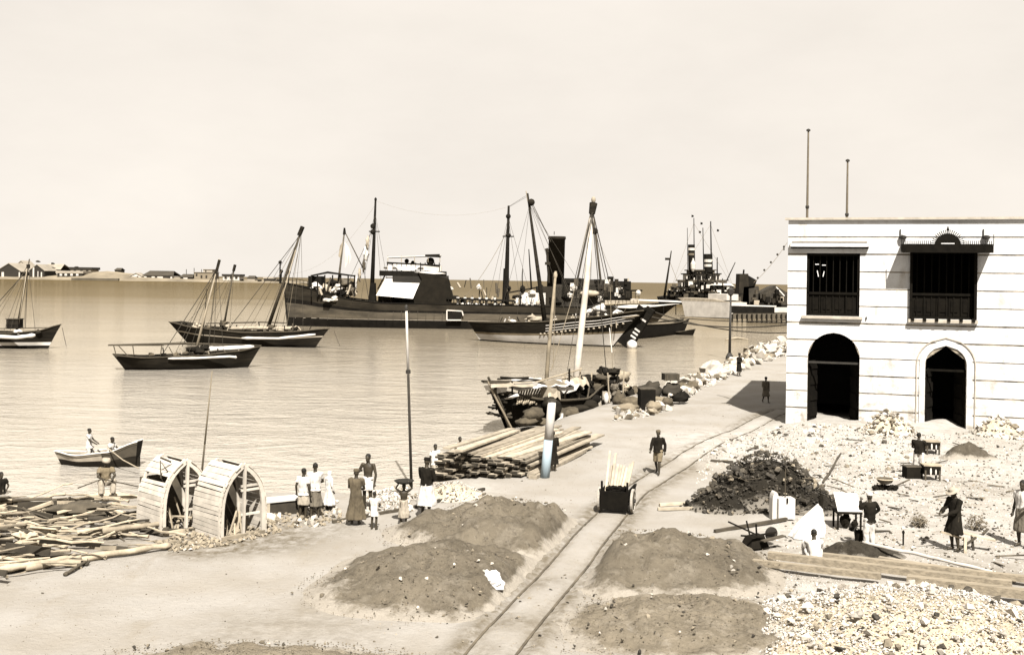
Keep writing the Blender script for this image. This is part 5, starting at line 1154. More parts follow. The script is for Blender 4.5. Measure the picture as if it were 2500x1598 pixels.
def heap_sampler(c, rx, ry, h, rot=0.0, p=1.3, spread=1.05):
    def f(r):
        a = r.uniform(0, 6.283); d = math.sqrt(r.random()) * spread
        lx, ly = d * rx * math.cos(a), d * ry * math.sin(a); x = c[0] + lx * math.cos(rot) - ly * math.sin(rot); y = c[1] + lx * math.sin(rot) + ly * math.cos(rot)
        q = max(0.0, 1 - d); q = 1 - (1 - q) ** p; q = q * q * (3 - 2 * q) * 0.55 + q * 0.45
        return Vector((x, y, gz(x, y) + h * q * 1.02 + 0.02))
    return f
def px_sampler(poly):
    "points on the ground inside a polygon drawn over the photo"
    W = [gp(*q) for q in poly]; xs = [q.x for q in W]; ys = [q.y for q in W]
    def inside(x, y):
        c = False
        for a, b in zip(W, W[1:] + W[:1]):
            if (a.y > y) != (b.y > y) and x < (b.x - a.x) * (y - a.y) / (b.y - a.y) + a.x: c = not c
        return c
    def f(r):
        for _ in range(200):
            x, y = r.uniform(min(xs), max(xs)), r.uniform(min(ys), max(ys))
            if inside(x, y): return Vector((x, y, gz(x, y)))
        return W[0]
    return f
def heap(c, rx, ry, h, label, name, core, nb, ns, big, small, kinds, seed, sm, cat='heap', rot=0.0, p=1.3, stone='stone', lobes=()):
    c = (c[0], c[1]); root = thing(name, label, cat, (c[0], c[1], gz(*c)))
    tot = 1 + len(lobes)
    for q, (cc, a, b, hh) in enumerate([((c[0], c[1]), rx, ry, h)] + list(lobes)):
        mound(cc, a, b, hh * 0.9, None, 'heap_core', core, rot, p, seed + q, 48, 22, 0.05, parent=root)
        f = 0.7 if (q == 0 and lobes) else (0.3 / max(1, len(lobes)) if lobes else 1.0)
        rubble(root, heap_sampler(cc, a, b, hh, rot, p), int(nb * f), int(ns * f), big, small, kinds, seed * 7 + q, sm, sink=0.12, name=stone)
    return root
root = thing('earth_clods', 'clods and pebbles crumbled over the grey earth mounds beside the rails', 'clods', gp(1300, 1400))
def clod_sampler():
    fs_ = [heap_sampler(c, a, b, h, rt, 1.6, 1.1) for c, a, b, h, rt in MH]
    def f(r):
        while True:
            p = r.choice(fs_)(r)
            if track_dist(p.x, p.y) > 0.95: return p + Z3 * 0.03
    return f
rubble(root, clod_sampler(), 260, 4200, (0.06, 0.16), (0.015, 0.055), 'mmcw', 41, mat('earth_crumb', 0.16, 0.05, 9.0, 0.95, s=1.0), sink=0.2, name='clod')
# coal
heap((8.55, 35.3), 2.35, 2.0, 1.55, 'tall heap of black coal lumps beside the rails', 'coal_heap', coal_core, 300, 1500, (0.14, 0.34), (0.05, 0.13), 'cccccmm', 3, coal_s, 'coal', p=1.5, stone='coal_lump',
     lobes=(((6.75, 34.2), 1.2, 0.9, 0.62), ((9.6, 34.2), 1.3, 1.0, 0.7)))
r_ = random.Random(6); smp_ = heap_sampler((8.55, 35.0), 2.3, 1.9, 1.5, 0, 1.5); cr_ = bpy.data.objects['coal_heap']
for i in range(70):
    p = smp_(r_); d = Vector((r_.gauss(0, 1), r_.gauss(0, 1), r_.uniform(0.1, 0.8))).normalized() * r_.uniform(0.15, 0.5); k = MB(); k.tube([p - d * 0.3, p + d], [0.014, 0.008], 5); k.build('twig', (drift_tw := mat('brown_twig', 0.10, 0.03, 5)), cr_)
# gravel in the right foreground
heap((8.6, 22.2), 3.6, 2.6, 0.75, 'broad pale gravel heap filling the right foreground', 'gravel_heap', pale_core, 300, 9500, (0.11, 0.30), (0.025, 0.09), 'wwwwmc', 5, coral_g, 'gravel', p=1.6,
     lobes=(((11.2, 21.2), 2.6, 2.2, 0.5), ((6.6, 20.8), 1.8, 1.6, 0.28)))
# stones against the warehouse
q_ = gp(2168, 1056); heap((q_.x, q_.y), 1.35, 0.9, 0.95, 'pile of pale building stones against the warehouse between the archways', 'stone_pile', pale_core, 190, 120, (0.14, 0.34), (0.05, 0.12), 'wwm', 8, coral_g, p=1.4)
q_ = gp(2440, 1062); heap((q_.x, q_.y), 1.3, 1.0, 0.75, 'rubble pile at the warehouse foot right of the narrower archway', 'stone_pile', pale_core, 120, 120, (0.12, 0.34), (0.05, 0.12), 'wwm', 9, coral_g, p=1.4)
# loose rubble field
root = thing('rubble_field', 'field of broken pale rubble between the coal heap and the warehouse', 'rubble', gp(2000, 1110))
rubble(root, px_sampler([(1700, 1110), (1790, 1060), (1900, 1040), (2110, 1045), (2240, 1060), (2240, 1150), (2100, 1210), (2010, 1250), (1960, 1180), (1830, 1100), (1700, 1180)]), 300, 2600, (0.12, 0.36), (0.03, 0.11), 'wwwwmc', 21, coral_g)
root = thing('loose_stones', 'loose stones strewn around the seated man in white', 'stones', gp(1930, 1310))
rubble(root, px_sampler([(1860, 1290), (1960, 1240), (2060, 1290), (2040, 1360), (1900, 1390)]), 70, 500, (0.06, 0.16), (0.02, 0.06), 'wwmc', 22, coral_g)
root = thing('loose_stones', 'scattered stones and grit along the worn yard below the warehouse lamps', 'stones', gp(2250, 1230))
rubble(root, px_sampler([(2100, 1240), (2470, 1120), (2500, 1330), (2250, 1400), (2120, 1330)]), 70, 700, (0.05, 0.14), (0.02, 0.06), 'wmmc', 23, coral_m)
root = thing('loose_stones', 'grit and pebbles scattered along the rails in the foreground', 'stones', gp(1300, 1450))
rubble(root, px_sampler([(820, 1480), (1250, 1330), (1480, 1290), (1800, 1450), (1700, 1590), (900, 1590)]), 90, 900, (0.04, 0.11), (0.015, 0.04), 'mmcc', 24, coral_m)
root = thing('yard_debris', 'broken plaster and stone debris trampled across the work yard', 'debris', gp(2300, 1150))
rubble(root, px_sampler([(1880, 1060), (2100, 1048), (2330, 1060), (2520, 1060), (2520, 1400), (2150, 1400), (2060, 1250), (2000, 1180)]), 300, 5200, (0.07, 0.24), (0.02, 0.08), 'wwwwmmc', 43, coral_g)
rubble(root, px_sampler([(1700, 1110), (1880, 1050), (2110, 1045), (2330, 1060), (2520, 1060), (2520, 1400), (2150, 1400), (2060, 1250), (1960, 1160)]), 0, 1500, (0.1, 0.2), (0.03, 0.13), 'c', 48, mat('dark_debris', 0.05, 0.02, 6.0, 0.95))
rr_ = random.Random(8); ps_ = px_sampler([(1720, 1110), (2110, 1045), (2330, 1070), (2500, 1080), (2480, 1380), (2150, 1380), (2060, 1250)])
for i in range(46):
    p = ps_(rr_); a = rr_.uniform(0, 6.28); L_ = rr_.uniform(0.25, 0.9); d = Vector((math.cos(a), math.sin(a), rr_.uniform(0, 0.25))) * L_; k = MB(); k.beam(p + Z3 * 0.02, p + d + Z3 * 0.03, rr_.uniform(0.03, 0.09), 0.03); k.build('wood_scrap', mat('scrap_wood', 0.12, 0.03, 3.0, rnd=0.6), root)
root = thing('yard_debris', 'pale chips and splinters between the long beams and the gravel heap', 'debris', gp(2000, 1430))
rubble(root, px_sampler([(1790, 1400), (1900, 1390), (2200, 1430), (2100, 1480), (1860, 1598), (1760, 1598)]), 120, 1800, (0.05, 0.14), (0.015, 0.05), 'wwmc', 44, coral_g)
V_ = px_sampler([(-60, 1430), (420, 1350), (900, 1290), (1180, 1215), (1440, 1090), (1700, 990), (1900, 985), (1700, 1120), (1450, 1230), (1100, 1330), (700, 1480), (500, 1598), (-60, 1598)])
root = thing('road_grit', 'fine grit and pebbles sprinkled over the pale quay road', 'grit', gp(700, 1400))
rubble(root, V_, 60, 2600, (0.04, 0.09), (0.012, 0.035), 'mmc', 45, mat('road_pebble', 0.16, 0.05, 9.0, 0.95, s=1.0))
# shore boulders
def boulders(label, poly, nb, ns, big, seed, kinds='wwm'):
    W = gp(*poly[0]); root = thing('shore_rocks', label, 'rocks', W); rubble(root, px_sampler(poly), nb, ns, big, (0.06, 0.2), kinds, seed, coral_m if seed in (34, 35) else coral_g, sink=0.1)
boulders('white boulders lining the water edge left of the warehouse shadow', [(1640, 975), (1630, 945), (1700, 915), (1790, 880), (1810, 905), (1740, 940), (1670, 978)], 290, 1200, (0.4, 1.3), 31, 'wwwm')
boulders('bright rubble bank climbing to the warehouse corner beyond the thin lamp post', [(1765, 895), (1800, 862), (1915, 826), (1990, 822), (1990, 850), (1860, 888), (1790, 912)], 300, 1500, (0.6, 1.6), 32, 'wwwm')
boulders('white rocks in front of the sack cargo', [(1490, 1030), (1520, 1000), (1610, 985), (1640, 1000), (1560, 1025)], 46, 120, (0.25, 0.75), 33)
boulders('pale stones around the feet of the men at the water edge', [(640, 1275), (670, 1235), (820, 1222), (850, 1275), (740, 1290)], 80, 260, (0.12, 0.36), 34)
boulders('line of stones under the two slatted arched frames', [(390, 1325), (480, 1290), (660, 1272), (690, 1300), (560, 1330), (420, 1350)], 80, 500, (0.06, 0.2), 35, 'mmw')
boulders('white rubble piled behind the dark-skirted boy', [(860, 1255), (880, 1198), (990, 1185), (1010, 1250)], 120, 300, (0.1, 0.3), 36, 'wwm')
q_ = gp(1100, 1215); heap((q_.x, q_.y), 1.35, 0.75, 0.5, 'low white gravel heap in front of the timber stack', 'gravel_heap', pale_core, 160, 700, (0.06, 0.15), (0.02, 0.06), 'wwm', 37, coral_g, 'gravel')
# crumpled white sheet on the near mound
q_ = Vector((-0.37, 24.25, 0)); q_.z = gz(q_.x, q_.y) + 0.30
sh = MB(); sh.blob(q_, (0.50, 0.34, 0.52), n=20, m=14, amp=0.55, seed=6); tag(sh.build('white_sheet', mat('bleached_cloth', 0.55, 0.5, 2, s=0.1), None), 'crumpled bright white sheet lying on the mound by the rails', 'sheet')

# rails
t = thing('narrow_gauge_track', 'pair of narrow-gauge rails curving from the foreground toward the warehouse corner', 'rails', TRACK[2])
def smooth_path(P, n=6):
    out = []
    for i in range(len(P) - 1):
        p0, p1, p2, p3 = P[max(i - 1, 0)], P[i], P[i + 1], P[min(i + 2, len(P) - 1)]
        for k in range(n):
            s = k / n; out.append(0.5 * ((2 * p1) + (p2 - p0) * s + (2 * p0 - 5 * p1 + 4 * p2 - p3) * s * s + (3 * p1 - p0 - 3 * p2 + p3) * s ** 3))
    return out + [P[-1]]
TP = smooth_path(TRACK)
def offs(P, d):
    out = []
    for i, p in enumerate(P):
        tt = (P[min(i + 1, len(P) - 1)] - P[max(i - 1, 0)]).normalized(); out.append(p + Vector((tt.y, -tt.x, 0)) * d)
    return out
GAUGE = 0.95
for d in (0.0, GAUGE):
    P = offs(TP, d); m = MB(); rs = []
    for p in P:
        z = gz(p.x, p.y) + 0.015; k = P.index(p); tt = (P[min(k + 1, len(P) - 1)] - P[max(k - 1, 0)]).normalized(); s = Vector((tt.y, -tt.x, 0))
        rs.append([Vector((p.x, p.y, z)) + s * a + Z3 * b for a, b in ((-0.03, -0.06), (-0.025, 0.02), (0.025, 0.02), (0.03, -0.06))])
    m.rings(rs); m.build('rail', mat('rusty_rail', 0.10, 0.03, 1.2, 0.7), t)
# ------------------------------------------------------------------ timber
plank_pale = mat('sawn_plank', 0.36, 0.22, 2.5, 0.9, 0.004, 20, s=0.8, rnd=0.45, stretch=(1, 1, 1))
plank_dark = mat('dark_plank_end', 0.035, 0.02, 3, 0.9, s=1.0)
drift = mat('bleached_driftwood', 0.33, 0.18, 2.5, 0.92, 0.006, 16, s=0.9, rnd=0.5)
drift_d = mat('dark_driftwood', 0.06, 0.03, 2.5, 0.92, s=1.0, rnd=0.4)
def plank_mesh(L, w, h, m, end=None):
    b = MB(); b.box((L / 2, 0, 0), (L, w, h))
    me = bpy.data.meshes.new('plank'); me.from_pydata([tuple(v) for v in b.v], [], b.f); me.materials.append(m)
    if end: me.materials.append(end); me.polygons[4].material_index = 1
    me.update(); return me
def orient(a, d, roll=0.0):
    d = Vector(d).normalized(); s = Z3.cross(d).normalized() if abs(d.z) < 0.99 else Vector((0, 1, 0)); u = d.cross(s)
    M = Matrix((d, s, u)).transposed().to_4x4(); return Matrix.Translation(a) @ M @ Matrix.Rotation(roll, 4, 'X')
def timber_stack():
    root = thing('timber_stack', 'large fanned stack of sawn planks beside the painted post', 'timber', px(1200, 1150))
    r = random.Random(5)
    meshes = [plank_mesh(L, w, 0.07, plank_pale, plank_dark) for L, w in ((8.2, 0.34), (7.2, 0.28), (9.0, 0.42), (6.4, 0.30), (7.8, 0.46))]
    A, B = px(1062, 1166), px(1288, 1166)
    n = 0
    for lay in range(12):
        cnt = 11 if lay < 8 else 11 - (lay - 7)
        for i in range(cnt):
            f = (i + 0.5) / 11
            zt = 0.06 + lay * 0.085
            if zt > 1.05 - 0.40 * f: continue
            p = A.lerp(B, f + r.uniform(-0.015, 0.015)) + Vector((r.uniform(-0.1, 0.1), r.uniform(-0.25, 0.25), 0))
            ang = math.atan2(7.2, 3.9 - 1.4 * f) + r.uniform(-0.07, 0.07)
            zz = gz(p.x, p.y) + zt; d = Vector((math.cos(ang), math.sin(ang), r.uniform(-0.012, 0.012)))
            inst(r.choice(meshes), 'plank', root, orient(Vector((p.x, p.y, zz)), d, r.uniform(-0.06, 0.06))); n += 1
    for (x0, y0, x1, y1, z) in ((1296, 1160, 1432, 1082, 0.12), (1300, 1165, 1425, 1098, 0.08), (1240, 1112, 1330, 1062, 0.55), (1090, 1094, 1250, 1046, 1.05), (1120, 1100, 1262, 1050, 1.1)):
        a, b = px(x0, y0, z), px(x1, y1, z * 0.9); m = MB(); m.beam(a, b, 0.3, 0.12 if z < 0.5 else 0.07); m.build('plank', plank_pale, root)
timber_stack()
def long_log(p0, p1, r, label, name='log', m=None, cat='log', square=False, group=None):
    a, b = Vector(p0), Vector(p1); k = MB(); n = 22; pts, rr = [], []
    for i in range(n + 1):
        f = i / n; p = a.lerp(b, f); p.z += 0.02 * noise.noise(Vector((i * 0.6, p0[0], 0))); p.x += 0.0; p.y += 0.12 * noise.noise(Vector((i * 0.2, p0[1], 3))); pts.append(p); rr.append(r * (1 - 0.3 * f) * (1 + 0.35 * noise.noise(Vector((i * 0.45, 1, p0[0])))))
    if square: k.beam(a, b, 2 * r, 1.7 * r)
    else: k.tube(pts, rr, 10)
    return tag(k.build(name, m or drift, None, not square), label, cat, group)
def onground(x, y, dz): p = gp(x, y); p.z += dz; return p
gl = 'long beams lying across the yard'
beam_m = mat('weathered_beam', 0.24, 0.13, 6.0, 0.9, 0.01, 8, s=0.9, stretch=(0.08, 2.5, 2.5))
long_log(onground(1838, 1386, 0.16), onground(2150, 1424, 0.18), 0.085, 'short front beam of the bundle, left end nearest the mound', 'beam', beam_m, 'beam', True, gl)
long_log(onground(1876, 1372, 0.20), onground(2470, 1448, 0.22), 0.10, 'long beam with free left end, second from the front', 'beam', beam_m, 'beam', True, gl)
long_log(onground(2000, 1370, 0.17), onground(2570, 1436, 0.16), 0.085, 'long beam lying just behind the second one', 'beam', beam_m, 'beam', True, gl)
long_log(onground(2215, 1436, 0.22), onground(2640, 1494, 0.25), 0.12, 'thick beam running out of the frame behind the gravel heap', 'beam', beam_m, 'beam', True, gl)
long_log(onground(2106, 1350, 0.30), onground(2420, 1408, 0.16), 0.05, 'thin white pole resting on the dark earth heap', 'pole', mat('white_pole', 0.40, 0.30, 3, s=0.4), 'pole')
long_log(onground(2146, 1372, 0.1), onground(2480, 1424, 0.1), 0.07, 'narrow batten between the white pole and the long beam', 'batten', plank_pale, 'batten', True, gl)
long_log(onground(1900, 1362, 0.05), onground(2030, 1382, 0.05), 0.05, 'short thin batten in front of the seated man in white', 'batten', drift_d, 'batten', True, gl)
long_log(onground(60, 1396, 0.12), onground(418, 1340, 0.12), 0.10, 'big bleached log, lowest on the driftwood bank', 'log', drift, 'log', False, 'large logs on the bank')
long_log(onground(-60, 1412, 0.12), onground(200, 1372, 0.16), 0.09, 'second bleached log overlapping the left end of the big one', 'log', drift, 'log', False, 'large logs on the bank')
long_log(onground(155, 1408, 0.05), onground(212, 1378, 0.1), 0.05, 'short dark stick poking out in front of the big log', 'stick', drift_d, 'stick')
long_log(onground(250, 1322, 0.3), onground(400, 1302, 0.30), 0.09, 'bent pale log behind the big log, ending at the first arched frame', 'log', drift, 'log', False, 'large logs on the bank')
long_log(onground(1610, 1236, 0.06), onground(1745, 1228, 0.06), 0.05, 'pale board lying at the left foot of the coal heap', 'board', plank_pale, 'board', True, 'boards by the coal')
long_log(onground(1606, 1246, 0.06), onground(1700, 1244, 0.06), 0.05, 'front board of the pair left of the coal heap', 'board', plank_pale, 'board', True, 'boards by the coal')
long_log(onground(1735, 1126, 0.04), onground(1790, 1130, 0.05), 0.05, 'short rust-brown board above the coal heap left shoulder', 'board', mat('rust_board', 0.05, 0.03, 3), 'board', True, 'boards by the coal')
long_log(onground(812, 1277, 0.05), onground(985, 1246, 0.05), 0.05, 'dark plank edge on the road under the robed man', 'plank', drift_d, 'plank', True, 'planks edging the road')
long_log(onground(1012, 1240, 0.05), onground(1182, 1196, 0.05), 0.05, 'dark plank edge reaching right past the white gravel heap', 'plank', drift_d, 'plank', True, 'planks edging the road')
long_log(onground(2010, 1180, 0.05), onground(2052, 1112, 0.1), 0.05, 'dark pole lying upslope in the rubble field', 'pole', drift_d, 'pole')
long_log(onground(1745, 1300, 0.05), onground(1920, 1272, 0.08), 0.05, 'thin board behind the overturned barrow', 'board', drift_d, 'board', True)

def driftwood():
    root = thing('driftwood_pile', 'tangled bank of broken driftwood and boards at the left water edge', 'driftwood', gp(180, 1310))
    r = random.Random(9); meshes = []
    for k in range(12):
        L = r.uniform(0.4, 2.8); b = MB()
        if k % 3: b.tube([(L * i / 5, 0.06 * L * noise.noise(Vector((i * 0.7, k, 0))), 0.04 * L * noise.noise(Vector((i * 0.7, k, 5)))) for i in range(6)], [r.uniform(0.015, 0.06) * (1 - 0.1 * i) for i in range(6)], 6)
        else: b.box((L / 2, 0, 0), (L, r.uniform(0.10, 0.22), 0.04))
        me = bpy.data.meshes.new('driftwood_piece'); me.from_pydata([tuple(v) for v in b.v], [], b.f); me.materials.append(drift if k % 6 else drift_d); meshes.append(me)
    smp = px_sampler([(-120, 1240), (60, 1236), (200, 1232), (330, 1250), (400, 1290), (340, 1330), (120, 1390), (-120, 1440)])
    for i in range(290):
        p = smp(r); p.z += abs(r.gauss(0.12, 0.16)); a = r.gauss(0.12, 0.42) + (math.pi if r.random() < 0.3 else 0)
        inst(r.choice(meshes), 'driftwood_piece', root, orient(p - Vector((1.0, 0, 0)) * math.cos(a), (math.cos(a), math.sin(a), r.gauss(0.02, 0.10)), r.uniform(0, 3)))
    for (x0, y0, x1, y1, z1, rr) in ((45, 1255, 128, 1226, 0.5, 0.07), (130, 1222, 160, 1240, 0.2, 0.04), (160, 1238, 170, 1212, 0.6, 0.03), (170, 1212, 190, 1240, 0.3, 0.03), (190, 1232, 232, 1250, 0.2, 0.05), (0, 1258, 30, 1243, 0.4, 0.04), (300, 1155, 345, 1290, 0.0, 0.06)):
        a = onground(x0, y0 + 12, 0.2 + z1 * 0.3); D = a.y; m = MB(); m.tube([pd(x0, y0, D), pd(x1, y1, D)], rr, 6); m.build('driftwood_piece', drift if rr > 0.055 else drift_d, root)
    m = MB(); q = onground(190, 1268, 0.25); m.blob(q, (1.7, 0.9, 0.5), n=12, amp=0.6, seed=3); m.build('dark_scrap', drift_d, root)
    m = MB(); q = onground(64, 1345, 0.3); m.blob(q, (0.6, 0.4, 0.35), n=14, amp=1.2, seed=4); m.build('stump', drift, root)
    m = MB(); q = onground(268, 1218, 0.1); m.blob(q, (1.8, 0.5, 0.35), n=10, amp=0.5, seed=8); m.build('stump', drift, root)
driftwood()

# arched slatted frames (boat cradle covers)
slat_w = mat('whitewashed_slat', 0.46, 0.34, 3.0, 0.9, s=0.5, rnd=0.2)
def arched_frame(xl, yb, label, rot, hgt, broken, seed):
    base = onground(xl, yb, 0.0)
    t = thing('slatted_arch', label, 'shelter', base, rot, 'slatted arched frames')
    r = random.Random(seed); W, Ln = 1.36, 1.35      # width of the end, length
    # local: x = across the arched end, y = along the length (away); pointed arch section
    def sec(f): # f -1..1 left foot to right foot
        q = 1 - abs(f); return W / 2 * math.copysign(1, f) * (1 - q ** 4.6), hgt * q
    n = 15
    for y in (0.0, Ln):
        m = MB(); pts = [sec(-1 + 2 * i / 24) for i in range(25)]
        for (x0, z0), (x1, z1) in zip(pts, pts[1:]): m.beam((x0, y, z0), (x1, y, z1), 0.15 if y == 0 else 0.07, 0.07, up=(0, 1, 0))
        m.build('arch_rib', slat_w, t, local=True)
    for sd in (-1, 1):
        for i in range(n):
            if broken and sd < 0 and i in (11,): continue
            f = sd * (1 - (i + 0.5) / n * 0.97); x, z = sec(f); x1, z1 = sec(sd * max(0.001, abs(f) - 0.03)); d = Vector((x1 - x, 0, z1 - z)).normalized()
            nrm = Vector((-d.z * -sd, 0, d.x * -sd)); nrm = nrm if nrm.x * sd > 0 else -nrm
            m = MB(); c = Vector((x, Ln / 2, z)) + nrm * 0.05; gap = r.uniform(0.88, 0.99) if i % 5 else 0.74
            M = Matrix((Vector((0, 1, 0)), d, d.cross(Vector((0, 1, 0))) * -1)).transposed(); wdt = math.hypot(sec(sd * (1 - i / n * 0.97))[0] - sec(sd * (1 - (i + 1) / n * 0.97))[0], sec(sd * (1 - i / n * 0.97))[1] - sec(sd * (1 - (i + 1) / n * 0.97))[1]) * gap
            m.box(c, (Ln + 0.12 + r.uniform(-0.04, 0.04), wdt, 0.022), M=M @ Matrix.Rotation(r.uniform(-0.02, 0.02), 3, 'Z')); m.build('slat', slat_w, t, local=True)
    m = MB(); m.beam((0.02, 0.0, 0.0), (0.05, 0.0, hgt * 0.97), 0.08, 0.07); m.build('centre_post', slat_w, t, local=True)
    for z in (hgt * 0.70, hgt * 0.64, hgt * 0.30): m = MB(); m.beam((-0.05, 0.02, z), (W / 2 * 0.8, 0.02, z), 0.05, 0.06); m.build('cross_bar', slat_w, t, local=True)
    m = MB(); m.beam((-W / 2, -0.02, 0.02), (W / 2, -0.02, 0.02), 0.12, 0.12); m.build('ground_sill', drift, t, local=True)
    # clutter inside
    for k in range(10): m = MB(); x, y = r.uniform(-0.4, 0.5), r.uniform(0.15, 0.9); m.beam((x, y, 0), (x + r.uniform(-0.3, 0.3), y + 0.1, r.uniform(0.3, 0.9)), 0.05, 0.04); m.build('stored_stick', drift, t, local=True)
    m = MB(); m.box((0, Ln + 0.03, hgt * 0.36), (W * 0.98, 0.04, hgt * 0.72)); m.build('inside_shade_board', drift_d, t, local=True)  # dark sheet added to put shade inside the arch
    if broken:
        m = MB(); m.tube([(-0.65, 0.2, hgt * 0.78), (-0.68, 0.2, hgt * 1.03), (-0.45, 0.2, hgt * 0.86)], 0.02, 5); m.build('loose_batten', drift_d, t, local=True)
        m = MB(); m.tube([(-0.62, 0.3, hgt * 1.06), (-0.3, 0.3, hgt * 0.98)], 0.03, 5); m.build('loose_batten', drift_d, t, local=True)
arched_frame(452, 1296, 'slatted arched frame on the left, top slats missing', R(46), 1.98, True, 2)
arched_frame(592, 1308, 'slatted arched frame on the right with sharp pointed opening', R(46), 1.98, False, 3)
# white trough
q = onground(694, 1250, 0.0); t = thing('white_trough', 'long white-topped box bench right of the arched frames', 'box', q, R(32))
m = MB(); m.box((0, 0, 0.42), (1.35, 0.62, 0.05)); m.build('lid', mat('white_lid', 0.46, 0.4, 2, s=0.25), t, local=True)
m = MB(); m.box((0, 0, 0.19), (1.25, 0.52, 0.40)); m.build('box_side', plank_dark, t, local=True)
for x in (-0.6, 0.6):
    for y in (-0.25, 0.25): m = MB(); m.box((x, y, 0.18), (0.09, 0.09, 0.42)); m.build('leg', plank_pale, t, local=True)

# ------------------------------------------------------------------ posts by the water
def post(x0, y0, x1, y1, r0, r1, label, secs, name='post'):
    b = onground(x0, y0, -0.05)
    if b.z < WZ - 0.3: b = px(x0, y0, WZ - 0.3)
    D = b.y; tp = pd(x1, y1, D); t = thing(name, label, 'post', b)
    for f0, f1, m, nm in secs:
        k = MB(); k.tube([b.lerp(tp, f0), b.lerp(tp, f1)], [r0 + (r1 - r0) * f0, r0 + (r1 - r0) * f1], 10); k.build(nm, m, t, True)
    return t, b, tp
blue = bpy.data.materials.new('pale_blue_paint'); blue.use_nodes = True; blue.node_tree.nodes['Principled BSDF'].inputs['Base Color'].default_value = (0.20, 0.25, 0.28, 1); blue.node_tree.nodes['Principled BSDF'].inputs['Roughness'].default_value = 0.8
t, b, tp = post(1330, 1165, 1348, 977, 0.175, 0.15, 'stout leaning post painted white above and pale blue below', ((0, 0.5, blue, 'blue_shaft'), (0.5, 0.995, mat('white_post', 0.42, 0.32, 2.5, s=0.3), 'white_shaft')))
k = MB(); k.tube([tp - Z3 * 0.01, tp + Z3 * 0.05], [0.19, 0.12], 10); k.build('post_cap', plank_dark, t)
t, b, tp = post(1005, 1174, 992, 752, 0.060, 0.05, 'tall thin post at the water edge, dark below and white above', ((0, 0.63, mat('dark_post', 0.022, 0.012, 3), 'dark_shaft'), (0.63, 1, mat('white_post', 0.42), 'white_shaft')), 'tall_post')
k = MB(); k.blob(tp, (0.16, 0.16, 0.3)); k.build('post_cap', iron, t); k = MB(); k.tube([b.lerp(tp, 0.64), b.lerp(tp, 0.66)], 0.10, 8); k.build('post_band', iron, t)
post(490, 1180, 518, 905, 0.05, 0.022, 'slender raking pole rising between the two arched frames', ((0, 0.35, wood_mid, 'pole_butt'), (0.35, 1, rope_pale, 'pole_tip')), 'raking_pole')
t, b, tp = post(1781, 876, 1784, 722, 0.17, 0.11, 'thin dark lamp post on the rocks near the warehouse', ((0, 1, iron, 'lamp_shaft'),), 'lamp_post')
k = MB(); k.lathe(b, [(0.5, -0.1), (0.42, 0.5), (0.2, 0.9)], 8); k.build('lamp_base', iron, t); k = MB(); k.lathe(tp, [(0.1, 0), (0.3, 0.15), (0.34, 0.7), (0.1, 1.0)], 8); k.build('lantern', iron, t)

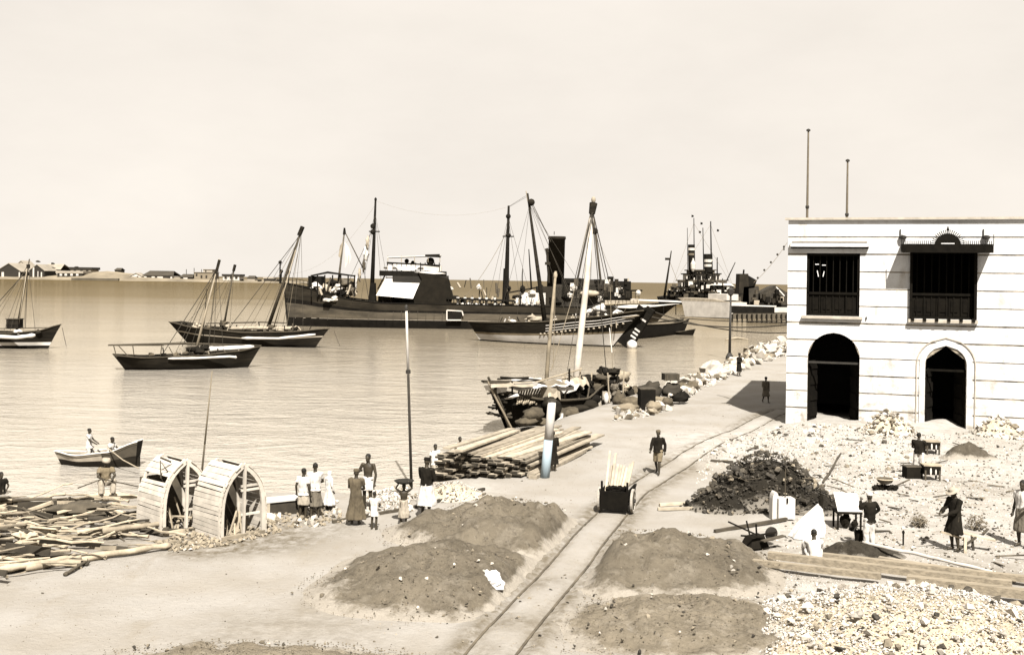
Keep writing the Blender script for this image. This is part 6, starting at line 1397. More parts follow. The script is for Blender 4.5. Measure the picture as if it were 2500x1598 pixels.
# ------------------------------------------------------------------ loaded boat at the landing
def landing_boat():
    vp = VP(px(1236, 1044, WZ), px(1440, 1008, WZ)); q = vp.q
    t = thing('cargo_boat', 'beached cargo boat under ragged mats and poles, white mast rising from it', 'boat', vp.mid, vp.rz)
    h = Hull(vp, ((0, 2.2), (0.2, 1.65), (0.45, 1.4), (0.7, 1.3), (1, 1.9)), ((0, 0.5), (0.2, 1.5), (0.6, 1.7), (1, 0.9)), -0.6, (0.42, 0.02), (0.25, 0))
    top = lambda k: interp(h.sheer, k)
    one(lambda b: h.strip(b, lambda k: -0.6, top), 'hull_side', hull_dark, t, True); one(lambda b: h.deck(b, lambda k: top(k) - 0.6), 'deck', wood_mid, t); one(lambda b: h.rail(b, 0, 0.07), 'gunwale', wood_mid, t)
    one(lambda b: h.rail(b, -0.7, 0.07), 'wale', hull_black, t)
    one(lambda b: b.tube([q(1243, 1040, 1.4), q(1222, 985, 1.4), q(1192, 920, 1.2)], [0.08, 0.09, 0.07], 7), 'stem', wood_mid, t); one(lambda b: b.tube([q(1252, 1050, 1.6), q(1215, 980, 1.5), q(1190, 930, 1.3)], 0.05, 6), 'leaning_pole', wood_pale, t)
    r = random.Random(3)
    for i in range(16):
        a = q(1215 + r.uniform(-4, 25), 955 + r.uniform(0, 65), 1.0); d = Vector((-r.uniform(0.4, 1.0), r.uniform(-0.3, 0.3), r.uniform(-0.3, 0.25))); one(lambda b: b.beam(a - d * 0.5, a + d * 0.6, 0.12, 0.09), 'broken_timber', (hull_dark, drift_d, hull_black)[i % 3], t)
    # canopy of poles and mats
    for x0, y0, x1, y1, rr, m in ((1176, 930, 1300, 932, 0.05, hull_dark), (1180, 932, 1420, 944, 0.06, wood_mid), (1222, 920, 1330, 928, 0.05, hull_dark), (1300, 935, 1420, 900, 0.05, wood_pale), (1215, 925, 1290, 921, 0.05, hull_dark), (1330, 940, 1425, 958, 0.05, hull_dark), (1210, 935, 1212, 1000, 0.05, hull_dark), (1390, 900, 1390, 1000, 0.06, hull_dark), (1250, 930, 1252, 1000, 0.05, hull_dark), (1428, 1012, 1440, 935, 0.06, wood_mid)):
        one(lambda b: b.tube([q(x0, y0, 1.3), q(x1, y1, 1.0)], rr, 6), 'canopy_pole', m, t)
    for pts, m in (([(1255, 935), (1315, 932), (1312, 946), (1290, 952), (1262, 944)], canvas), ([(1322, 930), (1352, 925), (1390, 938), (1370, 944), (1340, 942)], canvas_dirty), ([(1216, 942), (1240, 942), (1238, 956), (1226, 956)], canvas), ([(1362, 943), (1392, 942), (1376, 960)], canvas), ([(1390, 945), (1416, 935), (1405, 952), (1388, 960)], canvas), ([(1332, 940), (1358, 938), (1358, 970), (1334, 972)], canvas_dirty), ([(1245, 968), (1264, 958), (1266, 966), (1250, 972)], canvas), ([(1196, 938), (1208, 938), (1206, 950)], canvas)):
        vs = [q(x, y, 1.45) + vp.N * 0.25 * noise.noise(Vector((x * 0.05, y * 0.05, 0))) for x, y in pts]; one(lambda b: b.prism(vs, -vp.N * 0.5 - Z3 * 0.1), 'mat_cover', m, t)
    for k, (x0, x1, ya, yb, m, o) in enumerate(((1196, 1300, 928, 944, canvas_dirty, 1.7), (1248, 1322, 922, 948, canvas, 1.5), (1312, 1400, 926, 943, canvas, 1.6), (1372, 1436, 918, 940, canvas_dirty, 1.4), (1336, 1366, 938, 972, canvas_dirty, 1.8))):
        rs = []
        for i in range(9):
            x = x0 + (x1 - x0) * i / 8; w = noise.noise(Vector((x * 0.09, k, 0))); u = noise.noise(Vector((x * 0.13, k, 4)))
            rs.append([q(x, ya + 5 * w, o - 1.6), q(x, ya + 3 + 5 * u, o - 0.6), q(x + 3, yb + 9 * u, o)])
        one(lambda b: b.rings(rs, False, False), 'mat_cover', m, t)
    for i in range(12): x = 1262 + i * 5.2; one(lambda b: b.tube([q(x, 986 - 2 * (i % 3), 1.3), q(x + 6 + 1.6 * i, 948, 0.6)], 0.055, 6), 'stacked_pole', wood_pale, t)
    for i, (x, y, w, hh, m) in enumerate(((1302, 1010, 1.6, 0.75, 0), (1285, 1028, 2.0, 0.4, 0), (1325, 1030, 1.2, 0.4, 0), (1392, 1008, 1.4, 0.7, 0), (1352, 995, 0.9, 0.9, 1), (1415, 1000, 1.4, 0.6, 1), (1340, 985, 0.9, 0.8, 1), (1440, 990, 1.0, 0.7, 1))):
        one(lambda b: b.blob(q(x, y, 1.75), (w, 1.0, hh), rz=vp.rz, n=12, m=8, amp=0.35, seed=i), 'cargo_sack', sack_m if not m else hull_dark, t, True)
    one(lambda b: b.prism([q(1375, 995, 1.9), q(1425, 1000, 1.8), q(1420, 1026, 1.7), q(1372, 1020, 1.9)], -vp.N * 0.5), 'timber_lid', mat('red_brown_board', 0.10, 0.06, 2), t); one(lambda b: b.tube([q(1372, 1008, 2.1), q(1371, 1020, 2.1), q(1358, 1031, 2.1)], 0.09, 7), 'coiled_rope', canvas, t)
    # masts
    mw = mat('white_mast', 0.44, 0.30, 1.0, 0.8, s=0.5)
    m1 = one(lambda b: b.tube([q(1402, 985, 0), q(1412, 870, 0), q(1433, 680, 0), q(1446, 510, 0)], [0.24, 0.22, 0.19, 0.13], 10), 'mast', mw, t, True); one(lambda b: b.tube([q(1445, 522, 0.1), q(1449, 496, 0.1)], [0.2, 0.26], 8), 'masthead', hull_dark, m1); one(lambda b: b.blob(q(1449, 488, 0), (0.3, 0.3, 0.45)), 'mast_truck', canvas_dirty, m1)
    m2 = one(lambda b: b.tube([q(1330, 985, 0.3), q(1339, 860, 0.3), q(1357, 662, 0.3)], [0.13, 0.12, 0.07], 8), 'mast', mat('tan_mast', 0.19, 0.10, 1.5), t, True); one(lambda b: b.blob(q(1356, 672, 0.3), (0.24, 0.24, 0.5)), 'masthead', wood_pale, m2)
    for a, b2, rr, m in (((1447, 515), (1405, 700), 0.035, rope_m), ((1447, 515), (1490, 700), 0.03, rope_m), ((1490, 700), (1495, 900), 0.02, rope_pale), ((1446, 530), (1480, 905), 0.03, rope_m), ((1357, 670), (1350, 900), 0.02, rope_pale), ((1405, 700), (1345, 905), 0.025, rope_pale), ((1446, 530), (1385, 905), 0.02, rope_m), ((1488, 800), (1494, 860), 0.03, canvas)): rope(q(*a, 0.2), q(*b2, 0.5), t, 0, rr, m)
    # dark cargo on the right half
    for i in range(34):
        x, y = r.uniform(1385, 1530), r.uniform(905, 985); one(lambda b: b.blob(q(x, y, r.uniform(-0.4, 1.0)), (r.uniform(0.5, 1.2), 0.7, r.uniform(0.3, 0.8)), rz=r.uniform(-0.5, 0.5), n=12, m=8, amp=0.7, seed=i), 'bale', (hull_dark, hull_black, wood_mid, sack_m, hull_dark, drift)[i % 6], t, True)
    for x in (1380, 1412, 1440, 1470, 1488, 1506, 1520): one(lambda b: b.tube([q(x, 985, 0.9), q(x + r.uniform(-6, 6), 900 + r.uniform(-15, 15), 0.8)], 0.05, 6), 'upright_pole', (hull_dark, wood_pale)[x % 4 == 0], t)
    one(lambda b: b.blob(q(1450, 975, 1.2), (1.6, 0.6, 0.6), rz=vp.rz), 'cargo_sack', hull_black, t, True); one(lambda b: b.blob(q(1480, 972, 1.3), (0.35, 0.3, 0.7)), 'white_bag', canvas, t, True)
landing_boat()
def cargo_sacks():
    gs = 'sacks and bales landed on the quay'
    for i, (x, y, w, d, hh, rz, m, lab, nm, cat) in enumerate((
        (1588, 968, 1.35, 1.1, 0.95, 0.1, 'dark', 'left of the two humped dark tarpaulin bales on the quay', 'tarpaulin_bale', 'bale'),
        (1638, 966, 1.25, 1.1, 0.80, 0.2, 'dark', 'right humped dark bale carrying a square crate', 'tarpaulin_bale', 'bale'),
        (1540, 992, 1.1, 0.8, 0.55, 0.0, 'sack', 'rounded jute sack left of the dark upright crate, upper one', 'jute_sack', 'sack'),
        (1530, 1004, 1.25, 0.8, 0.42, 0.1, 'pale', 'pale long sack lowest and leftmost of the landed cargo', 'jute_sack', 'sack'),
        (1612, 984, 0.95, 0.7, 0.4, -0.1, 'pale', 'pale sack below the right dark bale', 'jute_sack', 'sack'),
        (1596, 1006, 0.8, 0.6, 0.62, 0.1, 'pale', 'pale square bale right of the dark upright crate', 'jute_bale', 'bale'))):
        b = gp(x, y); m = MB(); mm = {'dark': mat('dark_tarpaulin', 0.028, 0.016, 1.5, s=1.1), 'sack': sack_m, 'pale': mat('pale_jute', 0.17, 0.11, 2.5, s=1.0)}[m if isinstance(m, str) else 'dark'] if False else {'dark': mat('dark_tarpaulin', 0.028, 0.016, 1.5, s=1.1), 'sack': sack_m, 'pale': mat('pale_jute', 0.17, 0.11, 2.5, s=1.0)}[('dark', 'dark', 'sack', 'pale', 'pale', 'pale')[i]]
        m = MB(); m.blob(b + Z3 * hh * 0.36, (w * 1.1, d, hh * 1.25), rz=rz, n=18, m=12, amp=0.42, seed=i, flat=0.6); tag(m.build(nm, mm, None, True), lab, cat, gs)
    b = gp(1578, 1000); t = thing('dark_crate', 'dark upright crate standing amid the landed sacks', 'crate', b, 0.1)
    for sx, sy, dx, dy in ((0, -0.38, 0.85, 0.06), (0, 0.38, 0.85, 0.06), (-0.40, 0, 0.06, 0.72), (0.40, 0, 0.06, 0.72)): m = MB(); m.box((sx, sy, 0.6), (dx, dy, 1.2)); m.build('crate_side', hull_black, t, local=True)
    m = MB(); m.box((0, 0, 1.22), (0.92, 0.86, 0.06)); m.build('crate_lid', drift_d, t, local=True)
    b = gp(1640, 966); t = thing('square_crate', 'small square crate on top of the right dark bale', 'crate', b + Z3 * 1.0, 0.15)
    m = MB(); m.box((-0.1, 0, 0.22), (0.95, 0.8, 0.42)); m.build('crate_body', drift_d, t, local=True)
    for x in (-0.45, 0.25): m = MB(); m.box((x, -0.42, 0.22), (0.09, 0.04, 0.46)); m.build('crate_batten', wood_mid, t, local=True)
    b = gp(1660, 985); m = MB(); m.blob(b + Z3 * 0.3, (1.0, 0.8, 0.7), n=18, m=12, amp=0.6, seed=9, flat=0.5); tag(m.build('dark_bundle', hull_black, None, True), 'black bundle at the right end of the landed cargo', 'bundle', gs)
    for i, (x, y, w, hh, lab) in enumerate(((1662, 960, 1.1, 0.7, 'brown sack right behind the black bundle on the quay'), (1690, 952, 1.0, 0.6, 'lone brown sack among the white boulders, farthest along the quay'), (1560, 955, 1.2, 0.9, 'brown bale behind the left humped bale, next to the water'), (1512, 985, 1.0, 0.7, 'brown sack touching the bow of the beached boat'), (1630, 990, 0.9, 0.5, 'flat brown sack in front of the right humped bale'))):
        b = gp(x, y); m = MB(); m.blob(b + Z3 * hh * 0.36, (w, w * 0.7, hh * 1.25), rz=0.3 * i, n=18, m=12, amp=0.45, seed=i + 30, flat=0.6); tag(m.build('jute_sack', sack_m, None, True), lab, 'sack', gs)
    b = gp(1535, 962); m = MB(); m.blob(b + Z3 * 0.35, (0.8, 0.6, 0.9), n=12, amp=0.6, seed=12); tag(m.build('dark_bundle', hull_dark, None, True), 'dark lumpy bundle between the cargo boat and the humped bales', 'bundle', gs)
    b = gp(1738, 915); m = MB(); m.blob(b + Z3 * 0.4, (2.0, 1.5, 1.5), n=14, amp=0.4, seed=15, flat=0.5); tag(m.build('white_boulder', coral_w, None), 'biggest pale boulder at the water edge below the dark standing figure', 'boulder')
cargo_sacks()

# ------------------------------------------------------------------ rowing boat
def rowing_boat():
    vp = VP(px(150, 1134, WZ), px(334, 1138, WZ)); q = vp.q
    t = thing('rowing_boat', 'pale rowing boat with upswept dark stern carrying two men', 'boat', vp.mid, vp.rz)
    h = Hull(vp, ((0, 0.62), (0.3, 0.52), (0.7, 0.70), (1, 1.15)), ((0, 0.06), (0.25, 0.52), (0.65, 0.62), (1, 0.34)), -0.3, (0.5, 0), (0.12, 0), ((0, 0.9), (0.3, 0.4), (0.7, 0.4), (1, 0.5)))
    top = lambda k: interp(h.sheer, k)
    one(lambda b: h.strip(b, lambda k: -0.3, lambda k: top(k) * 0.45, 20, 4), 'hull_bottom', hull_dark, t, True); one(lambda b: h.strip(b, lambda k: top(k) * 0.45, top, 14, 3, (1, -1), 0.0, 0.62), 'hull_side', mat('pale_boat_paint', 0.32, 0.22, 1.5, s=0.7), t, True); one(lambda b: h.strip(b, lambda k: top(k) * 0.45, top, 10, 3, (1, -1), 0.62, 1.0), 'stern_quarter', mat('boat_shade_brown', 0.05, 0.03, 2), t, True)  # dark bottom strip and dark quarter paint in the boat's shade
    one(lambda b: h.rail(b, 0, 0.03, 20), 'gunwale', canvas, t); one(lambda b: h.rail(b, -0.10, 0.02, 20), 'rubbing_strake', wood_mid, t); one(lambda b: h.deck(b, lambda k: 0.12, 20), 'floor_boards', hull_dark, t)
    one(lambda b: b.rings([[h.pt(1.0, z, s) for s in (1, -1)] for z in (-0.3, 0.3, top(1))], False, False), 'transom', hull_dark, t)
    for k in (0.35, 0.55, 0.75): one(lambda b: b.beam(h.pt(k, top(k) - 0.12, 1), h.pt(k, top(k) - 0.12, -1), 0.2, 0.03), 'thwart', wood_mid, t)
    one(lambda b: b.tube([q(262, 1092, 0.6), q(300, 1122, 1.3), q(338, 1142, 1.9)], 0.025, 6), 'oar', wood_pale, t)
    one(lambda b: b.box(q(338, 1130, 0), (0.12, 0.1, 0.6), vp.rz), 'rudder', hull_dark, t)
    return vp
ROW = rowing_boat()

# ------------------------------------------------------------------ rail cart and yard gear
def cart():
    p = px(1503, 1262); i = min(range(len(TP)), key=lambda k: (TP[k] - p).length); tt = (TP[i + 1] - TP[i - 1]).normalized(); c = px(1502, 1252); c.z = gz(c.x, c.y)
    t = thing('handcart', 'two-wheeled dark handcart loaded with upright pale planks, standing on the rails', 'cart', c, math.atan2(tt.y, tt.x) - math.pi / 2)
    def L(name, m, fn): k = MB(); fn(k); return k.build(name, m, t, local=True)
    bk = mat('black_cart_wood', 0.006, 0.003, 3, spec=0.06)
    L('cart_floor', bk, lambda k: k.box((0, 0.55, 0.32), (0.86, 1.5, 0.08)))
    L('front_board', bk, lambda k: k.box((0, -0.20, 0.42), (0.86, 0.06, 0.56)))
    for s in (-1, 1):
        L('side_board', bk, lambda k: k.box((s * 0.42, 0.5, 0.58), (0.05, 1.3, 0.3)))
        w = L('wheel', mat('pale_wheel_rim', 0.34, 0.2, 4, s=0.5), lambda k: k.rings([[(s * (0.52 + dx), 0.2 + rr * math.cos(a * math.pi / 12), 0.37 + rr * math.sin(a * math.pi / 12)) for a in range(24)] for dx, rr in ((-0.035, 0.30), (-0.035, 0.37), (0.035, 0.37), (0.035, 0.30), (-0.035, 0.30))], False))
        for sp_a in range(5):
            k = MB(); a = sp_a * math.pi / 5; k.beam((s * 0.52, 0.2 - 0.32 * math.cos(a), 0.37 - 0.32 * math.sin(a)), (s * 0.52, 0.2 + 0.32 * math.cos(a), 0.37 + 0.32 * math.sin(a)), 0.04, 0.04); o = k.build('spoke', drift_d, t, local=True); o.parent = w
        k = MB(); k.tube([(s * 0.45, 0.2, 0.37), (s * 0.6, 0.2, 0.37)], 0.06, 8); o = k.build('hub', iron, t, local=True); o.parent = w
        L('stake', bk, lambda k: k.box((s * 0.40, -0.18, 0.75), (0.06, 0.06, 0.5)))
    L('axle', iron, lambda k: k.tube([(-0.5, 0.2, 0.37), (0.5, 0.2, 0.37)], 0.03, 6))
    for sg in (-1, 1): L('shaft', drift_d, lambda k: k.beam((sg * 0.3, 1.2, 0.36), (sg * 0.26, 2.3, 0.5), 0.06, 0.06))
    r = random.Random(2)
    for i in range(9):
        x = -0.30 + i * 0.075; k = MB(); ln = r.uniform(1.2, 1.9) * (1.15 if i < 3 else 0.9); k.beam((x, -0.12, 0.45), (x - 0.05 + 0.02 * i, 0.75 + 0.1 * r.random(), 0.45 + ln * 0.62), 0.07, 0.035); k.build('plank', plank_pale, t, local=True)
    for i in range(4): k = MB(); k.blob((-0.2 + 0.15 * i, 0.1, 0.72), (0.25, 0.3, 0.2), amp=0.6, seed=i); k.build('bundle', bk, t, local=True)
    return t
CART = cart()

def yard():
    bk = mat('black_yard_wood', 0.010, 0.006, 3, spec=0.06); wcl = mat('white_cloth', 0.50, 0.42, 2, s=0.25)
    # overturned wheelbarrow
    c = gp(1842, 1338); t = thing('wheelbarrow', 'overturned black wheelbarrow with handles sticking up left of the seated man', 'wheelbarrow', c, 0.4)
    def L(name, m, fn, tt=None): k = MB(); fn(k); return k.build(name, m, tt or t, local=True)
    L('tray', bk, lambda k: k.rings([[(-0.30, -0.25, 0.06), (0.32, -0.25, 0.04), (0.32, 0.25, 0.04), (-0.30, 0.25, 0.06)], [(-0.18, -0.16, 0.34), (0.2, -0.16, 0.38), (0.2, 0.16, 0.38), (-0.18, 0.16, 0.34)]]))
    for s in (-1, 1):
        L('handle', bk, lambda k: k.beam((0.15, s * 0.2, 0.34), (-0.72, s * 0.30 - 0.1, 0.62 + 0.12 * s), 0.045, 0.045)); L('leg', bk, lambda k: k.beam((-0.05, s * 0.16, 0.34), (-0.12, s * 0.22, 0.72), 0.04, 0.04))
    L('wheel', iron, lambda k: k.rings([[(0.55 + r_ * math.cos(a * math.pi / 8), dy, 0.36 + r_ * math.sin(a * math.pi / 8)) for a in range(16)] for dy, r_ in ((-0.03, 0.13), (-0.03, 0.19), (0.03, 0.19), (0.03, 0.13))])); L('strut', bk, lambda k: k.beam((0.2, 0.0, 0.36), (0.62, -0.12, 0.42), 0.05, 0.04))
    L('side_board', drift_d, lambda k: k.beam((0.0, -0.35, 0.28), (0.75, -0.30, 0.36), 0.16, 0.03))
    # white hand cart with shovel
    c = gp(1912, 1268); t = thing('white_bin', 'small white bin with a rounded back and a spade standing in it', 'bin', c, 0.1)
    L('bin_body', wcl, lambda k: k.box((0.06, 0.05, 0.36), (0.52, 0.4, 0.62))); L('bin_back', wcl, lambda k: k.prism([(-0.24 + 0.1 * math.cos(a), 0.0, 0.55 + 0.30 * math.sin(a)) for a in [math.pi * i / 10 for i in range(11)]] + [(-0.34, 0.0, 0.0), (-0.14, 0.0, 0.0)], (0, 0.3, 0)))
    L('spade_shaft', wood_mid, lambda k: k.tube([(0.06, 0.02, 0.5), (0.06, 0.02, 1.55)], 0.018, 6)); L('spade_blade', bk, lambda k: k.box((0.06, -0.17, 0.62), (0.05, 0.03, 0.16)))
    # white canopy and covered table
    c = gp(1990, 1315); t = thing('draped_cloth', 'white cloth thrown over a heap beside the covered table', 'cloth', c, 0)
    pk = (0.28, 0.5, 1.25)
    def tent(k):
        rs = []
        for i in range(10):
            f = i / 9; ring = []
            for a_ in range(18):
                a = 2 * math.pi * a_ / 18; fo = 1 + 0.16 * math.sin(5 * a + 1) * (1 - f) + 0.1 * noise.noise(Vector((math.cos(a) * 2, math.sin(a) * 2, f * 3)))
                ring.append((-0.22 + 0.50 * f + 0.46 * (1 - f ** 1.6) * math.cos(a) * fo, 0.15 + 0.35 * f + 0.34 * (1 - f ** 1.6) * math.sin(a) * fo, 0.02 + 0.95 * f))
            rs.append(ring)
        k.rings(rs)
    L('cloth', wcl, tent); L('stick', bk, lambda k: k.tube([(0.30, 0.52, 0), (0.30, 0.52, 1.2)], 0.03, 6)); L('dark_wrap', bk, lambda k: k.blob((0.28, 0.42, 0.98), (0.14, 0.1, 0.42), amp=0.4))
    c = gp(2072, 1292); t = thing('covered_table', 'low table spread with a white cloth behind the seated man', 'table', c, -0.05)
    L('table_top', bk, lambda k: k.box((0, 0.2, 0.50), (0.74, 0.6, 0.05))); L('tablecloth', wcl, lambda k: k.prism([(-0.34, -0.05, 0.535), (0.36, -0.05, 0.535), (0.36, 0.48, 0.95), (-0.34, 0.48, 0.98)], (0, 0, 0.03)))
    for x in (-0.33, 0.33):
        for y in (-0.06, 0.46): L('leg', bk, lambda k: k.box((x, y, 0.24), (0.05, 0.05, 0.5)))
    L('stowed_pot', bk, lambda k: k.blob((-0.05, 0.2, 0.22), (0.32, 0.3, 0.4), amp=0.4)); L('stowed_pot', bk, lambda k: k.blob((0.2, 0.1, 0.14), (0.2, 0.2, 0.26), amp=0.4))
    # basket
    c = gp(2160, 1196); t = thing('basket', 'brown basket resting on dark stones near the coal heap', 'basket', c, 0)
    L('basket_bowl', mat('brown_basket', 0.06, 0.03, 6), lambda k: k.lathe((0, 0, 0.22), [(0.12, 0.0), (0.24, 0.06), (0.29, 0.18), (0.27, 0.20), (0.10, 0.10)], 16)); L('basket_rim', drift, lambda k: k.tube([(0.29 * math.cos(a * math.pi / 10), 0.29 * math.sin(a * math.pi / 10), 0.40) for a in range(21)], 0.02, 6))
    for i in range(7): L('dark_stone', bk, lambda k: k.blob((-0.35 + 0.12 * i, 0.05 * (i % 2), 0.08), (0.2, 0.18, 0.2), amp=0.6, seed=i))
    # crates on trestles near the wall
    for x, y, lab, sc in ((2277, 1108, 'upper of the two dark open crates on legs near the narrow archway', 0.9), (2275, 1172, 'lower of the two dark open crates on legs, in front of the other', 0.95)):
        c = gp(x, y); t = thing('open_crate', lab, 'crate', c, -0.1, 'open crates on legs')
        L('crate_body', bk, lambda k: k.box((0, 0.15, 0.40 * sc), (0.62 * sc, 0.5, 0.34 * sc)))
        for sx in (-0.27, 0.27):
            for sy in (-0.08, 0.38): L('leg', drift_d, lambda k: k.box((sx * sc, sy, 0.2 * sc), (0.06, 0.06, 0.42 * sc)))
        L('pale_bottle', canvas, lambda k: k.blob((-0.08, -0.14, 0.36 * sc), (0.07, 0.05, 0.28))); L('pale_bottle', canvas, lambda k: k.blob((0.10, -0.14, 0.34 * sc), (0.06, 0.05, 0.22))); L('crate_rim', drift, lambda k: k.box((0, 0.15, 0.59 * sc), (0.68 * sc, 0.54, 0.04)))
    c = gp(2225, 1166); t = thing('dark_box', 'low dark box beside the lower open crate', 'box', c, 0.1); L('box_body', bk, lambda k: k.box((0, 0, 0.22), (0.55, 0.4, 0.42))); L('box_lid', drift_d, lambda k: k.box((0, 0, 0.445), (0.6, 0.45, 0.04)))
    # bucket
    c = gp(2100, 1332); t = thing('bucket', 'dark bucket standing on the earth heap by the man with raised arms', 'bucket', c + Z3 * 0.05, 0)
    L('bucket_body', bk, lambda k: k.lathe((0, 0, 0), [(0.13, 0.0), (0.17, 0.34), (0.19, 0.36), (0.16, 0.35), (0.11, 0.05)], 16)); L('handle', iron, lambda k: k.tube([(0.18 * math.cos(a), 0, 0.35 + 0.16 * math.sin(a)) for a in [math.pi * i / 10 for i in range(11)]], 0.012, 6))
    c = gp(2085, 1318); t = thing('scoop', 'dark scoop lying left of the bucket', 'scoop', c + Z3 * 0.1, 0.2); L('scoop_bowl', bk, lambda k: k.blob((-0.05, 0, 0.22), (0.24, 0.18, 0.12), amp=0.3)); L('scoop_handle', bk, lambda k: k.tube([(0.02, 0, 0.22), (0.16, 0, 0.05)], 0.025, 6))
    # trestle in front of the coated man
    c = gp(2352, 1348); t = thing('trestle', 'rough trestle of planks in front of the coated man', 'trestle', c, -0.15)
    L('top_plank', drift, lambda k: k.beam((-0.62, -0.1, 0.56), (0.1, 0.05, 0.34), 0.07, 0.05)); L('side_plank', plank_pale, lambda k: k.beam((-0.1, 0.5, 0.48), (0.9, 0.3, 0.30), 0.2, 0.04)); L('leg', plank_pale, lambda k: k.beam((0.03, -0.05, 0.0), (0.03, -0.05, 0.42), 0.07, 0.07)); L('leg', drift_d, lambda k: k.beam((0.35, 0.35, 0.0), (0.3, 0.35, 0.42), 0.06, 0.06)); L('brace', drift_d, lambda k: k.beam((-0.1, -0.02, 0.1), (0.4, 0.3, 0.36), 0.05, 0.05))
    # short stake and low shrubs
    c = gp(2205, 1330); m = MB(); m.tube([c, c + Z3 * 0.34], 0.025, 6); m.blob(c + Z3 * 0.36, (0.08, 0.08, 0.12)); tag(m.build('stake', bk), 'short stake with dark knob between the two standing men', 'stake')
    for i, (x, y, w, lab) in enumerate(((2385, 1292, 0.32, 'pale dry bush right of the coated man'), (2245, 1286, 0.26, 'low dry tuft between the two standing men'))):
        c = gp(x, y); r = random.Random(i); m = MB()
        t = thing('dry_bush', lab, 'bush', c, 0)
        for k in range(5): b = MB(); a = r.uniform(0, 6.28); b.tube([c, c + Vector((0.4 * w * math.cos(a), 0.4 * w * math.sin(a), w * 0.9))], [0.012, 0.004], 5); b.build('twig', drift_d, t)
        for k in range(260):
            u = Vector((r.gauss(0, 1), r.gauss(0, 1), r.gauss(0, 1))).normalized() * w * r.random() ** 0.4; q = c + Vector((u.x * (1 + 0.5 * noise.noise(u * 9)), u.y, abs(w * 0.55 + u.z * 0.75 + 0.12 * noise.noise(u * 12)))); d = Vector((r.gauss(0, 1), r.gauss(0, 1), r.gauss(0, 1))).normalized() * 0.05; e = d.orthogonal().normalized() * 0.02; m.add([q - d, q + e, q + d, q - e], [(0, 1, 2, 3)])
        tag(m.build('leaves', mat('dry_leaf', 0.12, 0.06, 5), t), kind='stuff')
yard()
# ------------------------------------------------------------------ people
skin_m = mat('dark_skin', 0.034, 0.018, 6, 0.6, s=1.3)
hair_m = mat('black_hair', 0.008, 0.006, 8, 0.8)
CL = {'white': mat('white_cotton', 0.48, 0.36, 4, 0.95, 0.006, 18, s=0.3), 'pale': mat('unbleached_cotton', 0.30, 0.20, 4, 0.95, 0.006, 18, s=0.7), 'grey': mat('grey_cotton', 0.12, 0.075, 4, 0.95, 0.006, 18, s=0.8),
      'tan': mat('tan_cotton', 0.15, 0.095, 4, 0.95, 0.006, 18, s=1.2), 'brown': mat('brown_cotton', 0.075, 0.04, 4, 0.95, 0.006, 18, s=1.2), 'dark': mat('dark_cotton', 0.012, 0.007, 4, 0.95, 0.004, 18, s=0.9, spec=0.06)}
REM = []
BASE = dict(pel=(0, 0, .93), chest=(0, .01, 1.20), neck=(0, .01, 1.43), head=(0, -.015, 1.585), sh=(.185, .01, 1.385), el=(.235, .03, 1.10), wr=(.245, -.05, .85), hip=(.092, 0, .90), kn=(.105, -.02, .49), an=(.11, .03, .085), toe=(.13, -.14, .03))
def ell_ring(c, u, w, ru, rw, n=16, fold=0.0, ph=0.0):
    out = []
    for k in range(n):
        a = 2 * math.pi * k / n; f = 1 + fold * (math.sin(5 * a + ph) * 0.6 + math.sin(9 * a + ph * 2.3) * 0.4); out.append(c + u * (ru * f * math.cos(a)) + w * (rw * f * math.sin(a)))
    return out
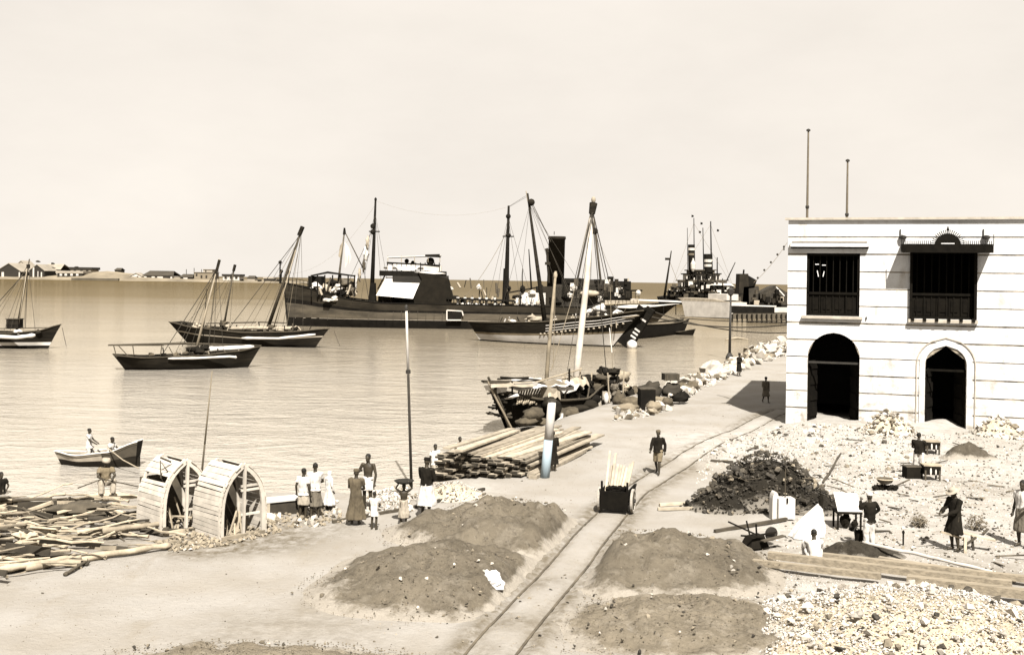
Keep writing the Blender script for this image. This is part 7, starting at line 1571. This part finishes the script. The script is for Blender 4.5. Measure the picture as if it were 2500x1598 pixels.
def person(label, base, height, face, wear, pose=None, hat=None, extra=None, group=None, name='person'):
    J = {}
    for k, v in BASE.items():
        if k in ('pel', 'chest', 'neck', 'head'): J[k] = Vector(v)
        else: J[k + 'L'] = Vector(v); J[k + 'R'] = Vector((-v[0], v[1], v[2]))
    for k, v in (pose or {}).items(): J[k] = Vector(v)
    S = height / 1.70
    for k in J: J[k] = J[k] * S
    t = thing(name, label, 'person', base, R(face), group)
    def raw(nm, mb, m, vox):
        o = mb.build(nm, m, t, True, local=True); REM.append((o, vox)); return o
    X = (J['shL'] - J['shR']).normalized(); spine = (J['neck'] - J['pel']).normalized(); Yb = X.cross(spine).normalized() * -1
    b = MB()
    def sp_(f, dz=0.0):
        p0, p1, p2 = J['pel'], J['chest'], J['neck']
        return (p0.lerp(p1, f / 0.55) if f < 0.55 else p1.lerp(p2, (f - 0.55) / 0.45))
    hx = (J['hipL'] - J['hipR']).normalized()
    prof = ((-0.16, .10, .085), (-.06, .155, .115), (.08, .155, .11), (.3, .132, .095), (.55, .158, .112), (.8, .165, .105), (.93, .14, .08), (1.0, .06, .06))
    def torso(mb, grow, prof_, foldk=0.0, ph=0.0, n=18):
        rs = []
        for f, ru, rw in prof_:
            c = sp_(f) if f >= 0 else J['pel'] + spine * f * 0.5 * S
            ux = hx.lerp(X, max(0, min(1, f))).normalized(); wy = ux.cross(spine).normalized()
            rs.append(ell_ring(c, ux, wy, (ru + grow) * S, (rw + grow) * S, n, foldk, ph))
        mb.rings(rs)
    torso(b, 0, prof)
    b.tube([J['neck'] - spine * .04 * S, J['neck'].lerp(J['head'], .55)], [.062 * S, .055 * S], 10)
    hd = J['head']; up = (J['head'] - J['neck']).normalized(); fw = Yb * -1 if Yb.y < 0 else Yb
    fw = Vector(pose['look']).normalized() if pose and 'look' in pose else Vector((0, -1, 0)); fw = (fw - up * fw.dot(up)).normalized(); sd = up.cross(fw).normalized()
    Mh = Matrix((sd, fw * -1, up)).transposed()
    def hb(c, d, am=0.0):
        q = MB(); q.blob((0, 0, 0), d, n=14, m=10, amp=am); b.add([hd + Mh @ (Vector(c) * S + v * S) for v in q.v], q.f)
    hb((0, 0.005, 0.02), (.152, .19, .205)); hb((0, -.03, -.055), (.115, .13, .12)); hb((0, -.098, -.02), (.03, .045, .05)); hb((0, -.082, .022), (.11, .035, .025)); hb((0, -.085, -.065), (.05, .03, .028))
    for s in (-1, 1): hb((s * .078, .012, -.01), (.022, .045, .065))
    for s in 'LR':
        sg = 1 if s == 'L' else -1
        b.tube([J['sh' + s] * 0.75 + sp_(.85) * .25, J['sh' + s], J['sh' + s].lerp(J['el' + s], .35), J['el' + s], J['el' + s].lerp(J['wr' + s], .35), J['wr' + s]], [r * S for r in (.055, .058, .05, .04, .042, .029)], 10)
        d = (J['wr' + s] - J['el' + s]).normalized(); side = d.cross(Vector((0, 1, 0)) if abs(d.y) < .8 else Vector((0, 0, 1))).normalized(); nr = d.cross(side)
        w = J['wr' + s]; b.tube([w, w + d * .045 * S, w + d * .085 * S], [.028 * S, .038 * S, .036 * S], 8)
        for i, (o, L) in enumerate(((-.027, .062), (-.009, .078), (.009, .074), (.027, .056))):
            r0 = w + d * .075 * S + side * o * S; b.tube([r0, r0 + d * L * .5 * S + nr * .008 * S, r0 + d * L * .8 * S + nr * .03 * S], [.0095 * S, .0088 * S, .007 * S], 6)
        r0 = w + d * .03 * S + side * .03 * sg * S; b.tube([r0, r0 + d * .03 * S + side * .028 * sg * S, r0 + d * .06 * S + side * .034 * sg * S], [.012 * S, .011 * S, .008 * S], 6)
        b.tube([J['hip' + s] + Z3 * .05 * S, J['hip' + s], J['hip' + s].lerp(J['kn' + s], .4), J['kn' + s], J['kn' + s].lerp(J['an' + s], .3), J['kn' + s].lerp(J['an' + s], .75), J['an' + s]], [r * S for r in (.09, .088, .078, .056, .058, .042, .038)], 10)
        a, to = J['an' + s], J['toe' + s]; b.tube([a - (to - a) * .25 - Z3 * .03 * S, a - Z3 * .02 * S, a.lerp(to, .6), to], [.034 * S, .042 * S, .038 * S, .02 * S], 8)
    raw('body', b, skin_m, 0.0135 * S)
    ph = (len(label) * 1.7) % 6
    for gname, col, opt in wear:
        m = CL[col]; g = MB()
        if gname in ('shirt', 'robe', 'coat'):
            hem = opt.get('hem', .82); pr = [(1.0, .075, .07), (.93, .15, .095), (.8, .178, .125), (.55, .172, .13), (.3, .158, .122), (.08, .172, .135)]
            rs = []
            for f, ru, rw in pr:
                c = sp_(f); ux = hx.lerp(X, f).normalized(); wy = ux.cross(spine).normalized(); rs.append(ell_ring(c, ux, wy, (ru + .012) * S, (rw + .012) * S, 22, .035 + .04 * (1 - f), ph))
            zb = J['pel'].z; n = 5; zt = hem * S
            if zt < zb:
                for i in range(1, n + 1):
                    f = i / n; z = zb + (zt - zb) * f; kk = (J['knL'] + J['knR']) / 2; an = (J['anL'] + J['anR']) / 2; pl = J['pel']
                    c = pl.lerp(kk, max(0, (pl.z - z) / max(.05, pl.z - kk.z))) if z > kk.z else kk.lerp(an, (kk.z - z) / max(.05, kk.z - an.z))
                    half = max(.0, abs((J['knL'] - J['knR']).x) / 2 * min(1, (pl.z - z) / .4)); spread = abs((J['knL'] - J['knR']).y) / 2 * min(1, (pl.z - z) / .4)
                    c = Vector((c.x, c.y, z)); rs.append(ell_ring(c, Vector((1, 0, 0)), Vector((0, -1, 0)), (.165 + opt.get('flare', .05) * f) * S + half * .35, (.135 + opt.get('flare', .05) * f) * S + spread * .9, 22, .07 + .07 * f, ph))
            g.rings(rs)
            sl = opt.get('sleeve', .5)
            if sl > 0:
                for s in 'LR':
                    pts = [J['sh' + s] * .8 + sp_(.85) * .2, J['sh' + s], J['sh' + s].lerp(J['el' + s], .6)]; rr = [.07, .078, .068]
                    if sl > .5: pts += [J['el' + s], J['el' + s].lerp(J['wr' + s], .5), J['el' + s].lerp(J['wr' + s], .92)]; rr += [.062, .058, .055]
                    g.tube(pts, [r * S for r in rr], 10)
        elif gname == 'wrap':
            top, hem = opt.get('top', 1.02) * S, opt.get('hem', .45) * S; rs = []; n = 9; pl = J['pel']; kk = (J['knL'] + J['knR']) / 2; an = (J['anL'] + J['anR']) / 2
            for i in range(n + 1):
                f = i / n; z = top + (hem - top) * f
                c = pl if z >= pl.z else (pl.lerp(kk, (pl.z - z) / max(.05, pl.z - kk.z)) if z > kk.z else kk.lerp(an, (kk.z - z) / max(.05, kk.z - an.z)))
                w_ = abs((J['knL'] - J['knR']).x) / 2; d_ = abs((J['knL'] - J['knR']).y) / 2; e = max(0, min(1, (pl.z - z) / (.4 * S)))
                rs.append(ell_ring(Vector((c.x, c.y, z)), Vector((1, 0, 0)), Vector((0, 1, 0)), (.168 + opt.get('flare', .03) * f) * S + w_ * .3 * e, (.135 + opt.get('flare', .03) * f) * S + d_ * e, 22, .05 + .09 * f, ph))
            g.rings(rs)
        elif gname == 'trousers':
            hem = opt.get('hem', .95)
            torso(g, .018, ((-.18, .10, .09), (-.06, .16, .12), (.1, .155, .115), (.2, .148, .11)), .02, ph)
            for s in 'LR':
                k, a = J['kn' + s], J['an' + s]; pts = [J['hip' + s] + Z3 * .04 * S, J['hip' + s].lerp(k, .4), k]; rr = [.112, .108, .092]
                if hem > .5: pts += [k.lerp(a, .5), k.lerp(a, hem)]; rr += [.09, .088]
                g.tube(pts, [r * S for r in rr], 12)
        elif gname == 'headcloth':
            q = MB(); q.blob((0, .01, .01), (.215, .235, .27), n=14, m=10, amp=.12, seed=3); g.add([hd + Mh @ (v * S) for v in q.v], q.f); g.tube([hd - up * .05 * S, J['neck'] - spine * .08 * S], [.10 * S, .16 * S], 12)
        raw(gname, g, m, .019 * S)
    hm = MB(); hat = hat or ('hair', None)
    def hblob(c, d, am=.1, sdd=0):
        q = MB(); q.blob((0, 0, 0), d, n=14, m=10, amp=am, seed=sdd); hm.add([hd + Mh @ (Vector(c) * S + v * S) for v in q.v], q.f)
    if hat[0] == 'hair': hblob((0, .022, .048), (.168, .195, .175), .08); raw('hair', hm, hair_m, .014 * S)
    elif hat[0] == 'turban':
        for i, (r, z, w) in enumerate(((.095, .045, .04), (.102, .075, .042), (.092, .105, .04))): hm.tube([hd + Mh @ (Vector((r * math.cos(a * math.pi / 9), .01 + r * 1.12 * math.sin(a * math.pi / 9), z + .012 * math.sin(a * math.pi / 4.5 + i))) * S) for a in range(19)], w * S, 8)
        hblob((0, .01, .11), (.16, .18, .11)); raw('turban', hm, CL[hat[1]], .014 * S)
    elif hat[0] == 'cap':
        for z0, z1, r0, r1 in ((.04, .13, .095, .088),): hm.rings([ell_ring(hd + Mh @ (Vector((0, .01, z)) * S), sd, fw, r * S, r * 1.12 * S, 14) for z, r in ((.035, .094), (.06, .096), (.125, .088), (.132, .06))])
        raw('cap', hm, CL[hat[1]], .014 * S)
    elif hat[0] == 'brim':
        hm.rings([ell_ring(hd + Mh @ (Vector((0, .01, z)) * S), sd, fw, r * S, r * 1.1 * S, 16) for z, r in ((.055, .10), (.06, .19), (.075, .19), (.085, .10), (.15, .085), (.165, .04))]); raw('hat', hm, CL[hat[1]], .014 * S)
    for nm, m, fn in (extra or ()):
        k = MB(); fn(k, J, S); k.build(nm, m, t, True, local=True)
    return t
def stand(x, y, ytop, dz=0.0):
    b = gp(x, y); b.z += dz; h = ght(x, ytop, b); return b, max(1.0, min(1.86, h))
WALK = dict(knL=(.10, -.16, .50), anL=(.11, -.20, .09), toeL=(.13, -.38, .05), knR=(-.10, .02, .49), anR=(-.11, .24, .14), toeR=(-.12, .10, .03), elL=(.25, .12, 1.12), wrL=(.25, .04, .87), elR=(-.25, -.08, 1.12), wrR=(-.23, -.24, .92))
FOLD = dict(elL=(.25, -.06, 1.12), wrL=(.06, -.2, 1.10), elR=(-.25, -.06, 1.10), wrR=(-.06, -.19, 1.06))
gw = 'labourers and bystanders on the waterfront'
def P(label, xy, top, face, wear, pose=None, hat=None, dz=0.0, hh=None, extra=None):
    b, h = stand(xy[0], xy[1], top, dz); return person(label, b, hh or h, face, wear, pose, hat, extra, gw)
P('man in white shirt and pale knee-length wrap, left of the pair by the white box', (740, 1266), 1143, 155, (('shirt', 'white', dict(hem=.80)), ('wrap', 'pale', dict(hem=.48))), dict(elL=(.26, .06, 1.10), wrL=(.28, .0, .86)))
P('man in white shirt and darker wrap standing close at the right of the pair', (768, 1262), 1130, 195, (('shirt', 'white', dict(hem=.84)), ('wrap', 'grey', dict(hem=.35))), FOLD)
P('figure shrouded in a white sheet right of the white-shirted pair', (803, 1245), 1150, 140, (('robe', 'white', dict(hem=.25, sleeve=.9, flare=.12)), ('headcloth', 'white', {})), dict(elL=(.26, -.08, 1.12), wrL=(.2, -.26, 1.0)), ('cap', 'white'))
P('man in a brown robe standing at the road edge, seen from behind', (868, 1280), 1145, 170, (('robe', 'brown', dict(hem=.18, sleeve=.5, flare=.12)),), FOLD, ('cap', 'brown'))
P('bare-chested man in a white loincloth behind the brown robe', (897, 1248), 1108, -20, (('wrap', 'white', dict(hem=.62)),), dict(elR=(-.32, -.02, 1.14), wrR=(-.16, -.16, 1.22), elL=(.27, .0, 1.1), wrL=(.25, -.04, .84)), dz=.05)
P('small boy in a white smock with dark legs nearest the road', (913, 1292), 1200, 160, (('shirt', 'white', dict(hem=.62, flare=.07)), ), dict(elL=(.24, -.1, 1.12), wrL=(.14, -.26, 1.02), elR=(-.24, -.1, 1.12), wrR=(-.14, -.26, 1.02)))
P('porter balancing a dark tray on his head beside the tall thin post', (985, 1280), 1180, 10, (('wrap', 'pale', dict(hem=.30)),), dict(elL=(.34, -.02, 1.52), wrL=(.22, -.02, 1.72), elR=(-.34, -.02, 1.52), wrR=(-.22, -.02, 1.72)), extra=(('tray', mat('dark_tray', 0.012, 0.008, 4), lambda k, J, S: k.lathe(J['head'] + Z3 * .11 * S, [(.12, 0), (.22, .03), (.30, .10), (.28, .11), (.1, .05)], 18)),))
P('man in dark jacket and full white skirt at the left end of the timber stack', (1040, 1262), 1117, 150, (('shirt', 'dark', dict(hem=.92, sleeve=.9)), ('wrap', 'white', dict(hem=.36, flare=.12))), FOLD, ('cap', 'dark'))
for lab, x, yt, D in (('left of the two men whose heads show behind the timber stack', 1063, 1084, 46.0), ('right of the two men whose heads show behind the timber stack', 1123, 1066, 49.0)):
    tp = pd(x, yt, D); person(lab, Vector((tp.x, D, tp.z - 1.68)), 1.68, 30, (('shirt', 'white', dict(hem=.8)), ('wrap', 'pale', dict(hem=.4))), None, None, None, gw)
P('man in dark jacket and pale shorts walking between the rails', (1606, 1157), 1050, -25, (('shirt', 'dark', dict(hem=.86, sleeve=.9)), ('trousers', 'tan', dict(hem=.4))), WALK, ('cap', 'brown'))
P('man in a grey robe at the edge of the warehouse shadow', (1869, 983), 920, 10, (('robe', 'grey', dict(hem=.45, sleeve=.9)),), WALK, ('cap', 'dark'))
P('dark figure standing on the rocks near the thin lamp post', (1804, 918), 862, 40, (('robe', 'dark', dict(hem=.35, sleeve=.9)),), FOLD, ('cap', 'dark'))
P('dark figure half hidden behind the painted post', (1349, 1150), 1052, 200, (('robe', 'dark', dict(hem=.3, sleeve=.9)),), FOLD, ('hair', None))
b_ = pd(1362, 1002, 65.5); person('dark-clothed boatman standing amid the mats of the beached boat', b_, 1.55, 60, (('shirt', 'dark', dict(hem=.7, sleeve=.9)), ('wrap', 'brown', dict(hem=.4))), dict(elL=(.26, -.14, 1.14), wrL=(.2, -.34, 1.06)), None, None, gw)
b_ = pd(1500, 990, 66.0); person('boatman in a pale shirt among the bales right of the white mast', b_, 1.6, -30, (('shirt', 'grey', dict(hem=.7)), ('wrap', 'dark', dict(hem=.4))), FOLD, None, None, gw)
tp = pd(3, 1152, 41.0); person('dark figure wading, cut by the left edge of the picture', Vector((tp.x, 41.0, tp.z - 1.6)), 1.6, 60, (('shirt', 'dark', dict(hem=.85)), ('wrap', 'grey', dict(hem=.5))), dict(elL=(.3, -.06, 1.12), wrL=(.12, -.2, 1.0)), None, None, gw)
SIT = dict(pel=(0, 0, .42), chest=(0, -.03, .70), neck=(0, -.08, .92), head=(0, -.12, 1.07), shL=(.185, -.07, .87), shR=(-.185, -.07, .87), hipL=(.1, 0, .40), hipR=(-.1, 0, .40), knL=(.2, -.36, .52), knR=(-.2, -.36, .52), anL=(.16, -.40, .09), anR=(-.16, -.40, .09), toeL=(.17, -.56, .03), toeR=(-.17, -.56, .03), elL=(.26, -.22, .66), elR=(-.26, -.22, .66), wrL=(.16, -.42, .62), wrR=(-.16, -.42, .62))
b_ = gp(256, 1228); person('turbaned man in tan sitting on driftwood with a long stick', b_ + Z3 * .25, 1.68, 30, (('shirt', 'tan', dict(hem=.5, sleeve=.5)), ('trousers', 'pale', dict(hem=.9))), SIT, ('turban', 'pale'), (('stick', drift_d, lambda k, J, S: k.tube([J['wrR'] + Vector((-.7, .1, -.25)), J['wrR'], J['wrL'] + Vector((.9, -.2, -.35))], .018, 6)),), gw)
# men in the rowing boat
d_ = ROW.U
b_ = ROW.q(217, 1112); person('man in white standing in the rowing boat', Vector((b_.x, b_.y, WZ + .12)), 1.52, 95, (('shirt', 'white', dict(hem=.74)), ('trousers', 'white', dict(hem=.8))), dict(elL=(.24, -.14, 1.12), wrL=(.16, -.36, .98), elR=(-.24, -.14, 1.12), wrR=(-.16, -.36, .98), knL=(.12, -.1, .5), anL=(.14, -.02, .085)), None, None, 'men in the rowing boat')
b_ = ROW.q(268, 1116); person('man in white seated at the oars of the rowing boat', Vector((b_.x, b_.y, WZ + .12)), 1.66, 80, (('shirt', 'white', dict(hem=.5)), ('trousers', 'white', dict(hem=.8))), SIT, None, None, 'men in the rowing boat')
# yard
SQ = {k: (v[0], v[1], v[2] - .27 if k in ('pel', 'chest', 'neck', 'head', 'shL', 'shR', 'hipL', 'hipR', 'elL', 'elR', 'wrL', 'wrR') else v[2]) for k, v in SIT.items()}
b_ = gp(1988, 1376); person('man in bright white seated on the ground with his back to us', b_, 1.62, 175, (('shirt', 'white', dict(hem=.2, sleeve=.9, flare=.12)), ('trousers', 'white', dict(hem=.9))), SQ, None, None, gw)
P('man in dark shirt and white trousers raising a hand to his pale cap', (2122, 1340), 1203, 200, (('shirt', 'dark', dict(hem=.84, sleeve=.9)), ('trousers', 'white', dict(hem=.92))), dict(elL=(.30, -.04, 1.22), wrL=(.18, -.18, 1.46), elR=(-.34, .02, 1.20), wrR=(-.22, -.14, 1.02)), ('cap', 'white'))
P('man in a long dark coat and broad pale hat holding a stick', (2330, 1344), 1190, -70, (('coat', 'dark', dict(hem=.48, sleeve=.9, flare=.07)),), dict(elL=(.22, -.14, 1.12), wrL=(.12, -.36, 1.02), elR=(-.22, -.14, 1.12), wrR=(-.12, -.36, 1.04), head=(0, -.06, 1.56)), ('brim', 'pale'), extra=(('stick', drift_d, lambda k, J, S: k.tube([J['wrL'] + Vector((.02, .25, -.02)), J['wrL'] + Vector((-.02, -.42, .0))], .016, 6)),))
P('half-seen workman at the right edge in a grey wrap', (2496, 1335), 1172, -60, (('wrap', 'grey', dict(hem=.40)), ('shirt', 'white', dict(hem=.95))), dict(elL=(.28, -.1, 1.12), wrL=(.2, -.34, 1.04)), ('hair', None))
P('workman in dark shirt and white trousers by the open crates', (2242, 1164), 1056, 150, (('shirt', 'dark', dict(hem=.9)), ('trousers', 'white', dict(hem=.9))), FOLD, None)
# crew, one figure copied along the rails
ORD = ('leftmost', 'second', 'third', 'fourth', 'fifth', 'sixth', 'seventh', 'eighth', 'ninth', 'tenth')
lab = 'leftmost of the white-clad crewmen at the steamer rail, counting from the bridge'
vp = VP(px(703, 795, WZ), px(1590, 806, WZ)); c0 = None
def at_deck(x): u, z = vp.uz(x, 745); return vp.p(u, 4.05, 4.0)
crew0 = person(lab, at_deck(1118), 1.7, 0, (('shirt', 'white', dict(hem=.7)), ('trousers', 'white', dict(hem=.9))), None, None, None, 'crew at the steamer rail')
CREW = [(crew0, [(at_deck(x), f) for x, f in ((1135, 20), (1152, -10), (1170, 40), (1186, 0), (1206, -30), (1260, 10), (1282, 60), (1296, -20), (1318, 0))], lab, 'crew at the steamer rail')]
vq = VP(px(1172, 831, WZ), px(1496, 846, WZ))
def at_dhow(x, z): u, _ = vq.uz(x, 800); return vq.p(u, z, 0.8)
lab2 = 'third crewman from the left on the deck of the white-bottomed dhow'
crew1 = person(lab2, at_dhow(1362, 2.1), 1.65, 30, (('shirt', 'pale', dict(hem=.7)), ('wrap', 'white', dict(hem=.4))), FOLD, ('cap', 'white'), None, 'crew on the white-bottomed dhow')
CREW.append((crew1, [(at_dhow(x, z), f) for x, z, f in ((1250, 1.8, 60), (1300, 1.95, -20), (1404, 2.4, 0), (1442, 2.9, 90), (1466, 3.2, -40))], lab2, 'crew on the white-bottomed dhow'))

# grow all bodies and garments into continuous surfaces
for o, vox in REM:
    md = o.modifiers.new('remesh', 'REMESH'); md.mode = 'VOXEL'; md.voxel_size = vox; md.use_smooth_shade = True
dg = bpy.context.evaluated_depsgraph_get()
new = [(o, bpy.data.meshes.new_from_object(o.evaluated_get(dg))) for o, _ in REM]
for o, me in new:
    m = o.data.materials[0]; o.modifiers.clear(); o.data = me
    me.materials.clear(); me.materials.append(m)
    nv = len(me.vertices); co = np.empty(nv * 3); me.vertices.foreach_get('co', co); co = co.reshape(-1, 3)
    ed = np.empty(len(me.edges) * 2, dtype=np.int64); me.edges.foreach_get('vertices', ed); ed = ed.reshape(-1, 2)
    for _ in range(2):                                   # relax the voxel steps
        acc = np.zeros_like(co); cnt = np.zeros(nv)
        np.add.at(acc, ed[:, 0], co[ed[:, 1]]); np.add.at(acc, ed[:, 1], co[ed[:, 0]]); np.add.at(cnt, ed[:, 0], 1); np.add.at(cnt, ed[:, 1], 1)
        co = co * 0.5 + 0.5 * acc / np.maximum(cnt, 1)[:, None]
    if o.name.split('.')[0] in ('shirt', 'robe', 'coat', 'wrap', 'trousers'):        # draped folds
        me.vertices.foreach_set('co', co.reshape(-1)); me.update(); sd_ = (hash(o.parent['label']) if False else len(o.parent['label'])) * 0.77
        nr = np.empty(nv * 3); me.vertices.foreach_get('normal', nr); nr = nr.reshape(-1, 3)
        a_ = np.array([noise.noise(Vector((c[0] * 13 + sd_, c[1] * 13, c[2] * 3.2))) + 0.5 * noise.noise(Vector((c[0] * 24, c[1] * 24 + sd_, c[2] * 9))) for c in co]); co = co + nr * (a_ * 0.022)[:, None]
    me.vertices.foreach_set('co', co.reshape(-1)); me.update()
for src, spots, lb, grp in CREW:
    for i_, (p, f) in enumerate(spots):
        lb = (ORD[i_ + 1] + ' of the white-clad crewmen at the steamer rail, counting from the bridge') if src is crew0 else (ORD[i_ if i_ < 2 else i_ + 1] + ' crewman from the left on the deck of the white-bottomed dhow')
        r_ = src.copy(); C.objects.link(r_); r_.location = p; r_.rotation_euler = (0, 0, R(f)); r_['label'] = lb; r_['group'] = grp
        for ch in src.children:
            c_ = ch.copy(); C.objects.link(c_); c_.parent = r_
